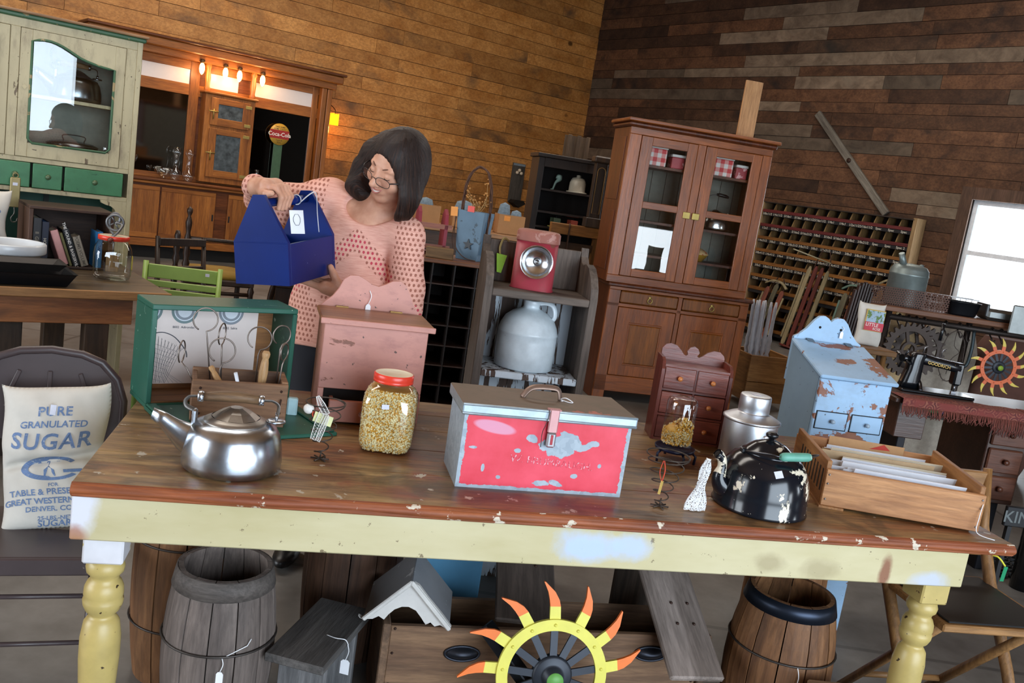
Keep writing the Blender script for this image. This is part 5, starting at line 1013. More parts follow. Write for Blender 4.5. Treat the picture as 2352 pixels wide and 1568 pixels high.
def cw_logo(k, m):
    for (rx, rz, wd, a0, a1) in ((.072, .030, .0075, R(35), R(325)),):
        b_ = MB(); vs = []; n_ = 40
        for i in range(n_+1):
            a = a0+(a1-a0)*i/n_; w_ = wd*(1.5 if 0.2 < i/n_ < .8 else 1); vs += [m(rx*math.cos(a), .158+rz*math.sin(a)), m((rx-w_*1.6)*math.cos(a), .158+(rz-w_)*math.sin(a))]
        b_.add(vs, [(2*i, 2*i+1, 2*i+3, 2*i+2) for i in range(n_)]); b_.build('emblem_ring', M_SINK, k)
    vs, fs = text_geo('W', .05, 'CENTER', 1, .03); MB().add([m(p[0]-.005, .140+p[1]) for p in vs], fs).build('emblem_letter', M_SINK, k)
    MB().add([m(.03, .155), m(.075, .155), m(.075, .147), m(.03, .147)], [(0, 1, 2, 3)]).build('emblem_bar', M_SINK, k)
fch = thing('metal_folding_chair', 'brown metal folding chair with rounded scuffed back', 'chair', (-1.115, 2.02, 0), R(20))
M_BRM = worn('scuffed_brown_enamel', '#453a3b', '#8d8278', .68, 16, .38, bump=.1); W_ = .37
bp = [(-W_/2, .60), (-W_/2, .72), (-W_/2+.02, .78), (-W_/2+.06, .825), (-W_/2+.11, .845), (0, .853), (W_/2-.11, .845), (W_/2-.06, .825), (W_/2-.02, .78), (W_/2, .72), (W_/2, .60)]
bko = MB().prism(bp, .295, .301); bko.build('backrest', M_BRM, fch); MB().tube([(x, .298, z) for x, z in [(-W_/2, 0)]+bp+[(W_/2, 0)]], .011, 10).build('back_frame', M_BRM, fch)
for x, t_ in ((-.085, .35), (0, 0), (.085, -.35)): MB().at((x, .293, .76), (0, t_, 0)).box(-.006, .006, -.004, .002, -.03, .035, .002).build('embossed_rib', M_BRM, fch)
MB().box(-W_/2+.01, W_/2-.01, -.06, .27, .405, .42, .006).build('seat', M_BRM, fch); MB().box(-W_/2+.01, W_/2-.01, -.066, -.055, .375, .42, .004).build('seat_lip', M_BRM, fch)
for x in (-W_/2+.02, W_/2-.02): MB().tube([(x, .0, .40), (x, -.09, .0)], .010, 8).build('leg', M_BRM, fch)
for z in (.30, .19): MB().cyl((-W_/2, -.02 if z > .2 else -.05, z), (W_/2, -.02 if z > .2 else -.05, z), .006).build('cross_bar', M_BRM, fch)
fm = fch.matrix_basis
sk = sack('sugar_sack', 'cream cotton sugar sack with blue lettering propped on the brown folding chair', fm @ Vector((.058, .118, .4215)), (R(-15), R(-5), R(20)), .245, .365, .055, [('PURE', .033, .292, M_SINK, 1.05, .3), ('GRANULATED', .024, .262, M_SINK, 1.0, .2), ('SUGAR', .056, .207, M_SINK, 1.1, -.6), (cw_logo, 0, 0, None, 0, 0), ('FOR', .012, .113, M_SINK, 1, 0), ('TABLE & PRESERVING', .0215, .093, M_SINK, 1, .3), ('GREAT WESTERN SUGAR', .0215, .070, M_SINK, .95, .3), ('DENVER. COLO.', .0185, .050, M_SINK, 1, .3), ('25-LBS.-NET', .015, .026, M_SINK, 1, .3), ('SUGAR', .024, .008, M_SINK, 1, .3)], .178)
MB().at((-.0, -.055, .306), (R(5), R(8), 0)).box(-.006, .008, -.002, 0, -.012, .014).build('price_sticker', plain('sticker_white', '#d9dceb', .6), sk)
def crystal_ring(k, m):
    for rr_, w_, mt in ((.075, .002, M_SRED), (.040, .003, M_SRED)):
        vs = []
        for i in range(41): a = 2*math.pi*i/40; vs += [m(rr_*math.cos(a), .13+rr_*math.sin(a)), m((rr_-w_)*math.cos(a), .13+(rr_-w_)*math.sin(a))]
        MB().add(vs, [(2*i, 2*i+1, 2*i+3, 2*i+2) for i in range(40)]).build('ring_mark', mt, k)
    for word, r_, a_mid, up in (('CRYSTAL', .047, R(90), 1), ('SUGAR', .066, R(270), -1)):
        for i, ch in enumerate(word):
            a = a_mid - up*(i-(len(word)-1)/2)*.34; vs, fs = text_geo(ch, .028, 'CENTER', 1, .02); ro = a-math.pi/2 if up > 0 else a+math.pi/2
            MB().add([m(r_*math.cos(a)+p[0]*math.cos(ro)-p[1]*math.sin(ro), .13+r_*math.sin(a)+p[0]*math.sin(ro)+p[1]*math.cos(ro)) for p in vs], fs).build('lettering', M_SINK, k)
sack('sugar_sack', 'white sugar sack with round blue lettering at the far left of the bench', bw(-.68, .72), (R(-4), 0, BR), .24, .33, .06, [('PURE', .030, .262, M_SINK, 1, 0), ('GRANULATED', .026, .225, M_SINK, 1, 0), (crystal_ring, 0, 0, None, 0, 0)])

# ------------------------------------------------------------------ lime green chair and dark carved furniture beyond
M_LIME = plain('lime_green_paint', '#96b55a', .45, var=.06)
gc = thing('lime_chair', 'lime green painted slat-back chair behind the green box', 'chair', (-1.93, 4.50, 0), R(12)); W_ = .37
for x in (0, W_): MB().tube([(x, -.02+.02, 0), (x, .0, .42), (x, .03, .82)], [.017, .018, .016], 4, sq=.8).build('back_post', M_LIME, gc); MB().box(x-.016, x+.016, .36, .39, 0, .42, .003).build('leg', M_LIME, gc)
for z, h_ in ((.735, .07), (.69, .033), (.65, .03), (.612, .03), (.575, .03)): MB().box(.012, W_-.012, .005+.03*(z-.42)/.4, .022+.03*(z-.42)/.4, z, z+h_, .003).build('back_slat', M_LIME, gc)
MB().box(-.015, W_+.015, -.01, .40, .42, .445, .005).build('seat', M_LIME, gc); MB().box(W_-.07, W_-.05, .002, .006, .775, .79).build('price_sticker', plain('sticker_white', '#d9dceb', .6), gc)
M_DKW = wood('dark_carved_oak', '#3c281c', '#20140e', 2, .4, 1.5, rnd_v=.1)
ac = thing('carved_armchair', 'dark turned-post armchair with mustard seat in front of the back bar', 'chair', (-2.62, 6.85, 0), R(30))
TP = [(.022, 0), (.022, .30), (.028, .33), (.018, .36), (.027, .42), (.019, .47), (.030, .52), (.018, .56), (.028, .60), (.020, .66), (.026, .72), (.016, .76), (.022, .80), (.026, .84), (.018, .87), (.010, .89), (.022, .92), (.022, .945), (.0, .965)]
for x, y in ((0, 0), (.52, 0)): MB().lathe(TP, 16, (x, y, 0)).build('turned_post', M_DKW, ac)
for x, y in ((0, .5), (.52, .5)): MB().lathe([(r_, z*.95) for r_, z in TP[:12]]+[(0, .70)], 16, (x, y, 0)).build('turned_post', M_DKW, ac)
for z in (.30, .72): MB().cyl((0, 0, z), (.52, 0, z), .016).build('rail', M_DKW, ac)
for x in (0, .52): MB().box(x-.02, x+.02, 0, .5, .62, .65, .008).build('arm', M_DKW, ac)
se = MB().box(-.02, .54, -.02, .52, .36, .41, .01).build('seat_frame', M_DKW, ac); MB().rings([[(x*s_+.26, y*s_+.25, z) for x, y in squircle(.24, 24, 5)] for z, s_ in ((.41, 1), (.44, 1.0), (.465, .85), (.47, .3))], True, True).build('seat_cushion', plain('mustard_velvet', '#8a6a1e', .8), se)
ct = thing('carved_table', 'dark carved side table with scrolled apron beyond the lime chair', 'table', (-1.55, 5.6, 0), R(20))
MB().box(0, .62, 0, .45, .62, .65, .006).build('top', M_DKW, ct); ap = [(0, .62), (0, .50), (.05, .46), (.10, .50), (.16, .52), (.22, .47), (.31, .44), (.40, .47), (.46, .52), (.52, .50), (.57, .46), (.62, .50), (.62, .62)]
MB().prism(ap, .01, .03).build('apron', M_DKW, ct); MB().prism(ap, .42, .44).build('apron', M_DKW, ct)
for x in (.03, .59):
    for y in (.03, .42): MB().tube(bez([(x, y, .62), (x+(.03 if x > .3 else -.03), y, .45), (x, y, .2), (x+(.04 if x > .3 else -.04), y, 0)], 12), .02, 8).build('cabriole_leg', M_DKW, ct)
dk = thing('dark_chair', 'dark wooden chair back peeking out beside the workbench', 'chair', (-2.28, 5.55, 0), R(60))
for x in (0, .36): MB().tube([(x, 0, 0), (x, .01, .45), (x, .05, .84)], [.017, .018, .014], 8).build('back_post', M_DKW, dk); MB().box(x-.015, x+.015, -.37, -.34, 0, .43).build('leg', M_DKW, dk)
for z in (.60, .78): MB().box(0, .36, .02, .04, z, z+.05, .004).build('back_rail', M_DKW, dk)
MB().box(-.01, .37, -.38, .02, .43, .455, .005).build('seat', M_DKW, dk)
# ------------------------------------------------------------------ oak back bar against the pine wall (frame: x along wall, -y into the room)
M_OAK = wood('oak_bar', '#b4702f', '#7f4618', 2, .4, 1.0, rnd_v=.18, spec=.5); M_OAKX = wood('oak_bar_x', '#b4702f', '#7f4618', 0, .4, 1.0, rnd_v=.12, spec=.5); M_OAKD = wood('oak_dark', '#7d4420', '#512a12', 0, .4, 1.0, rnd_v=.1)
bbr = thing('back_bar', 'tall oak back bar with mirrors and milk glass panels on the pine wall', 'back bar', room(0, 0), ROTL)
def bb_box(name, x0, x1, y0, y1, z0, z1, m, bv=.004, par=None): return MB().box(x0, x1, y0, y1, z0, z1, bv).build(name, m, par or bbr)
bb_box('base_carcass', -7.9, -4.86, -.58, -.02, .15, .90, M_OAKD); bb_box('toe_kick', -7.85, -4.95, -.50, -.02, 0, .15, plain('toe_black', '#0e0b09', .8))
bb_box('base_rail', -7.9, -4.86, -.60, -.58, .15, .24, M_OAKX)
for xa, xb in ((-7.86, -7.10), (-7.08, -6.42), (-6.26, -5.60), (-5.58, -4.90)):
    d = bb_box('sliding_door', xa, xb, -.595, -.58, .25, .87, M_OAK); pw = (xb-xa-.16)/2
    for q in (0, 1): bb_box('door_panel', xa+.06+q*(pw+.04), xa+.06+q*(pw+.04)+pw, -.588, -.579, .32, .80, M_OAK, .002, d)
    for q in ((xa, xb, .82, .87), (xa, xb, .25, .31)): bb_box('door_rail', q[0], q[1], -.600, -.588, q[2], q[3], M_OAKX, .003, d)
    for q in (xa, xa+.06+pw, xb-.06): bb_box('door_stile', q, q+(.06 if q != xa+.06+pw else .04), -.600, -.588, .31, .82, M_OAK, .003, d)
    if xa in (-7.08, -6.26): bb_box('finger_pull', (xb-.035 if xa == -7.08 else xa+.015), (xb-.015 if xa == -7.08 else xa+.035), -.6015, -.599, .52, .60, plain('dark_pull', '#1c1512', .5), 0, d)
bb_box('counter', -7.95, -4.82, -.64, -.02, .93, .965, M_OAKD, .01); bb_box('counter_moulding', -7.93, -4.84, -.62, -.02, .90, .93, M_OAKX, .006)
bb_box('back_frame', -7.9, -5.0, -.26, -.02, .965, 2.40, M_OAKD)
M_MIRR = plain('dark_mirror', '#7c7a76', .05, 1, .05); M_MILK = plain('milk_glass', '#d9d2d0', .25, var=.02)
for xa, xb in ((-7.85, -6.76), (-5.93, -5.13)): bb_box('mirror', xa, xb, -.272, -.262, 1.03, 2.01, M_MIRR, .004)
for xa, xb in ((-7.85, -6.74), (-6.52, -6.15), (-5.96, -5.14)): bb_box('milk_glass_panel', xa, xb, -.272, -.262, 2.145, 2.32, M_MILK, 0)
for q in ((-7.9, -5.0, 2.01, 2.145), (-7.9, -5.0, 2.32, 2.42)): bb_box('transom_rail', q[0], q[1], -.285, -.262, q[2], q[3], M_OAKX)
bb_box('sill_rail', -7.9, -5.0, -.31, -.262, .965, 1.03, M_OAKX)
for xa, xb in ((-6.76, -6.64), (-5.14, -5.06)): bb_box('stile', xa, xb, -.29, -.26, 1.03, 2.42, M_OAK)
for xa, xb in ((-5.05, -4.98), (-4.97, -4.90)): bb_box('pilaster', xa, xb, -.38, -.02, .965, 2.42, M_OAK, .008)
bb_box('frieze', -7.95, -4.86, -.40, -.02, 2.42, 2.50, M_OAKX); bb_box('cornice', -7.98, -4.80, -.47, -.02, 2.50, 2.60, M_OAKX, .012); bb_box('cornice_cap', -8.0, -4.77, -.50, -.02, 2.60, 2.632, M_OAKD, .008)
# small wall cabinet in the middle
bb_box('centre_cabinet', -6.60, -5.97, -.44, -.262, .99, 2.07, M_OAK); bb_box('cabinet_cap', -6.63, -5.94, -.47, -.262, 2.07, 2.10, M_OAKX, .008)
for z0, z1 in ((1.70, 2.03), (1.06, 1.66)):
    d = bb_box('cabinet_door', -6.53, -6.04, -.455, -.44, z0, z1, M_OAK); bb_box('door_glass', -6.44, -6.13, -.460, -.455, z0+.09, z1-.07, plain('etched_glass', '#5c6468', .2, .3, .5, 14), 0, d)
    for q in ((-6.53, -6.44, z0, z1), (-6.13, -6.04, z0, z1)): bb_box('stile', q[0], q[1], -.468, -.455, q[2], q[3], M_OAK, .003, d)
    for q in ((-6.44, -6.13, z0, z0+.09), (-6.44, -6.13, z1-.07, z1)): bb_box('rail', q[0], q[1], -.468, -.455, q[2], q[3], M_OAKX, .003, d)
    for zz in (z0+.05, z1-.05): bb_box('brass_hinge', -6.10, -6.02, -.472, -.466, zz-.02, zz+.02, plain('aged_brass', '#a99455', .45, .7), .002, d)
    MB().tube([(-6.56, -.478, (z0+z1)/2), (-6.44, -.478, (z0+z1)/2)], .008, 8).build('brass_latch', plain('aged_brass', '#a99455', .45, .7), d); MB().tube([(-6.50, -.478, (z0+z1)/2+.03), (-6.50, -.478, (z0+z1)/2-.09)], .007, 8).build('latch_handle', plain('aged_brass', '#a99455', .45, .7), d)
for x in (-6.57, -5.99): MB().lathe([(.03, 0), (.04, .03), (.028, .06), (.036, .16), (.028, .26), (.04, .29), (.032, .32)], 16, (x, -.36, 2.10)).build('colonnette', M_OAK, bbr)
for i, x in enumerate((-6.67, -6.38, -6.20, -5.90)):
    lb = MB().lathe([(.012, .10), (.028, .09), (.03, .06), (.022, .05)], 14, (x, -.42, 2.36)).build('lamp_socket', plain('bronze_socket', '#4a3826', .4, .7), bbr); MB().lathe([(.014, .055), (.030, .02), (.033, -.02), (.024, -.06), (.006, -.085), (0, -.087)], 16, (x, -.42, 2.36)).build('bulb', glow('warm_filament', '#ffb063', 14), lb)
    l = bpy.data.lights.new('bulb_glow', 'POINT'); l.energy = 5; l.color = (1, .58, .25); l.shadow_soft_size = .04; o = bpy.data.objects.new('bulb_glow', l); COL.objects.link(o); o.location = room(x, .52, 2.30)
sl = thing('wall_sconce', 'small amber glass sconce glowing at the end of the back bar', 'sconce', room(-4.80, .30, 2.05), ROTL)
for a in range(8): MB().at((.055*math.cos(a*math.pi/4), .055*math.sin(a*math.pi/4), 0), (0, 0, a*math.pi/4)).box(-.004, .004, -.02, .02, -.085, .06+.012*(a % 2), .002).build('amber_pane', glow('amber_glow', '#ff9a14', 3.2), sl)
MB().tube(bez([(0, 0, .06), (0, .0, .12), (0, .20, .20), (0, .27, .20)], 12), .006, 6).build('bracket', plain('bronze_socket', '#4a3826', .4, .7), sl)
l = bpy.data.lights.new('sconce_glow', 'POINT'); l.energy = 7; l.color = (1, .5, .12); l.shadow_soft_size = .05; o = bpy.data.objects.new('sconce_glow', l); COL.objects.link(o); o.location = room(-4.80, .34, 1.90)
def barp(x, y, z=.9655): return room(x, -y, z)
M_CRYS = pane('crystal', (.95, .97, .97), .9, .02)
for i, (x, y, s_) in enumerate(((-6.88, -.40, 1.0), (-6.73, -.42, 1.0))):
    o = MB().lathe([(0, 0), (.05, 0), (.055, .02), (.07, .06), (.062, .11), (.03, .14), (.025, .22), (.03, .29), (.05, .33), (.04, .38), (.02, .40)], 20).build('glass_decanter', M_CRYS); place(o, barp(x, y)); o.scale = (s_,)*3; tag(o, ('left', 'right')[i]+' of two cut glass decanters on the bar counter', 'decanter', 'glassware on the back bar')
o = MB().lathe([(0, 0), (.03, 0), (.03, .02), (.08, .05), (.12, .10), (.125, .13), (.115, .13), (.07, .06), (0, .04)], 20).build('glass_bowl', M_CRYS); place(o, barp(-7.02, -.42)); tag(o, 'scalloped cut glass bowl beside the decanters', 'bowl', 'glassware on the back bar')
o = MB().lathe([(0, 0), (.05, 0), (.012, .02), (.012, .14), (.05, .17), (.07, .25), (.062, .25), (.04, .18), (0, .17)], 20).build('glass_goblet', M_CRYS); place(o, barp(-7.40, -.42)); tag(o, 'stemmed glass goblet by the hutch on the bar counter', 'goblet', 'glassware on the back bar')
o = MB().lathe([(0, 0), (.05, 0), (.06, .05), (.04, .11), (.022, .16), (.022, .24), (.03, .26)], 18).build('glass_bottle', M_CRYS); place(o, barp(-5.86, -.42)); tag(o, 'clear glass bottle on the bar right of the centre cabinet', 'bottle', 'glassware on the back bar')
sn = thing('soda_sign', 'round yellow and red soda sign on a green post before the mirror', 'sign', barp(-5.57, -.33), ROTL)
MB().box(-.06, .06, 0, .02, 0, .66, .004).build('post', plain('sign_green', '#3d5b40', .5), sn)
def disc(r_, y, m, nm, par): return MB().lathe([(0, 0), (r_, 0), (r_, .006), (0, .006)], 40).build(nm, m, par)
ds = disc(.14, 0, plain('sign_yellow', '#c59a3c', .4), 'disc', sn); ds.location = (0, -.004, .755); ds.rotation_euler = (R(90), 0, 0)
MB().box(-.132, .132, -.0125, -.0105, .70, .81).build('red_band', plain('sign_red', '#9c2420', .4), sn)
text_on('Coca-Cola', .072, lambda x, y: (x, -.0135, .732+y), plain('sign_white', '#eae4da', .4), sn, bold=.012); text_on('TAKE SOME', .026, lambda x, y: (x, -.0115, .842+y), plain('sign_dark', '#4a3013', .5), sn); text_on('HOME TODAY', .026, lambda x, y: (x, -.0115, .815+y), plain('sign_dark', '#4a3013', .5), sn); text_on('THANK', .028, lambda x, y: (x, -.0115, .668+y), plain('sign_dark', '#4a3013', .5), sn); text_on('YOU', .028, lambda x, y: (x, -.0115, .64+y), plain('sign_dark', '#4a3013', .5), sn)

# ------------------------------------------------------------------ brown china cabinet
M_CHER = wood('cherry_cabinet', '#a3581f', '#723a12', 2, .35, 1.0, rnd_v=.10, spec=.5); M_CHERX = wood('cherry_cabinet_x', '#a3581f', '#723a12', 0, .35, 1.0, rnd_v=.10, spec=.5); M_CHERD = wood('cherry_dark', '#6e3518', '#45200e', 2, .4, 1.0); M_CHERP = wood('cherry_panel', '#96581f', '#6b3c14', 2, .4, 1.0, rnd_v=.1)
CC = Vector((.66, 6.54, 0)); CCR = R(12)
cc = thing('china_cabinet', 'tall cherry china cabinet with two glass doors and panelled base', 'cabinet', CC, CCR)
def ccb(name, x0, x1, y0, y1, z0, z1, m, bv=.003, par=None): return MB().box(x0, x1, y0, y1, z0, z1, bv).build(name, m, par or cc)
for x in (-.04, 1.06): ccb('upper_side', x, x+.02, .02, .40, .90, 2.03, M_CHERD)
for x in (0, 1.105): ccb('lower_side', x, x+.02, .02, .45, .0, .89, M_CHERD)
for z0, z1 in ((.98, 1.42), (1.50, 1.96)): ccb('side_panel', -.044, -.040, .07, .35, z0, z1, M_CHERD, .004)
ccb('back', -.02, 1.06, .39, .40, .90, 2.03, plain('grey_bead_board', '#77756c', .7), 0)
for i in range(9): ccb('bead_line', .08+i*.115, .083+i*.115, .386, .390, .92, 2.0, plain('groove', '#3d3b36', .8), 0)
ccb('cornice', -.075, 1.115, -.045, .42, 2.065, 2.09, M_CHERX, .006); ccb('cornice_bead', -.06, 1.10, -.03, .41, 2.03, 2.065, M_CHERD, .012)
ccb('top_rail', -.04, 1.08, 0, .022, 1.98, 2.03, M_CHERX); ccb('bottom_rail', -.04, 1.08, 0, .022, .90, .955, M_CHERX)
for xa, xb in ((-.04, .05), (.49, .555), (1.005, 1.08)): ccb('stile', xa, xb, 0, .022, .955, 1.98, M_CHER)
ccb('ledge', -.02, 1.145, -.03, .45, .872, .90, M_CHERD, .008)
for z in (1.36, 1.765): ccb('inner_shelf', -.02, 1.06, .04, .385, z, z+.018, M_CHERD, 0)
ccb('inner_floor', -.02, 1.06, .022, .385, .90, .915, M_CHERD, 0)
for xa, xb in ((.05, .49), (.555, 1.005)):
    d = bpy.data.objects.new('glass_door', None); COL.objects.link(d); d.parent = cc; ga, gb = xa+.088, xb-.078
    for q in ((xa+.003, ga), (gb, xb-.003)): ccb('door_stile', q[0], q[1], -.008, .012, .958, 1.977, M_CHER, .003, d)
    for q in ((1.915, 1.977), (1.465, 1.515), (.958, 1.015)): ccb('door_rail', ga, gb, -.008, .012, q[0], q[1], M_CHERX, .003, d)
    for q in ((1.015, 1.465), (1.515, 1.915)): ccb('pane', ga, gb, .001, .004, q[0], q[1], pane('cabinet_glass', (.97, .98, .97), .12), 0, d)
for x in (.487, .560): ccb('brass_latch', x-.028, x+.028, -.016, -.008, 1.435, 1.485, plain('aged_brass', '#a99455', .35, .8), .004)
ccb('lower_top_rail', 0, 1.125, 0, .022, .848, .872, M_CHERX); ccb('lower_mid_rail', 0, 1.125, 0, .022, .725, .752, M_CHERX); ccb('lower_bottom_rail', 0, 1.125, 0, .022, .075, .20, M_CHERX)
for xa, xb in ((0, .09), (.55, .585), (1.055, 1.125)): ccb('lower_stile', xa, xb, 0, .022, .0 if xa != .55 else .2, .848, M_CHER)
for xa, xb in ((.09, .55), (.585, 1.055)):
    dw = ccb('drawer', xa+.004, xb-.004, -.010, .03, .755, .845, M_CHERP, .008); MB().tube([((xa+xb)/2+.018*math.cos(a), -.018, .793+.018*math.sin(a)) for a in np.linspace(0, 6.283, 21)[:-1]], .0035, 6, True).build('ring_pull', plain('aged_brass', '#a99455', .35, .8), dw); MB().ball(((xa+xb)/2, -.012, .815), (.012, .004, .012), 10, 6).build('pull_rose', plain('aged_brass', '#a99455', .35, .8), dw)
    d = ccb('lower_door', xa+.004, xb-.004, -.004, .018, .203, .722, M_CHER); ccb('raised_panel', xa+.11, xb-.11, -.012, .0, .30, .60, M_CHERP, .008, d)
    for q in ((xa+.098, xb-.098, .286, .300), (xa+.098, xb-.098, .600, .614)): ccb('panel_moulding', q[0], q[1], -.009, -.003, q[2], q[3], M_CHERX, .003, d)
    for q in (xa+.098, xb-.112): ccb('panel_moulding', q, q+.014, -.009, -.003, .30, .60, M_CHER, .003, d)
ccb('lower_back', .02, 1.105, .43, .45, .06, .872, M_CHERD, 0)
def ccp(x, y, z): return cc.matrix_basis @ Vector((x, y, z))
def gingham():
    t = NT('red_gingham'); v = t.coords(rand=False); sp = t.a('ShaderNodeSeparateXYZ'); t.k(v, sp.inputs[0]); ff = []
    for ax in (0, 2):
        m = t.a('ShaderNodeMath', operation='MULTIPLY', _1=16.0); t.k(sp.outputs[ax], m.inputs[0]); fr = t.a('ShaderNodeMath', operation='FRACT'); t.k(m.outputs[0], fr.inputs[0]); g = t.a('ShaderNodeMath', operation='GREATER_THAN', _1=.5); t.k(fr.outputs[0], g.inputs[0]); ff.append(g.outputs[0])
    ad = t.a('ShaderNodeMath', operation='ADD'); t.k(ff[0], ad.inputs[0]); t.k(ff[1], ad.inputs[1]); hv = t.a('ShaderNodeMath', operation='MULTIPLY', _1=.5); t.k(ad.outputs[0], hv.inputs[0])
    return t.out(t.ramp(hv.outputs[0], [(0, '#e9e2e0'), (.5, '#e2938f'), (1, '#cf2f38')]), .5)
M_GING = gingham()
for i, (x, w_, h_, nm) in enumerate(((.095, .06, .085, 'small red tin at the left end of the left door'), (.215, .15, .125, 'big red gingham tin behind the left glass door'), (.385, .10, .085, 'dark red tin right of the big gingham one, left door'), (.615, .06, .085, 'small red tin at the left end of the right door'), (.745, .15, .125, 'big red gingham tin behind the right glass door'), (.895, .09, .085, 'dark red tin right of the big gingham one, right door'))):
    k = thing('gingham_canister', nm, 'canister', ccp(x, .12, 1.7835), CCR, 'red canisters in the china cabinet'); MB().box(-w_/2, w_/2, -.05, .05, 0, h_, .006).build('body', M_GING if i in (1, 4) else worn('dark_gingham', '#a83a44', '#d9a5a8', .58, 26, .4), k); MB().box(-w_/2-.003, w_/2+.003, -.053, .053, h_, h_+.02, .004).build('lid', plain('white_tin_lid', '#dcd8d6', .4), k)
k = kettle('kettle', 'silver kettle with black raised handle behind the right cabinet glass', ccp(.79, .18, 1.3785), CCR, plain('polished_aluminium', '#b9bcc0', .2, 1), plain('polished_aluminium', '#b9bcc0', .2)); k.scale = (1.22, 1.22, 1.15)
for q in [c_ for c_ in k.children if c_.name.split('.')[0] in ('grip', 'bail')]:
    for g_ in list(q.children): bpy.data.objects.remove(g_)
    bpy.data.objects.remove(q)
MB().tube(bez([(-.086, 0, .124), (-.09, 0, .18), (-.05, 0, .225), (0, 0, .235)], 14), .0025, 6).build('bail', plain('dark_bail_wire', '#5a5a5e', .35), k); MB().tube([(-.01, 0, .236), (.01, 0, .236), (.05, 0, .232), (.07, 0, .228)], [.008, .012, .012, .008], 12).build('black_grip', plain('black_knob', '#101216', .3), k)
pi = thing('ceramic_pie_dish', 'lidded pie-shaped dish with lattice crust and cherry knob in the cabinet', 'dish', ccp(.67, .16, 1.13+.0), CCR)
ccb('inner_shelf', -.02, 1.06, .04, .385, 1.112, 1.1295, M_CHERD, 0)
MB().lathe([(0, 0), (.07, 0), (.105, .05), (.108, .055)], 30).build('dish', plain('ochre_glaze', '#b5892f', .3), pi); MB().lathe([(.110, .054), (.108, .064), (.09, .082), (.05, .10), (0, .106)], 30).build('lattice_lid', worn('crust_glaze', '#d9b98a', '#a83a2a', .56, 30, .3), pi)
for x in (-.01, .012): MB().ball((x, 0, .113), .012, 10, 8).build('cherry_knob', plain('cherry_red', '#b3261f', .3), pi)
o = MB().box(-.068, .068, -.011, .011, 0, .43, .002).build('plank', wood('pale_pine_plank', '#c99b6d', '#b08050', 2, .55)); place(o, ccp(.92, .20, 2.0905), CCR); tag(o, 'pale pine board standing on top of the china cabinet', 'plank')

# ------------------------------------------------------------------ bolt-bin pigeonholes on the barnwood wall (frame: x along wall)
mo = thing('bolt_bin', 'wide wooden bolt bin of pigeonholes with chalk labels on the barnwood wall', 'bin rack', room(0, 0), ROTR)
X0, X1, MD = 4.16, 6.30, -.24; M_BINW = wood('bin_wood', '#a08050', '#5c4528', 2, .7, rnd_v=.2); M_BINR = wood('bin_red_rail', '#7a2c2c', '#561c1e', 0, .6); M_BINO = wood('bin_orange_rail', '#a26c32', '#734820', 0, .6); M_CHB = plain('chalk_black', '#18171a', .8)
MB().box(X0, X1, -.035, -.028, 0, 1.81).build('back', plain('bin_dark', '#1c150f', .9), mo)
zr = [1.695, 1.505, 1.335, 1.165, .995, .82, .645, .47, .295, .12]
MB().box(X0-.02, X1+.0, MD, -.03, 1.80, 1.815, .003).build('top_board', plain('bin_dark_top', '#2a2019', .7), mo); MB().box(X1-.02, X1+.03, MD, -.03, 0, 1.83, .003).build('end_post', wood('bin_post', '#b5966a', '#7c6040', 2, .65), mo); MB().box(X0-.03, X0, MD, -.03, 0, 1.815, .003).build('end_post', wood('bin_post', '#b5966a', '#7c6040', 2, .65), mo)
NC = 13; cw_ = (X1-.02-X0)/NC
for r_, z in enumerate(zr):
    MB().box(X0, X1-.02, MD-.008, -.035, z-.022, z+.018, .002).build('front_rail', M_BINR if r_ < 2 else M_BINO, mo)
    MB().box(X0, X1-.02, MD-.001, MD+.006, z-.065, z-.023).build('label_strip', M_CHB, mo)
dvm = {}
for r_ in range(len(zr)):
    zt = 1.80 if r_ == 0 else zr[r_-1]-.066; zb_ = zr[r_]+.019; key = round(zt-zb_, 3)
    if key not in dvm: m_ = MB().prism([(MD+.012, 0), (-.036, 0), (-.036, key), (MD+.05, key)], -.007, .007, 'yz').mesh('divider'); m_.materials.append(M_BINW); dvm[key] = m_
    for c_ in range(1, NC): o = bpy.data.objects.new('divider', dvm[key]); COL.objects.link(o); o.parent = mo; o.location = (X0+cw_*c_, 0, zb_)
rc_ = random.Random(5); M_CHALK = plain('chalk_white', '#c9c3b4', .9)
for r_, z in enumerate(zr[:6]):
    for c_ in range(NC):
        txt = rc_.choice(('1/4', '5/16', '3/8', '1/2'))+'x'+rc_.choice((str(r_+1), str(r_+1)+'1/2')) if c_ < 10 else rc_.choice(('Spec', 'Spec 2', '5/8x2'))
        text_on(txt, .042, lambda x, y, c_=c_, z=z: (X0+cw_*(c_+.5)+x, MD-.003, z-.056+y), M_CHALK, mo, 'chalk_label')
# diagonal beam on the wall
o = MB().box(-.86, .86, -.05, 0, -.045, .045, .006).build('timber', wood('grey_timber', '#8f877a', '#625a50', 0, .75)); o.matrix_world = Matrix.LocRotScale(room(-.030, 5.20, 2.435), None, None) @ Matrix.Rotation(ROTR, 4, 'Z') @ Matrix.Rotation(R(43.5), 4, 'Y'); tag(o, 'grey timber fixed diagonally across the barnwood wall', 'timber')
MB().lathe([(0, 0), (.028, 0), (.03, .008), (.014, .014), (0, .014)], 16).build('bolt_head', plain('rusty_nail', '#3d2a22', .6, .6), o); o.children[0].rotation_euler = (R(90), 0, 0); o.children[0].location = (-.02, -.05, 0)

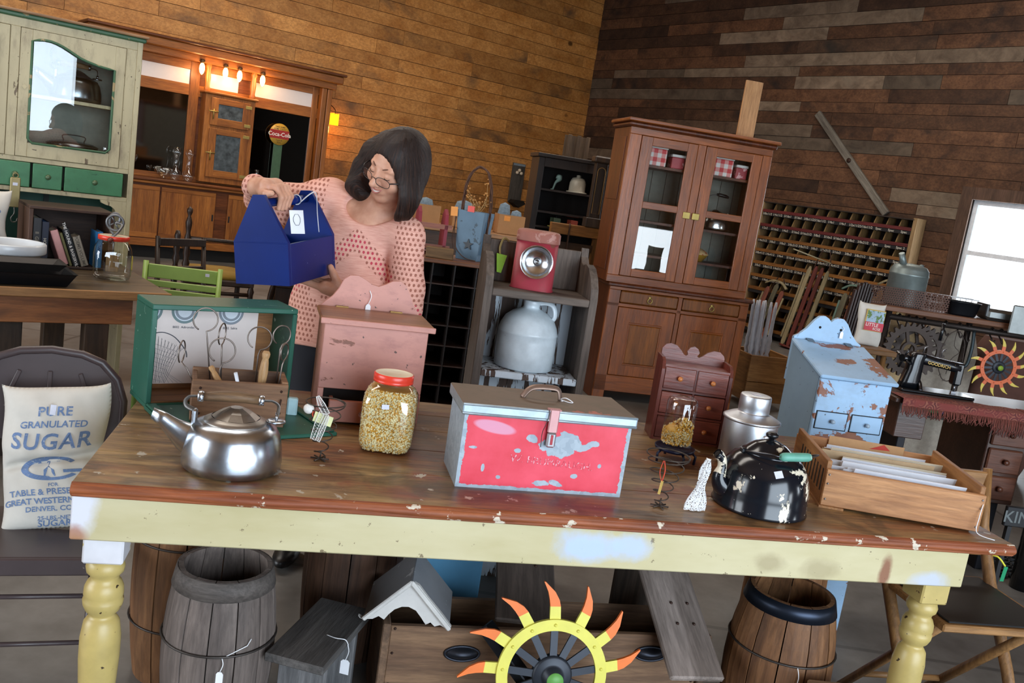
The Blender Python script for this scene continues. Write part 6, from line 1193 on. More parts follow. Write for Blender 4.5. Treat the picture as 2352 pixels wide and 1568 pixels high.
def sled(label, x, off, z0, L, W, lean, roll, deck, rail, head=None, bow=True):
    k = thing('sled', label, 'sled', room(0, x) - DL*off + Vector((0, 0, z0)), 0, 'sleds leaning on the bolt bin'); k.rotation_euler = (Matrix.Rotation(ROTR, 3, 'Z') @ Matrix.Rotation(roll, 3, 'Y') @ Matrix.Rotation(-lean, 3, 'X')).to_euler()
    for i, xx in enumerate(np.linspace(-W/2, W/2, len(deck))):
        wd = W/len(deck)*.42; c_h = 1.0 if abs(xx) > W*.3 else (1.1 if len(deck) % 2 and i == len(deck)//2 else 1.02)
        MB().prism([(xx-wd, .05), (xx-wd*.6, .02), (xx+wd*.6, .02), (xx+wd, .05), (xx+wd, L*.78*c_h), (xx+wd*.4, L*.82*c_h), (xx-wd*.4, L*.82*c_h), (xx-wd, L*.78*c_h)], -.055, -.040).build('deck_slat', deck[i], k)
    for s_ in (-1, 1):
        MB().box(s_*(W/2+.05)-.012, s_*(W/2+.05)+.012, -.055, -.040, .10, L*.72, .003).build('side_rail', rail, k); MB().tube(bez([(s_*W*.42, 0, 0), (s_*W*.42, .01, L*.5), (s_*W*.40, .0, L*.85), (s_*W*.20, -.03, L)], 16), .008, 6).build('runner', plain('rusty_runner', '#4a3428', .6, .6), k)
        for zz in (.2, .55): MB().tube([(s_*W*.42, 0, L*zz), (s_*W*.3, -.04, L*zz)], .008, 6).build('runner_post', plain('rusty_runner', '#4a3428', .6, .6), k)
    if bow: MB().tube(bez([(-W*.75, -.07, L*.86), (-W*.3, -.07, L*.93), (W*.3, -.07, L*.93), (W*.75, -.07, L*.86)], 14), .020, 6, sq=.5).build('steering_bow', rail, k)
    if head: MB().lathe([(0, 0), (.17, 0), (.17, .02), (0, .02)], 12).build('round_head', head, k); k.children[-1].rotation_euler = (R(90), 0, 0); k.children[-1].location = (0, -.04, L*.93)
    return k
M_SR = wood('sled_red', '#9a5a48', '#6c3a30', 2, .55); M_SP = wood('sled_pale', '#a89a78', '#756848', 2, .6); M_SRD = wood('sled_dark_red', '#74342c', '#4c201c', 2, .55); M_SLET = wood('sled_letter', '#8c8468', '#4f4c3c', 2, .6)
s_ = sled('short red-slatted sled leaning nearest the china cabinet', 4.62, .47, .0, .86, .23, R(12), R(6), [M_SR, M_SLET, M_SR], M_SP)
text_on('KING OF THE HILL', .05, lambda x, y: (-.018+y, -.0565, .36+x), plain('sled_ink', '#20282a', .6), s_)
sled('tall dark red sled with round wooden head', 5.20, .50, .0, 1.30, .26, R(8), R(5), [M_SP, M_SRD, M_SRD, M_SP], M_SP, M_SRD, False)
sled('grey-green sled half hidden behind the blue bin', 5.80, .48, .0, 1.0, .24, R(9), R(3), [M_SLET, M_SR, M_SLET], plain('green_bow', '#5c7468', .6)); sled('brown sled at the right end of the bolt bin', 6.20, .47, .0, 1.15, .24, R(8), R(5), [wood('sled_tan', '#8a6434', '#5c401e', 2, .6)]*3, M_SP)

# ------------------------------------------------------------------ crate of white spindles beside the china cabinet
sp_ = thing('pine_crate', 'knotty pine crate on the floor beside the china cabinet', 'crate', (1.93, 7.05, 0), R(14)); M_KPINE = wood('knotty_crate_pine', '#b3834a', '#875a2c', 0, .6, 1, knots=True)
for z0, z1 in ((.06, .22), (.225, .44)): MB().box(0, .40, 0, .02, z0, z1, .002).build('front_board', M_KPINE, sp_); MB().box(0, .40, .40, .42, z0, z1, .002).build('back_board', M_KPINE, sp_)
for x in (0, .38): MB().box(x, x+.02, .02, .40, .06, .44, .002).build('end_board', wood('crate_pine_y', '#a5763f', '#7d5228', 1, .6), sp_); MB().box(x, x+.02, .02, .06, 0, .06).build('foot', M_KPINE, sp_)
MB().box(.02, .38, .02, .40, .06, .075).build('bottom', M_KPINE, sp_)
SPN = [(.0, 0), (.016, .0), (.016, .22), (.024, .26), (.016, .29), (.026, .34), (.015, .37), (.025, .41), (.018, .44), (.024, .48), (.016, .52), (.014, .74), (.008, .80), (0, .80)]
spm = MB().lathe(SPN, 12).mesh('spindle'); spm.materials.append(plain('white_spindle_paint', '#bfc2ca', .5))
for i in range(7):
    o = bpy.data.objects.new('spindle', spm); COL.objects.link(o); place(o, sp_.matrix_basis @ Vector((.055+.044*(i % 4), .10+.07*(i//4), .076)), 0, (R(rnd.uniform(-3, 3)), R(-2.5+1.0*(i % 4)), 0)); tag(o, 'white turned spindle standing in the pine crate', 'spindle', 'white spindles in the pine crate')

# ------------------------------------------------------------------ background clutter in the far corner
M_DKB = wood('dark_hutch_wood', '#2f211b', '#1a120e', 2, .5); dh = thing('dark_hutch', 'dark open hutch with crocks and scales in the far corner', 'hutch', (.0, 8.9, 0), R(13)); W_ = .78; HZ = 1.82
for x in (0, W_-.06): MB().box(x, x+.06, 0, .34, 0, HZ, .004).build('side', M_DKB, dh)
MB().box(.06, W_-.06, .32, .34, 0, HZ).build('back', plain('hutch_back', '#171110', .8), dh); MB().box(-.02, W_+.02, -.02, .36, HZ, HZ+.04, .006).build('top', M_DKB, dh); MB().box(.06, W_-.06, -.002, .02, HZ-.09, HZ, .003).build('top_rail', M_DKB, dh)
for z in (.45, .80, 1.13, 1.28, 1.50): MB().box(.06, W_-.06, .01, .32, z, z+.02).build('shelf_board', M_DKB, dh)
def dhp(x, y, z): return dh.matrix_basis @ Vector((x, y, z+.0205))
k = thing('white_crock', 'white lidded crock with stamped mark on the dark hutch', 'crock', dhp(.47, .15, 1.50), 0); MB().lathe([(0, 0), (.105, 0), (.108, .012), (.085, .016), (.083, .10), (.074, .125)], 28).build('body', plain('crock_white', '#c9c1ae', .35), k); MB().lathe([(.076, .124), (.06, .148), (.022, .158), (.022, .178), (0, .182)], 24).build('lid', plain('crock_white', '#c9c1ae', .35), k)
o = MB().tube(bez([(0, 0, .15), (.02, -.01, .11), (-.01, 0, .07), (-.03, 0, .0), (-.045, -.02, -.0)], 20), [.01, .02, .03, .035, .03, .028, .024, .02, .016, .014, .012, .011, .01, .01, .01, .009, .009, .009, .009, .009, .008], 8).build('verdigris_figure', plain('verdigris', '#7d9a94', .6)); place(o, dhp(.24, .12, 1.502)); tag(o, 'pale verdigris cloth figure hanging on the dark hutch shelf', 'figure')
for i, (x, fc_, lb) in enumerate(((.27, '#b0a45a', 'yellow-faced dial scale on the dark hutch'), (.45, '#d9d4c4', 'white-faced dial scale on the dark hutch'))):
    k = thing('dial_scale', lb, 'scale', dhp(x, .10, 1.13), R(10)); MB().prism([(-.05, 0), (.05, 0), (.035, .03), (.035, .12), (-.035, .12), (-.035, .03)], -.03, .03).build('housing', plain('scale_body'+str(i), ('#3a4a38', '#8c3c2c')[i], .5), k); MB().lathe([(0, 0), (.062, 0), (.064, .006), (.058, .010), (0, .010)], 28).build('dial', plain('dial'+str(i), fc_, .4), k); k.children[-1].rotation_euler = (R(90), 0, 0); k.children[-1].location = (0, -.03, .065)
    MB().prism([(-.003, .03), (.003, .03), (.014, .11), (.008, .112)], -.043, -.041).build('needle', plain('needle_black', '#1a1a1a', .5), k); MB().box(-.06, .06, -.05, .05, .125, .132, .002).build('platform', plain('scale_body'+str(i), '#3a4a38', .5), k)
k = thing('enamel_mug', 'white enamel mug on the low shelf of the dark hutch', 'mug', dhp(.60, .10, .80), 0); MB().lathe([(0, 0), (.045, 0), (.045, .08), (.042, .08), (.042, .005), (0, .005)], 20).build('cup', plain('white_enamel_mug', '#cfcabc', .35), k); MB().tube(bez([(.045, 0, .065), (.075, 0, .055), (.07, 0, .02), (.045, 0, .015)], 10), .005, 6).build('handle', plain('white_enamel_mug', '#cfcabc', .35), k)
o = thing('slatted_crate', 'small slatted wooden crate on top of the dark hutch', 'crate', dh.matrix_basis @ Vector((.27, .05, HZ+.0405)), R(13)); 
for x in (0, .095, .19): MB().box(x, x+.04, 0, .01, 0, .22, .002).build('slat', wood('crate_slat_wood', '#6c553e', '#463525', 2, .65), o)
MB().box(0, .23, .01, .14, 0, .01).box(0, .23, .13, .14, .01, .22).build('box_back', wood('crate_slat_wood', '#6c553e', '#463525', 2, .65), o)
# timber work frame, clock case and yellow post in front of the hutch
tf = thing('timber_trestle', 'honey timber work frame standing before the dark hutch', 'frame', (.205, 8.3, 0), R(13)); M_HON = wood('honey_timber', '#a8743a', '#744a20', 0, .55, knots=True); M_HONV = wood('honey_timber_v', '#8f642f', '#61401c', 2, .6)
MB().box(0, .52, 0, .08, 1.12, 1.22, .004).build('beam', M_HON, tf); 
for x in (.015, .43): MB().box(x, x+.055, .01, .07, 0, 1.12, .003).build('post', M_HONV, tf)
MB().box(.07, .43, .02, .05, .98, 1.05, .003).build('lower_rail', wood('frame_rail_dark', '#5a4230', '#3a2a1e', 0, .6), tf); MB().tube(bez([(.17, -.01, 1.23), (.17, -.015, 1.0), (.15, -.015, .93), (.16, -.015, .88)], 14), .008, 6).build('hanging_tool', plain('rusty_runner', '#4a3428', .6, .6), tf)
ck = thing('clock_case', 'tall narrow dark wooden clock case standing on the timber frame', 'clock case', tf.matrix_basis @ Vector((.40, .04, 1.2205)), R(13)); M_CLK = wood('clock_wood', '#4a3524', '#2b1d14', 2, .45)
MB().box(-.085, .075, -.06, .06, 0, .09, .006).build('plinth', M_CLK, ck); MB().box(-.06, .05, -.045, .045, .09, .60, .004).build('trunk', M_CLK, ck); cv = [(-.042, .13), (.034, .13), (.034, .52)]+[(-.004+.038*math.cos(a), .52+.038*math.sin(a)) for a in np.linspace(0, math.pi, 9)[1:-1]]+[(-.042, .52)]
MB().tube([(x, -.047, z) for x, z in cv], .004, 6, True).build('door_moulding', plain('clock_gilt', '#8a6a3c', .45, .3), ck); MB().box(-.09, .20, -.07, .07, .60, .66, .012).build('hood_moulding', M_CLK, ck)
o = MB().box(-.05, .05, -.03, .03, 0, 1.98, .006).build('yellow_post', wood('peeling_yellow_post', '#a57e3c', '#6a4a20', 2, .65, wear=('#4a3828', .56, 7))); place(o, (.81, 8.25, 0), 0, (0, R(1), R(13))); tag(o, 'peeling yellow-brown post between clock case and china cabinet', 'post')
for x, y in ((.76, 8.75), (.90, 8.75)):  # white strips stand in for slits of daylight at a door edge
    o = MB().box(-.018, .018, -.01, .01, 0, 1.88, .002).build('daylight_slit', plain('slit_white', '#cdd3dc', .5)); place(o, (x, y, 0), R(13)); tag(o, ('left' if x < .8 else 'right')+' narrow white strip painted as a daylight gap behind the yellow post', 'board', 'daylight slits in the corner')
# counter with boxes behind the pigeonholes
ctr = thing('display_counter', 'dark display counter with pale plank top behind the pigeonhole cabinet', 'counter', (-1.15, 7.0, 0), R(13)); MB().box(0, 1.28, 0, .5, 0, 1.05, .004).build('carcass', wood('counter_brown', '#5a3c28', '#3a2518', 0, .55), ctr); MB().box(-.02, 1.30, -.03, .52, 1.05, 1.09, .004).build('top', wood('counter_top_pine', '#b07f50', '#835a34', 0, .5), ctr)
def cp(x, y): return ctr.matrix_basis @ Vector((x, y, 1.0905))
M_CARD = plain('cardboard', '#a9794c', .8, var=.06)
def carton(x, y, w_, d_, h_, label, tagc=None):
    k = thing('carton', label, 'carton', cp(x, y), R(13)); 
    for q in ((0, w_, 0, .006), (0, w_, d_-.006, d_), (0, .006, .006, d_-.006), (w_-.006, w_, .006, d_-.006)): MB().box(*q, 0, h_).build('wall_panel', M_CARD, k)
    MB().box(0, w_, 0, d_, 0, .006).build('bottom', M_CARD, k)
    if tagc: MB().box(w_*.2, w_*.2+.05, -.002, 0, h_-.05, h_-.01).build('price_tag', plain('bright_orange_tag', '#e08a2c', .6), k)
    return k
carton(.93, .05, .22, .2, .16, 'cardboard carton with orange tag on the counter', True); carton(.25, .05, .20, .2, .15, 'cardboard carton at the left of the counter'); carton(.56, .08, .24, .2, .14, 'cardboard carton behind the grapevine handle')
M_TICK = plain('grey_ticking', '#71808a', .85, var=.25, scale=60)
for i, (x, y, w_, h_, lb) in enumerate(((.955, .17, .10, .25, 'grey ticking cloth roll behind the tagged carton'), (1.06, .17, .10, .20, 'second grey ticking cloth roll at the counter end'), (.62, .18, .16, .22, 'grey ticking bundle in the middle carton'), (.30, .16, .14, .20, 'grey ticking bundle in the left carton'))):
    o = MB().lathe([(0, 0), (w_*.5, .01), (w_*.55, h_*.6), (w_*.4, h_*.92), (0, h_)], 18, sy=.6).build('cloth_roll', M_TICK); place(o, cp(x+.03, y-.02)+Vector((0, 0, .007)), R(13+6*i)); tag(o, lb, 'cloth bundle')
wb = thing('wall_bracket', 'grey weathered bracket board with white knobs on the pine wall', 'bracket', room(-1.32, .030, 1.26), ROTL); MB().box(-.13, .13, -.02, 0, 0, .64, .003).build('back_board', wood('bracket_grey', '#5d564e', '#3c3731', 2, .7), wb); MB().box(-.12, .12, -.024, -.016, .60, .635).build('metal_cap', M_GALV, wb)
for z in (.12, .36): MB().prism([(-.13, 0), (0, -.07), (.13, 0), (.09, .05), (-.09, .05)], -.16, -.02).build('bracket_shelf', wood('bracket_dark', '#3e352d', '#272019', 0, .7), wb)
for x, z in ((0, .53), (-.04, .49), (.045, .485)): MB().ball((x, -.04, z), .028, 12, 8).build('knob', plain('white_knob', '#cfc0a8', .4), wb)
# ------------------------------------------------------------------ pipe rack with plank shelf at the right
RO = Vector((2.40, 5.6, 0)); rk_ = thing('pipe_rack', 'iron pipe rack with plank shelf and hanging hooks before the window', 'rack', RO, 0)
M_PIPE = plain('iron_pipe', '#39322f', .5, .7); MB().box(-.22, 1.5, 0, .30, 1.058, 1.09, .004).build('plank_shelf', wood('rack_plank', '#8a5c40', '#5c3a26', 0, .5), rk_)
MB().cyl((-.04, .06, 1.02), (1.5, .06, 1.02), .019).build('hanging_rail', M_PIPE, rk_)
for x, y in ((-.04, .06), (.50, .10), (1.45, .06), (-.04, .26)): MB().cyl((x, y, 0), (x, y, 1.058), .019).build('pipe_post', M_PIPE, rk_)
MB().box(-.04, 1.45, .08, .25, .40, .42, .003).build('lower_shelf', wood('rack_lower', '#3a2c24', '#241a15', 0, .6), rk_)
def hook(x, L, name='s_hook'): return MB().tube(bez([(x, .035, 1.035), (x, .06, 1.045), (x, .085, 1.03), (x, .075, 1.0), (x, .045, .98), (x, .035, 1.0-L), (x+.01, .03, .985-L), (x+.02, .035, 1.0-L)], 24), .005, 6).build(name, M_PIPE, rk_)
for x in (.03, .09, .14, .19, .33, .42, .47, .63, .69): hook(x, .03+.03*((x*100) % 3)/3)
def rkp(x, y, z=1.0905): return RO + Vector((x, y, z))
M_CASTI = plain('brown_cast_iron', '#4a403b', .6, .5)
def gear(label, loc, r_, n, rz):
    k = thing('gear_wheel', label, 'gear', loc, 0, 'cast gears on the pipe rack', (R(90), 0, rz)); b_ = MB(); d_ = .02
    def ringp(ra, rb, teeth):
        m_ = n*4; o_, i_ = [], []
        for i in range(m_):
            a = 2*math.pi*i/m_; rr_ = (ra if i % 4 in (0, 1) else ra*1.14) if teeth else ra; o_.append((rr_*math.cos(a), rr_*math.sin(a))); i_.append((rb*math.cos(a), rb*math.sin(a)))
        vs = [(x, y, z) for z in (0, d_) for x, y in o_]+[(x, y, z) for z in (0, d_) for x, y in i_]; fs = []
        for i in range(m_):
            j = (i+1) % m_; fs += [(i, j, m_+j, m_+i), (2*m_+i, 3*m_+i, 3*m_+j, 2*m_+j), (m_+i, m_+j, 3*m_+j, 3*m_+i), (i, 2*m_+i, 2*m_+j, j)]
        return vs, fs
    MB().add(*ringp(r_, r_*.78, True)).build('toothed_rim', M_CASTI, k); MB().add(*ringp(r_*.34, r_*.24, False)).build('hub_ring', M_CASTI, k)
    for q in range(4): a = q*math.pi/2+.3; MB().at((0, 0, 0), (0, 0, a)).box(r_*.30, r_*.82, -r_*.07, r_*.07, .002, d_*.9, .002).build('spoke', M_CASTI, k)
    return k
gear('front rusty cast gear hanging on the pipe rack', rkp(.115, .03, .83), .155, 26, R(6)); gear('rear rusty cast gear hanging behind the first', rkp(.225, .135, .825), .15, 26, R(-4))
bwr = thing('barbed_wire_oval', 'oval of rusty barbed wire hanging from the rack', 'wire oval', rkp(.40, .03, .83), 0)
MB().tube([(.075*math.cos(a), .004*math.sin(9*a), .165*math.sin(a)) for a in np.linspace(0, 6.283, 49)[:-1]], .003, 5, True).build('wire_loop', M_CASTI, bwr); MB().tube(bez([(0, 0, .16), (.0, -.004, .07), (.04, -.004, .03), (0, -.004, -.02), (-.01, 0, -.12)], 14), .0022, 5).build('inner_wire', M_CASTI, bwr)
bt = MB()
for i in range(14): a = i*.45; x, z = .075*math.cos(a), .165*math.sin(a); bt.tube([(x-.012, -.008, z-.006), (x+.012, .008, z+.007)], .0014, 4)
bt.build('barbs', M_CASTI, bwr)['kind'] = 'stuff'
jh = thing('iron_hook', 'dark iron J-hook hanging from the rack rail', 'hook', rkp(.515, .03, .86), 0); MB().tube(bez([(0, .02, .15), (0, .0, .05), (-.005, 0, -.06), (-.028, 0, -.085), (-.045, 0, -.06)], 18), .011, 8).build('bar', plain('dark_slate_iron', '#2f3a3e', .45, .6), jh)
sun_wheel('sun_wheel', 'orange implement wheel with yellow tines hanging on the pipe rack', rkp(.70, .012, .805), (R(90), 0, R(-3)), .112, plain('wheel_orange', '#d9642a', .4, var=.06), plain('tine_yellow', '#d8c04a', .4, var=.06), plain('wheel_orange', '#d9642a', .4), plain('gun_black', '#2a2e36', .45, .4), 14, 1, '#86a82f')
# burlap goods behind the rack
def cushion(name, label, loc, rot, sx, sy, sz, m, cat):
    o = MB().rings([[(x*sx*s_, y*sy*s_, z) for x, y in squircle(1, 28, 4)] for z, s_ in ((0, .82), (sz*.12, .97), (sz*.5, 1.0), (sz*.85, .96), (sz, .7))], True, True).build(name, m); place(o, loc, 0, rot); return tag(o, label, cat)
cushion('burlap_sack', 'plump burlap sack on the rack lower shelf', rkp(.14, .40, 0), (0, 0, 0), .20, .12, .98, plain('burlap', '#b59a72', .9, bump=.4, scale=60), 'sack'); cushion('striped_pillow', 'grey ticking pillow with red star print behind the wire oval', rkp(.50, .42, 0), (0, R(3), 0), .20, .12, .99, plain('ticking', '#a59a8c', .9, var=.15, scale=40), 'pillow')
cushion('wool_blanket', 'folded brown blanket at the right end of the rack', rkp(1.0, .44, 0), (0, 0, 0), .26, .13, .96, plain('brown_blanket', '#5a3a30', .9), 'blanket')
for x, c_, lb in ((.02, '#d2702c', 'orange painted disc below the gears'), (.42, '#2f7a4a', 'green painted disc below the wire oval'), (.50, '#2f5fa8', 'blue painted disc behind the sewing machine')):
    o = MB().lathe([(0, 0), (.07, 0), (.075, .01), (.07, .02), (0, .02)], 24).build('painted_disc', plain('disc'+c_, c_, .5)); place(o, rkp(x, .16, .421+.075), 0, (R(80), 0, 0)); tag(o, lb, 'disc')
# on the shelf
M_PERF = plain('rusty_perforated', '#5a4038', .6, .4)
def perf_mat():
    t = NT('perforated_metal'); v = t.coords(rand=False); mp = t.a('ShaderNodeVectorMath', operation='MULTIPLY'); mp.inputs[1].default_value = (62, 1, 72); t.k(v, mp.inputs[0]); sp = t.a('ShaderNodeSeparateXYZ'); t.k(mp.outputs[0], sp.inputs[0])
    fl = t.a('ShaderNodeMath', operation='FLOOR'); t.k(sp.outputs[2], fl.inputs[0]); hf = t.a('ShaderNodeMath', operation='MULTIPLY_ADD', _1=.5); t.k(fl.outputs[0], hf.inputs[0]); t.k(sp.outputs[0], hf.inputs[2]); fx = t.a('ShaderNodeMath', operation='FRACT'); t.k(hf.outputs[0], fx.inputs[0]); fz = t.a('ShaderNodeMath', operation='FRACT'); t.k(sp.outputs[2], fz.inputs[0])
    cb_ = t.a('ShaderNodeCombineXYZ'); t.k(fx.outputs[0], cb_.inputs[0]); t.k(fz.outputs[0], cb_.inputs[1]); d = t.a('ShaderNodeVectorMath', operation='DISTANCE'); d.inputs[1].default_value = (.5, .5, 0); t.k(cb_.outputs[0], d.inputs[0]); g = t.a('ShaderNodeMath', operation='GREATER_THAN', _1=.33); t.k(d.outputs['Value'], g.inputs[0]); t.k(g.outputs[0], t.b.inputs['Alpha']); return t.out('#54392f', .6, .4)
o = MB().grid(lambda a, q: (-.20+.52*a, .05+.05*math.sin(a*3.1), q*.115), 30, 1).build('perforated_strip', perf_mat()); place(o, rkp(0, 0)); tag(o, 'rusty perforated metal strip standing curved on the shelf', 'metal strip')
gcn = thing('galvanised_can', 'galvanised can with domed lid and spout on the shelf', 'can', rkp(.10, .22), R(20)); MB().lathe([(0, 0), (.115, 0), (.12, .01), (.12, .20), (.124, .205), (.12, .21), (.118, .235), (.10, .262), (.05, .275), (0, .278)], 36).build('body', plain('old_galvanised', '#7f8a88', .45, .6, .18, 12), gcn); MB().cyl((-.055, 0, .25), (-.105, -.01, .335), .024, .018).build('spout', plain('old_galvanised', '#7f8a88', .45), gcn); MB().lathe([(.012, .268), (.014, .285), (0, .288)], 12, (.04, -.05, -.006)).build('cap', plain('old_galvanised', '#7f8a88', .45), gcn)
bp_ = thing('black_pan', 'black oval baking pan on the plank shelf', 'pan', rkp(.43, .11), 0); MB().rings([[(x*.10*s_, y*.07*s_, z) for x, y in squircle(1, 28, 3)] for z, s_ in ((.001, .84), (.01, .9), (.085, 1.05), (.09, 1.12), (.088, 1.03), (.012, .84))], True, True).build('body', plain('pan_black', '#14171c', .35, .4), bp_)
wf = thing('silver_appliance', 'silver cast waffle iron with latch at the right end of the shelf', 'appliance', rkp(.70, .12), R(-6)); MB().box(-.13, .22, -.10, .10, .001, .075, .02).build('body', plain('satin_alloy', '#7d807e', .42, .9), wf); MB().box(-.12, .21, -.09, .09, .078, .092, .006).build('top_plate', plain('satin_alloy', '#a9aba8', .3), wf); MB().box(-.135, -.115, -.09, .09, .02, .10, .005).build('hinge_bar', plain('black_knob', '#101216', .3), wf); MB().lathe([(0, 0), (.022, 0), (.022, .004), (.012, .006), (0, .006)], 20).build('badge', plain('badge_black', '#1a1a1c', .4), wf); wf.children[-1].rotation_euler = (R(90), 0, 0); wf.children[-1].location = (.10, -.10, .035)
wbk = thing('wire_basket', 'white wire dish basket on the back of the shelf', 'basket', rkp(.42, .245), 0); wbk.scale = (.9, .8, 1)
for i in range(9): MB().tube([(-.17+.0425*i, -.05, .105), (-.17+.0425*i, -.05, .004), (-.17+.0425*i, .05, .004), (-.17+.0425*i, .05, .105)], .0022, 5).build('wire', plain('white_wire', '#dfe3e6', .5), wbk)
for z, y in ((.105, -.05), (.105, .05), (.055, -.05), (.055, .05)): MB().cyl((-.18, y, z), (.18, y, z), .003, seg=6).build('rim_wire', plain('white_wire', '#dfe3e6', .5), wbk)
o = MB().box(-.06, .07, -.04, .04, 0, .15, .008).build('black_case', plain('black_case', '#1a2226', .5)); place(o, rkp(1.02, .22), R(8)); tag(o, 'black boxy case on the shelf against the window', 'case')
# things standing between blue bin and rack
rs = thing('wooden_stool', 'plain wooden stool behind the blue bin', 'stool', (1.98, 4.95, 0), R(10)); MB().box(-.12, .12, -.12, .12, .86, .89, .004).build('seat', M_CHAIRX, rs)
for x in (-.09, .09):
    for y in (-.09, .09): MB().cyl((x, y, 0), (x*.8, y*.8, .86), .015).build('leg', M_CHAIRW, rs)
rice = sack('rice_bag', 'white printed rice bag standing behind the blue bin', rs.matrix_basis @ Vector((0, .02, .891)), (R(-3), R(2), R(8)), .155, .235, .04, [])
MB().box(-.055, .058, -.047, -.0445, .085, .205, .001).build('label_panel', plain('label_ochre', '#c9a94a', .6), rice); MB().box(-.05, .054, -.049, -.0468, .135, .20, .0).build('label_picture', worn('label_scene', '#9fb6c9', '#5c7a3c', .52, 40, .6), rice); MB().box(-.055, .058, -.0495, -.0468, .088, .135, .0).build('red_band', plain('label_red', '#c8404e', .6), rice); text_on('LITTLE', .026, lambda x, y: (x-.012, -.0505, .112+y), plain('sign_white', '#eae4da', .4), rice); text_on('ROSE', .020, lambda x, y: (x+.02, -.0505, .093+y), plain('sign_white', '#eae4da', .4), rice)
fb = thing('ribbed_carrier', 'tall dark brown ribbed wooden rack behind the blue bin', 'rack', (2.05, 5.60, 0), R(4)); 
for i in range(7): MB().at((-.055+.018*i, 0, 0), (0, R(5), 0)).box(-.006, .006, -.02, .02, 0, 1.22-.006*abs(i-3)**2, .003).build('rib', wood('dark_rib', '#3c2620', '#231511', 2, .4), fb)
MB().box(-.07, .08, -.03, .03, .55, .58).build('cross_bar', wood('dark_rib', '#3c2620', '#231511', 2, .4), fb)

# ------------------------------------------------------------------ treadle sewing table
ST = Vector((1.97, 3.98, 0)); SR = R(4); M_SEW = wood('walnut_table', '#5a3a2c', '#38221a', 0, .3, spec=.6); stb = thing('sewing_table', 'dark walnut sewing machine table with small drawers', 'table', ST, SR)
MB().box(-.20, .85, 0, .42, .765, .79, .004).build('top', M_SEW, stb); MB().box(-.16, -.02, .03, .40, .60, .765, .004).build('left_case', M_SEW, stb)
MB().box(-.12, -.08, .06, .36, 0, .60, .004).build('leg_frame', plain('treadle_iron', '#17161a', .4, .6), stb); MB().box(.40, .44, .06, .36, 0, .60, .004).build('leg_frame', plain('treadle_iron', '#17161a', .4, .6), stb); MB().cyl((-.1, .3, .25), (.42, .3, .25), .012).build('cross_bar', plain('treadle_iron', '#17161a', .4, .6), stb)
MB().box(.28, .47, .01, .40, .35, .765, .004).build('drawer_case', M_SEW, stb)
for z in (.37, .50, .63): d = MB().box(.292, .458, -.004, .012, z, z+.115, .006).build('drawer', wood('walnut_drawer', '#7a4c38', '#4e2e22', 0, .35), stb); kn = MB().lathe([(.006, 0), (.007, .008), (.014, .014), (.012, .022), (0, .025)], 16).build('knob', wood('walnut_knob', '#6a4030', '#432418', 0, .3), d); kn.location = (.375, -.004, z+.058); kn.rotation_euler = (R(90), 0, 0)
def stp(x, y, z=.7905): return stb.matrix_basis @ Vector((x, y, z))
sm_ = thing('sewing_machine', 'black antique sewing machine with gilt lettering on the walnut table', 'sewing machine', stp(.02, .26), R(2)); M_JAPAN = worn('japanned_black', '#0f1216', '#8a6a34', .735, 60, .18, bump=.02)
MB().box(-.10, .26, -.075, .075, 0, .014, .004).build('bed', M_JAPAN, sm_); MB().rings([[(x*sx+cx, y*.036, z) for x, y in squircle(1, 20, 3)] for z, sx, cx in ((.014, .055, -.035), (.04, .046, -.035), (.10, .038, -.03), (.15, .036, -.028), (.178, .040, -.022), (.186, .03, -.02))], True, True).build('pillar', M_JAPAN, sm_)
MB().rings([[(xx, y*.030*s_, .160-.02*((xx+.02)/.2)+z*.026*s_) for y, z in squircle(1, 18, 3)] for xx, s_ in ((-.045, .9), (-.02, 1.05), (.06, .92), (.13, .90), (.185, 1.0), (.20, .8))], True, True).build('arm', M_JAPAN, sm_)
MB().box(.165, .205, -.028, .028, .055, .165, .008).build('head', M_JAPAN, sm_); MB().cyl((.188, 0, .02), (.188, 0, .06), .005).build('needle_bar', plain('nickel', '#8c8c90', .3, .9), sm_); MB().box(.176, .2, -.006, .006, .014, .022).build('presser_foot', plain('nickel', '#8c8c90', .3, .9), sm_); MB().cyl((.21, 0, .10), (.214, 0, .185), .008).build('take_up', M_JAPAN, sm_)
wh = MB().tube([(0, .055*math.cos(a), .055*math.sin(a)) for a in np.linspace(0, 6.283, 33)[:-1]], .009, 10, True); wh.build('hand_wheel', plain('nickel_wheel', '#4a4a4e', .15, .9), sm_); sm_.children[-1].location = (-.088, 0, .150); sm_.children[-1].rotation_euler = (0, 0, R(22)); hw = sm_.children[-1]
MB().cyl((-.012, 0, 0), (.045, 0, 0), .018).build('wheel_hub', M_JAPAN, hw)
for a in (0.4, 1.97, 3.54, 5.1): MB().tube([(0, 0, 0), (0, .052*math.cos(a), .052*math.sin(a))], .006, 6).build('wheel_spoke', M_JAPAN, hw)
text_on('GOODRICH', .021, lambda x, y: (.075+x, -.031, .136+y-.10*x), plain('gilt', '#94783f', .4, .6), sm_, bold=.015)
for x in (.0, .09): MB().tube([(x, 0, .18), (x+.004, 0, .215), (x+.02, 0, .222)], .0022, 6).build('spool_pin', plain('nickel', '#8c8c90', .3, .9), sm_)
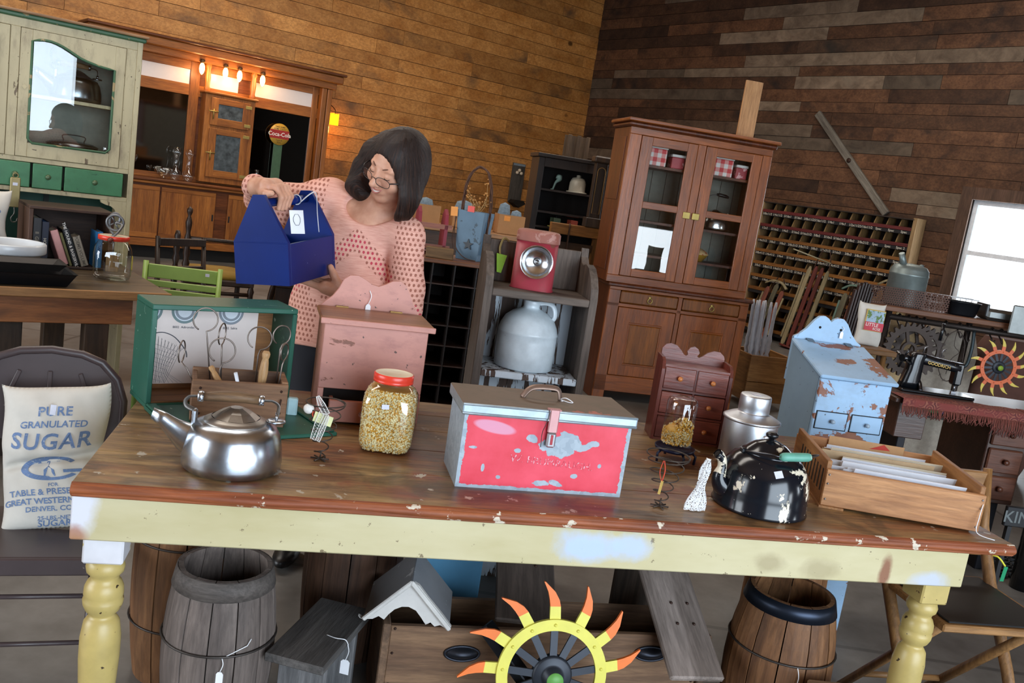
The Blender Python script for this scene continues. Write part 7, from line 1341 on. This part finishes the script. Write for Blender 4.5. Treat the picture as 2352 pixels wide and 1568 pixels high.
# fringed paisley cloth over the table front
def paisley():
    t = NT('paisley_cloth'); v = t.coords(rand=False); vo = t.a('ShaderNodeTexVoronoi', feature='F1', _Scale=22.0); t.k(v, vo.inputs['Vector']); w_ = t.a('ShaderNodeMath', operation='MULTIPLY', _1=26.0); t.k(vo.outputs['Distance'], w_.inputs[0]); sn_ = t.a('ShaderNodeMath', operation='SINE'); t.k(w_.outputs[0], sn_.inputs[0])
    return t.out(t.mix(t.ramp(t.noise(v, 14), [(.4, 0.0), (.6, 1.0)]), t.ramp(sn_.outputs[0], [(.2, '#5c2c2c'), (.6, '#96604c')]), '#7d3a34'), .9)
cl = thing('fringed_cloth', 'red-brown paisley cloth with long fringe over the sewing table front', 'cloth', stp(-.20, -.004), SR); M_PAIS = paisley()
MB().grid(lambda a, q: (.02+.62*a, -.02+.13*q if q > .15 else -.02-.004, .004+.0015*math.sin(a*30) if q > .15 else .004-.035*(1-q/.15)), 24, 20).build('cloth', M_PAIS, cl)
fm_ = MB(); rf_ = random.Random(8)
for i in range(150):
    x = .02+.62*i/150; L = rf_.uniform(.03, .05)*(1 if x < .45 else 1.7); fm_.tube([(x, -.023, -.028), (x+rf_.gauss(0, .004), -.027-rf_.random()*.006, -.03-L*.6), (x+rf_.gauss(0, .008), -.026, -.03-L)], .0018, 4)
for i in range(70):
    y = -.02+.13*i/70; fm_.tube([(.64, y, .004), (.665+rf_.gauss(0, .004), y+rf_.gauss(0, .004), .004), (.69+rf_.gauss(0, .008), y+rf_.gauss(0, .006), .003)], .0018, 4)
fm_.build('fringe', plain('fringe_red', '#7a4238', .9, var=.2), cl)['kind'] = 'stuff'
# right-edge odds and ends
bm_ = thing('rubber_mat', 'black rubber ring mat on the concrete floor at the right', 'mat', (2.72, 4.25, 0), R(10)); 
for i in range(14):
    for j in range(8): MB().lathe([(.020, .001), (.026, .001), (.026, .012), (.020, .012), (.020, .001)], 8, (-.33+.052*i+(.026 if j % 2 else 0), -.18+.046*j, 0), smooth=False).build('ring', plain('black_rubber', '#15171a', .6), bm_)
o = MB().lathe([(0, 0), (.17, 0), (.18, .01), (.17, .03), (.09, .05), (0, .055)], 30).build('round_black_lid', plain('black_lid_enamel', '#17181b', .35)); place(o, (2.45, 4.72, 0)); tag(o, 'round black lid lying on the floor behind the folding chair', 'griddle')  # a lid-like black round, not an actual griddle
ng = thing('lettered_board', 'black board with pale letters standing at the right edge', 'sign', (2.28, 3.75, 0), R(6)); MB().box(-.02, .42, 0, .02, .33, .42, .003).build('board', plain('sign_black', '#15161a', .5), ng); text_on('KING', .075, lambda x, y: (.06+x, -.001, .35+y), plain('sign_grey', '#6a7070', .6), ng)
for x in (.0, .38): MB().box(x, x+.02, .0, .02, 0, .33).build('leg', plain('sign_black', '#15161a', .5), ng)
bt_ = thing('black_urn', 'glossy black cast pot at the right edge under the sewing table', 'pot', (2.50, 3.90, 0), 0); MB().lathe([(0, 0), (.05, 0), (.05, .42), (.03, .44), (.055, .47), (.06, .50), (.035, .53), (.03, .55), (.05, .57), (0, .60)], 24).build('body', plain('gloss_black', '#0c0d10', .12), bt_)
# ------------------------------------------------------------------ blue tool tote held by the woman (own frame: x along the handle, y across, z up)
BX_O = Vector((-.684, 2.62, 1.072)); bex, bey, bez_ = Vector((.221, .972, .079)), Vector((-.966, .230, -.120)), Vector((-.135, -.050, .990))
bex.normalize(); bey = (bey-bex*bey.dot(bex)).normalized(); bez_ = bex.cross(bey)
def bxw(x, y, z): return BX_O+bex*x+bey*y+bez_*z
M_NAVY = worn('navy_gloss_paint', '#062264', '#0f2f6c', .66, 9, .38, fine=('#7f8fae', 90, .76), bump=.08, spec=.22)
tt = thing('tool_tote', 'navy blue wooden tool tote with dowel handle held up by the woman', 'tool tote', BX_O); tt.rotation_euler = Matrix((bex, bey, bez_)).transposed().to_euler()
W_, L_, h_, H_ = .181, .309, .129, .269
gp = [(0, 0), (W_, 0), (W_, h_), (W_/2+.018, H_), (W_/2-.018, H_), (0, h_)]
MB().prism(gp, 0, .014, 'yz').build('gable_end', M_NAVY, tt); MB().prism(gp, L_-.014, L_, 'yz').build('gable_end', M_NAVY, tt)
MB().box(.014, L_-.014, 0, .010, 0, h_-.004, .001).build('side_board', M_NAVY, tt); MB().box(.014, L_-.014, W_-.010, W_, 0, h_-.004, .001).build('side_board', M_NAVY, tt); MB().box(.014, L_-.014, .010, W_-.010, 0, .010).build('bottom_board', M_NAVY, tt)
MB().box(-.002, .0, 0, W_, h_-.003, h_, .0005).build('bead', M_NAVY, tt)
hd = MB(); hd.tube([(.014, W_/2, .243), (.05, W_/2, .243), (.17, W_/2, .243), (.19, W_/2, .243), (.20, W_/2, .243), (.21, W_/2, .243), (.225, W_/2, .243), (.235, W_/2, .243), (.25, W_/2, .243), (.295, W_/2, .243)], [.013, .013, .013, .010, .016, .016, .010, .015, .012, .012], 16); hd.build('dowel_handle', M_NAVY, tt)
MB().tube([(.232, W_/2+.0155*math.cos(a), .243+.0155*math.sin(a)) for a in np.linspace(0, 6.283, 17)[:-1]], .002, 5, True).build('ribbon_loop', plain('white_ribbon', '#c9ccd2', .4), tt)
MB().tube(bez([(.225, W_/2-.016, .235), (.24, .045, .262), (.25, .030, .262), (.25, .028, .20), (.245, .022, .14)], 24), .0028, 6, sq=.4).build('ribbon', plain('white_ribbon', '#c9ccd2', .4), tt); MB().tube(bez([(.06, W_/2-.015, .22), (.045, .05, .18), (.02, .02, .135)], 14), .0022, 6, sq=.4).build('ribbon', plain('white_ribbon', '#c9ccd2', .4), tt)
ptg = MB().at((.155, .052, .215), (R(8), R(0), R(-78))); ptg.box(-.022, .022, -.0006, .0006, -.075, .0); pt_ = ptg.build('price_tag', plain('tag_paper', '#eeeef2', .7), tt)
wr_ = MB().at((.155, .052, .215), (R(8), R(0), R(-78))); wr_.tube([(.011*math.cos(a), -.0012, -.030+.018*math.sin(a)+.001*math.sin(7*a)) for a in np.linspace(0, 6.283, 37)[:-1]], .0006, 4, True); wr_.build('wreath_mark', plain('wreath_ink', '#3a3a3e', .7), pt_)

# ------------------------------------------------------------------ the woman
F3 = np.float32
def V3(v): return np.array((v[0], v[1], v[2]), F3)
def smin(a, b, k): h = np.clip(.5+.5*(b-a)/k, 0, 1); return b*(1-h)+a*h-k*h*(1-h)
def smax(a, b, k): return -smin(-a, -b, k)
def cap_(P, a, b, ra, rb):
    a, b = V3(a), V3(b); pa = P-a; ba = b-a; t = np.clip((pa@ba)/(ba@ba), 0, 1); return np.linalg.norm(pa-t[..., None]*ba, axis=-1)-(ra+(rb-ra)*t)
def ell_(P, c, rad, B=None):
    q = P-V3(c); q = q@B if B is not None else q; rad = np.array(rad, F3); k0 = np.linalg.norm(q/rad, axis=-1); k1 = np.linalg.norm(q/(rad*rad), axis=-1)+1e-9; return k0*(k0-1)/k1
def chain(P, pts, rs, k=.012):
    d = None
    for (a, b), (ra, rb) in zip(zip(pts, pts[1:]), zip(rs, rs[1:])):
        e = cap_(P, a, b, ra, rb); d = e if d is None else smin(d, e, k)
    return d
def sparse_mesh(fn, lo, hi, h, blk=8):
    """distance field evaluated only near the surface, then meshed with surface nets"""
    lo = np.array(lo, float); nb = np.ceil((np.array(hi)-lo)/(h*blk)).astype(int); n = nb*blk
    g = np.empty(n, F3); cs = [lo[i]+h*blk*(np.arange(nb[i])+.5)-h*.5 for i in range(3)]; C3 = np.stack(np.meshgrid(*cs, indexing='ij'), -1).astype(F3); dc = fn(C3.reshape(-1, 3)).reshape(nb)
    g[:] = np.repeat(np.repeat(np.repeat(np.sign(dc)*1.0, blk, 0), blk, 1), blk, 2); near = np.argwhere(np.abs(dc) < h*blk*.9+.012)
    o = np.stack(np.meshgrid(*[np.arange(blk)]*3, indexing='ij'), -1).reshape(-1, 3)
    for s0 in range(0, len(near), 600):
        nn = near[s0:s0+600]; idx = (nn[:, None, :]*blk+o[None]).reshape(-1, 3); d = fn((lo+h*idx).astype(F3)); g[idx[:, 0], idx[:, 1], idx[:, 2]] = d
    return sdf_grid(g, lo, h)
def sdf_grid(g, lo, h):
    n = g.shape; s = g < 0; act = np.zeros([k-1 for k in n], bool)
    sl = lambda a, o: a[o[0]:n[0]-1+o[0], o[1]:n[1]-1+o[1], o[2]:n[2]-1+o[2]]; cor = [(i, j, k) for i in (0, 1) for j in (0, 1) for k in (0, 1)]
    al = sl(s, cor[0]).copy(); an = sl(s, cor[0]).copy()
    for c in cor[1:]: al &= sl(s, c); an |= sl(s, c)
    act = an & ~al; w = np.argwhere(act); ids = -np.ones(act.shape, np.int32); ids[act] = np.arange(len(w)); num = np.zeros((len(w), 3)); den = np.zeros(len(w))
    val = {c: g[w[:, 0]+c[0], w[:, 1]+c[1], w[:, 2]+c[2]] for c in cor}
    for c in cor:
        for d in range(3):
            if c[d]: continue
            c2 = tuple(v+(1 if i == d else 0) for i, v in enumerate(c)); A, B = val[c], val[c2]; cr = (A < 0) != (B < 0); t = np.where(cr, A/np.where(A == B, 1, A-B), 0)
            for i in range(3): num[:, i] += np.where(cr, c[i]+(t if i == d else 0), 0)
            den += cr
    V = lo+h*(w+num/den[:, None]); F = []
    for d in range(3):
        e1, e2 = (d+1) % 3, (d+2) % 3
        A = s[tuple(slice(0, n[i]-1) if i == d else slice(1, n[i]-1) for i in range(3))]; B = s[tuple(slice(1, n[i]) if i == d else slice(1, n[i]-1) for i in range(3))]; df = A != B; q = np.argwhere(df); ins = A[df]
        for i in (e1, e2): q[:, i] += 1
        def at(o1, o2): p = q.copy(); p[:, e1] += o1; p[:, e2] += o2; return ids[p[:, 0], p[:, 1], p[:, 2]]
        f = np.stack([at(-1, -1), at(0, -1), at(0, 0), at(-1, 0)], 1); f[~ins] = f[~ins][:, ::-1]; F.append(f)
    return V, np.concatenate(F)

fr_, fd_, ff_ = CX*.78-CU*.52-_f*.35, CX*-.2-CU*.74+_f*.64, CX*-.60-CU*.38-_f*.69
fr_.normalize(); fd_ = (fd_-fr_*fd_.dot(fr_)).normalized(); ff_ = fr_.cross(-fd_); ff_ = ff_ if ff_.dot(-_f) > 0 else -ff_
EYE = CAM + ray(872, 397)*(2.885/ray(872, 397).y)
HB = np.array([list(fr_), list(-ff_), list(-fd_)], F3).T     # columns: her left, back of head, up
HC = EYE - ff_*.083
def hl(x, y, z): return HC + fr_*x - ff_*y - fd_*z
N0 = Vector((-.535, 3.04, 1.285)); HIP = Vector((-.615, 3.10, .90))
SHR_, ELR, WRR = Vector((-.705, 3.10, 1.325)), Vector((-.905, 3.03, 1.315)), bxw(.125, .165, .285)      # her right arm (image left)
SHL_, ELL, WRL = Vector((-.410, 3.00, 1.245)), Vector((-.385, 2.99, 1.00)), bxw(.265, -.045, -.060)       # her left arm
def fingers(P):
    d = None
    # right hand wrapped over the dowel
    pal = smin(cap_(P, WRR, bxw(.085, .115, .293), .026, .022), cap_(P, WRR, bxw(.140, .112, .292), .026, .022), .02); pal = smin(pal, cap_(P, bxw(.082, .105, .290), bxw(.145, .102, .288), .0165, .0155), .015)
    fs = []
    for x, ln_, r_ in ((.080, 1.0, .0092), (.100, 1.06, .0096), (.121, 1.02, .0094), (.141, .88, .0082)):
        fs.append(chain(P, [bxw(x, .105, .290), bxw(x, .074, .287), bxw(x-.002, .060-.002*ln_, .258), bxw(x-.004, .068, .258-.034*ln_)], [r_*1.2, r_*1.08, r_, r_*.82], .006))
    th = chain(P, [bxw(.105, .145, .280), bxw(.072, .118, .272), bxw(.050, .094, .270), bxw(.046, .072, .272)], [.018, .0125, .0105, .0088], .008)
    d = smin(pal, th, .012)
    for f in fs: d = smin(d, f, .0045)
    # left hand under the far end, thumb up the side
    pl_ = smin(cap_(P, WRL, bxw(.225, -.002, -.036), .027, .022), cap_(P, WRL, bxw(.275, .008, -.034), .027, .021), .02)
    for x, y2, r_ in ((.212, .088, .0094), (.233, .098, .0098), (.254, .092, .0095), (.274, .076, .0084)):
        pl_ = smin(pl_, chain(P, [bxw(x, .005, -.034), bxw(x-.004, .045, -.021), bxw(x-.008, y2-.012, -.0135), bxw(x-.010, y2, -.014)], [r_*1.35, r_*1.12, r_, r_*.85], .006), .006)
    pl_ = smin(pl_, chain(P, [bxw(.262, -.030, -.048), bxw(.248, -.034, -.022), bxw(.246, -.024, .004), bxw(.248, -.0135, .028)], [.020, .0145, .0118, .0098], .008), .010)
    return d, pl_
def head_sdf(P):
    q = (P-V3(HC))@HB; d = smin(ell_(q, (0, .016, .030), (.074, .094, .088)), ell_(q, (0, -.022, -.036), (.064, .069, .084)), .04)
    d = smin(d, ell_(q, (0, -.066, -.094), (.024, .020, .019)), .03)
    ax = np.abs(q[:, 0]); qs = np.stack([ax, q[:, 1], q[:, 2]], -1)
    d = smin(d, ell_(qs, (.041, -.058, -.036), (.025, .022, .021)), .02)
    d = smin(d, ell_(qs, (.026, -.0735, .020), (.021, .010, .008)), .016)
    d = smax(d, -(np.linalg.norm(qs-V3((.031, -.099, .0)), axis=-1)-.0155), .012)
    d = smin(d, np.linalg.norm(qs-V3((.031, -.0735, -.003)), axis=-1)-.0140, .004)
    d = smin(d, cap_(q, (0, -.084, .006), (0, -.1115, -.031), .0070, .0118), .010); d = smin(d, np.linalg.norm(qs-V3((.0115, -.099, -.036)), axis=-1)-.0085, .006)
    d = smin(d, ell_(q, (0, -.0845, -.062), (.028, .012, .013)), .012)
    d = smin(d, ell_(qs, (.076, .012, -.012), (.010, .020, .030)), .01); return d
def body_sdf(P):
    d = head_sdf(P); d = smin(d, chain(P, [hl(0, .035, -.03), (N0+Vector(hl(0, .035, -.06)))/2, N0], [.058, .052, .062], .02), .03)
    tor = ell_(P, (-.555, 3.07, 1.15), (.145, .095, .19)); tor = smin(tor, ell_(P, HIP, (.155, .105, .19)), .06); tor = smin(tor, chain(P, [SHR_, N0+Vector((0, .02, -.03)), SHL_], [.055, .065, .055], .03), .05)
    d = smin(d, tor, .035)
    d = smin(d, chain(P, [SHR_, ELR, WRR], [.048, .042, .027], .02), .03); d = smin(d, chain(P, [SHL_, ELL, WRL], [.048, .042, .027], .02), .03)
    h1, h2 = fingers(P); d = smin(d, h1, .012); d = smin(d, h2, .012)
    for s_ in (-1, 1): d = smin(d, chain(P, [HIP+Vector((.08*s_, 0, -.06)), Vector((-.60+.09*s_, 3.08, .48)), Vector((-.59+.10*s_, 3.12, .08)), Vector((-.59+.11*s_, 3.03, .035))], [.085, .060, .042, .034], .03), .04)
    return d
def skin_mat():
    t = NT('warm_skin'); v = t.coords(rand=False); col = t.ramp(t.noise(v, 22, 4), [(.3, '#c08a70'), (.7, '#d7a489')]); t.bump(t.noise(v, 260, 3), .06, .002); t.b.inputs['Subsurface Weight'].default_value = .12; t.b.inputs['Subsurface Radius'].default_value = (.012, .005, .003); return t.out(col, .48, 0, .4)
M_SKIN = skin_mat()
wm = thing('person', 'woman in a peach openwork sweater and glasses, smiling down at the blue tote', 'person', (0, 0, 0))
V, F = sparse_mesh(body_sdf, (-1.02, 2.58, -.01), (-.28, 3.24, 1.63), .0040); np_build('body', V, F, M_SKIN, wm)
def knit_mat():
    """peach knit with pierced holes: dense on sleeves and hem, in chevron bands on the front"""
    t = NT('peach_openwork_knit'); v = t.coords(rand=False); sp = t.a('ShaderNodeSeparateXYZ'); t.k(v, sp.inputs[0])
    def M(op, a, b=None, c=None):
        n_ = t.a('ShaderNodeMath', operation=op)
        for i, q in enumerate((a, b, c)):
            if q is None: continue
            if isinstance(q, (int, float)): n_.inputs[i].default_value = q
            else: t.k(q, n_.inputs[i])
        return n_.outputs[0]
    X, Z = M('MULTIPLY', sp.outputs[0], 68.0), M('MULTIPLY', sp.outputs[2], 60.0)
    fx = M('FRACT', M('ADD', X, M('MULTIPLY', M('FLOOR', Z), .5))); fz = M('FRACT', Z); hx, hz_ = M('SUBTRACT', fx, .5), M('SUBTRACT', fz, .5)
    dist = M('SQRT', M('ADD', M('MULTIPLY', hx, hx), M('MULTIPLY', M('MULTIPLY', hz_, hz_), .75)))
    # front chevron centred on the chest, and side regions
    ax = M('ABSOLUTE', M('ADD', sp.outputs[0], .565)); dz = M('ADD', sp.outputs[2], M('MULTIPLY', ax, .95))     # lines of constant dz slope down from the middle
    def band(lo, hi): return M('MULTIPLY', M('GREATER_THAN', dz, lo), M('LESS_THAN', dz, hi))
    dz2 = M('SUBTRACT', sp.outputs[2], M('MULTIPLY', ax, .95))
    dia = M('MULTIPLY', band(1.075, 1.10), M('GREATER_THAN', sp.outputs[2], 1.0)); dia2 = M('MULTIPLY', M('MULTIPLY', M('GREATER_THAN', dz2, .93), M('LESS_THAN', dz2, .955)), M('LESS_THAN', sp.outputs[2], 1.005))
    sleeve = M('MAXIMUM', M('GREATER_THAN', M('ADD', sp.outputs[0], .435), 0.0), M('LESS_THAN', sp.outputs[0], -.70)); hem = M('MULTIPLY', M('LESS_THAN', sp.outputs[2], 1.0), M('LESS_THAN', sp.outputs[0], -.665)); rib = M('GREATER_THAN', sp.outputs[2], .855)
    reg = M('MULTIPLY', M('MINIMUM', M('ADD', M('ADD', M('ADD', band(1.175, 1.255), dia), M('ADD', dia2, sleeve)), hem), 1.0), rib)
    hole = M('MULTIPLY', reg, M('LESS_THAN', dist, .27)); red = band(1.19, 1.24)
    slub = t.noise(t.coords((1, 1, 9), rand=False), 26, 4, .6); col = t.ramp(slub, [(.3, '#d79a89'), (.7, '#ecb8a6')])
    under = t.mix(red, '#a46a5a', '#c24c58'); col = t.mix(hole, col, under)
    hgt = M('SUBTRACT', M('MULTIPLY', slub, .3), M('MULTIPLY', hole, 1.0)); t.bump(hgt, .7, .004); return t.out(col, .9, 0, .2)
def sweater_sdf(P):
    d = ell_(P, (-.580, 3.07, 1.14), (.150, .122, .20)); d = smin(d, ell_(P, (-.605, 3.07, .98), (.182, .130, .17)), .08)
    d = smin(d, smax(cap_(P, (-.62, 3.07, .95), (-.655, 3.06, .84), .135, .155), V3((0, 0, 0))[0]+(.835-P[:, 2]-.0*(P[:, 0]+.62)), .01), .06)
    d = smin(d, chain(P, [SHR_, N0+Vector((-.01, .02, -.035)), SHL_], [.066, .074, .066], .03), .06)
    cuff = bxw(.150, .190, .285)
    d = smin(d, chain(P, [SHR_, ELR+Vector((.08, 0, -.022)), ELR+Vector((-.01, 0, -.014)), cuff], [.070, .066, .056, .037], .03), .045); d = smin(d, chain(P, [SHL_, ELL+Vector((.0, 0, .06)), ELL, bxw(.29, -.10, -.075)], [.064, .061, .058, .038], .03), .014)
    neck = ell_(P, N0+Vector((-.005, -.055, .045)), (.092, .095, .064)); d = smax(d, -neck, .012)
    wob = .0025*np.sin(P[:, 2]*55+P[:, 0]*18)*np.sin(P[:, 0]*31+P[:, 1]*14); return d+wob
V, F = sparse_mesh(sweater_sdf, (-1.02, 2.66, .80), (-.28, 3.26, 1.46), .0055); np_build('sweater', V, F, knit_mat(), wm)
cm = MB().tube([tuple(bxw(.150, .190, .285)+(Vector((0, .0, 1))*math.sin(a)+((WRR-ELR).normalized().cross(Vector((0, 0, 1))).normalized())*math.cos(a))*.036) for a in np.linspace(0, 6.283, 21)[:-1]], .0045, 6, True); cm.build('cuff_rib', plain('peach_rib', '#d9a191', .9), wm)
def pants_sdf(P):
    d = ell_(P, HIP+Vector((0, 0, -.03)), (.165, .118, .16))
    for s_ in (-1, 1): d = smin(d, chain(P, [HIP+Vector((.08*s_, 0, -.06)), Vector((-.60+.09*s_, 3.08, .48)), Vector((-.59+.10*s_, 3.12, .07))], [.097, .076, .062], .03), .03)
    return d
V, F = sparse_mesh(pants_sdf, (-.90, 2.90, -.0), (-.30, 3.30, 1.06), .011); np_build('trousers', V, F, plain('navy_trousers', '#11131d', .8), wm)
for s_ in (-1, 1): MB().ball((-.59+.11*s_, 3.04, .035), (.045, .115, .035), 14, 10).build('shoe', plain('black_shoe', '#0e0e10', .4), wm)
def hair_sdf(P):
    q = (P-V3(HC))@HB; d = ell_(q, (.002, .018, .030), (.087, .100, .096)); d = smin(d, ell_(q, (.0, .040, -.04), (.076, .062, .095)), .05)
    W = lambda px, py, y: CAM + ray(px, py)*(y/ray(px, py).y)
    d = smin(d, chain(P, [W(916, 350, 2.96), W(930, 400, 2.93), W(930, 448, 2.92), W(922, 486, 2.92)], [.046, .046, .047, .034], .04), .05)
    d = smin(d, chain(P, [W(892, 332, 3.0), W(862, 352, 3.0), W(840, 385, 3.02), W(822, 422, 3.03), W(830, 443, 3.02)], [.045, .042, .038, .036, .024], .03), .04)
    d = smin(d, chain(P, [HC+Vector((.0, .05, 0)), Vector((-.50, 3.06, 1.34))], [.08, .055], .03), .05)
    a = np.abs(q[:, 0]); face = ell_(q, (-.006, -.115, -.042), (.073, .094, .104)); d = smax(d, -face, .018)
    ear = ell_(q, (.052, -.075, -.085), (.036, .06, .07)); d = smax(d, -ear, .02); sh_ = ell_(q, (-.056, -.085, -.085), (.034, .05, .06)); d = smax(d, -sh_, .02)
    fl = np.sin(np.arctan2(q[:, 0]-.0, q[:, 1]+.02)*48+q[:, 2]*18+2.5*np.sin(q[:, 2]*30)); f2 = np.sin(np.arctan2(q[:, 0], q[:, 1]+.02)*105+q[:, 2]*45); lowr = np.clip(-(q[:, 2]+.02)/.08, 0, 1); return d+.0006*fl+.0005*f2+.0035*lowr*np.sin(np.arctan2(q[:, 0], q[:, 1]+.02)*15+q[:, 2]*22)
def hair_mat():
    t = NT('dark_brown_hair'); tc = t.a('ShaderNodeTexCoord'); sb = t.a('ShaderNodeVectorMath', operation='SUBTRACT'); sb.inputs[1].default_value = tuple(HC-ff_*.02); t.k(tc.outputs['Object'], sb.inputs[0]); dd = []
    for ax in (fr_, -ff_, -fd_): dt = t.a('ShaderNodeVectorMath', operation='DOT_PRODUCT'); dt.inputs[1].default_value = tuple(ax); t.k(sb.outputs[0], dt.inputs[0]); dd.append(dt.outputs['Value'])
    at = t.a('ShaderNodeMath', operation='ARCTAN2'); t.k(dd[0], at.inputs[0]); t.k(dd[1], at.inputs[1]); cbn = t.a('ShaderNodeCombineXYZ'); t.k(at.outputs[0], cbn.inputs[0]); zz = t.a('ShaderNodeMath', operation='MULTIPLY', _1=.22); t.k(dd[2], zz.inputs[0]); t.k(zz.outputs[0], cbn.inputs[1])
    n_ = t.noise(cbn.outputs[0], 46, 6, .7, .1); col = t.ramp(n_, [(.32, '#0b0605'), (.52, '#24150f'), (.72, '#5b3a2a')]); t.bump(n_, .8, .005); m = t.out(col, .5, 0, .35); t.b.inputs['Anisotropic'].default_value = .4; return m
V, F = sparse_mesh(hair_sdf, (-.70, 2.76, 1.20), (-.26, 3.20, 1.66), .0040); np_build('hair', V, F, hair_mat(), wm)
# face details
L_ = lambda x, y, z: tuple(hl(x, y, z)); M_FRAME = plain('dark_glasses_frame', '#1a1416', .3)
for s_ in (-1, 1):
    lp = [L_(s_*.0335+.0245*math.copysign(abs(math.cos(a))**.75, math.cos(a)), -.108+.012*abs(s_*.0335+.0245*math.cos(a)-s_*.01)/.05, -.012+.0155*math.copysign(abs(math.sin(a))**.75, math.sin(a))-.002) for a in np.linspace(0, 6.283, 33)[:-1]]
    g_ = MB().tube(lp, .0011, 6, True).build('glasses_rim', M_FRAME, wm); MB().add([tuple(p) for p in lp], [tuple(range(32))]).build('lens', pane('spectacle_lens', (1, 1, 1), 0.0), g_)
    MB().tube([L_(s_*.058, -.097, -.006), L_(s_*.074, -.075, -.006), L_(s_*.082, .005, .002)], .0022, 6).build('temple', M_FRAME, wm)
    MB().tube([L_(s_*.031+x, -.0735-math.sqrt(max(1e-6, .0147**2-x*x-(.006-.004*(x/.012)**2)**2)), -.009+.004*(x/.012)**2) for x in np.linspace(-.012, .012, 11)], .0010, 5).build('eyelash_line', plain('lash_dark', '#2a1712', .7), wm)
    MB().tube([L_(s_*(.016+.028*t_), -.0895+.027*t_*t_, .021+.006*math.sin(t_*2.6)) for t_ in np.linspace(0, 1, 9)], [.0013, .002, .0023, .0023, .0022, .002, .0017, .0013, .0008], 6).build('eyebrow', plain('brow_brown', '#6a4634', .8), wm)
MB().tube(bez([L_(-.010, -.108, -.010), L_(0, -.111, -.006), L_(.010, -.108, -.010)], 8), .0012, 6).build('glasses_bridge', M_FRAME, wm)
def lip(z0, up, r_): return [L_(x, -.0992+.42*abs(x)**1.5*3.2, z0+up*(x/.026)**2) for x in np.linspace(-.026, .026, 13)], [r_*(.35+.65*(1-(x/.026)**2)) for x in np.linspace(-.026, .026, 13)]
M_LIP = plain('rose_lip', '#ad6a5e', .45); p_, r_ = lip(-.0555, .0080, .0023); MB().tube(p_, r_, 8).build('upper_lip', M_LIP, wm); p_, r_ = lip(-.0670, .0190, .0030); MB().tube(p_, r_, 8).build('lower_lip', M_LIP, wm)
MB().grid(lambda a, q: L_((a-.5)*.044, -.0985+.42*abs((a-.5)*.044)**1.5*3.2, (-.0560+.0085*((a-.5)*1.7)**2)*(1-q)+q*(-.0655+.0185*((a-.5)*1.7)**2)), 16, 4).build('teeth', plain('tooth_white', '#e6e0d6', .25, var=.02), wm)
MB().tube([L_(.084, -.012, -.045), L_(.086, -.016, -.058)], .001, 5).ball(L_(.086, -.018, -.066), (.004, .003, .009), 8, 6).build('earring', plain('silver_earring', '#c9ccd0', .15, 1), wm)
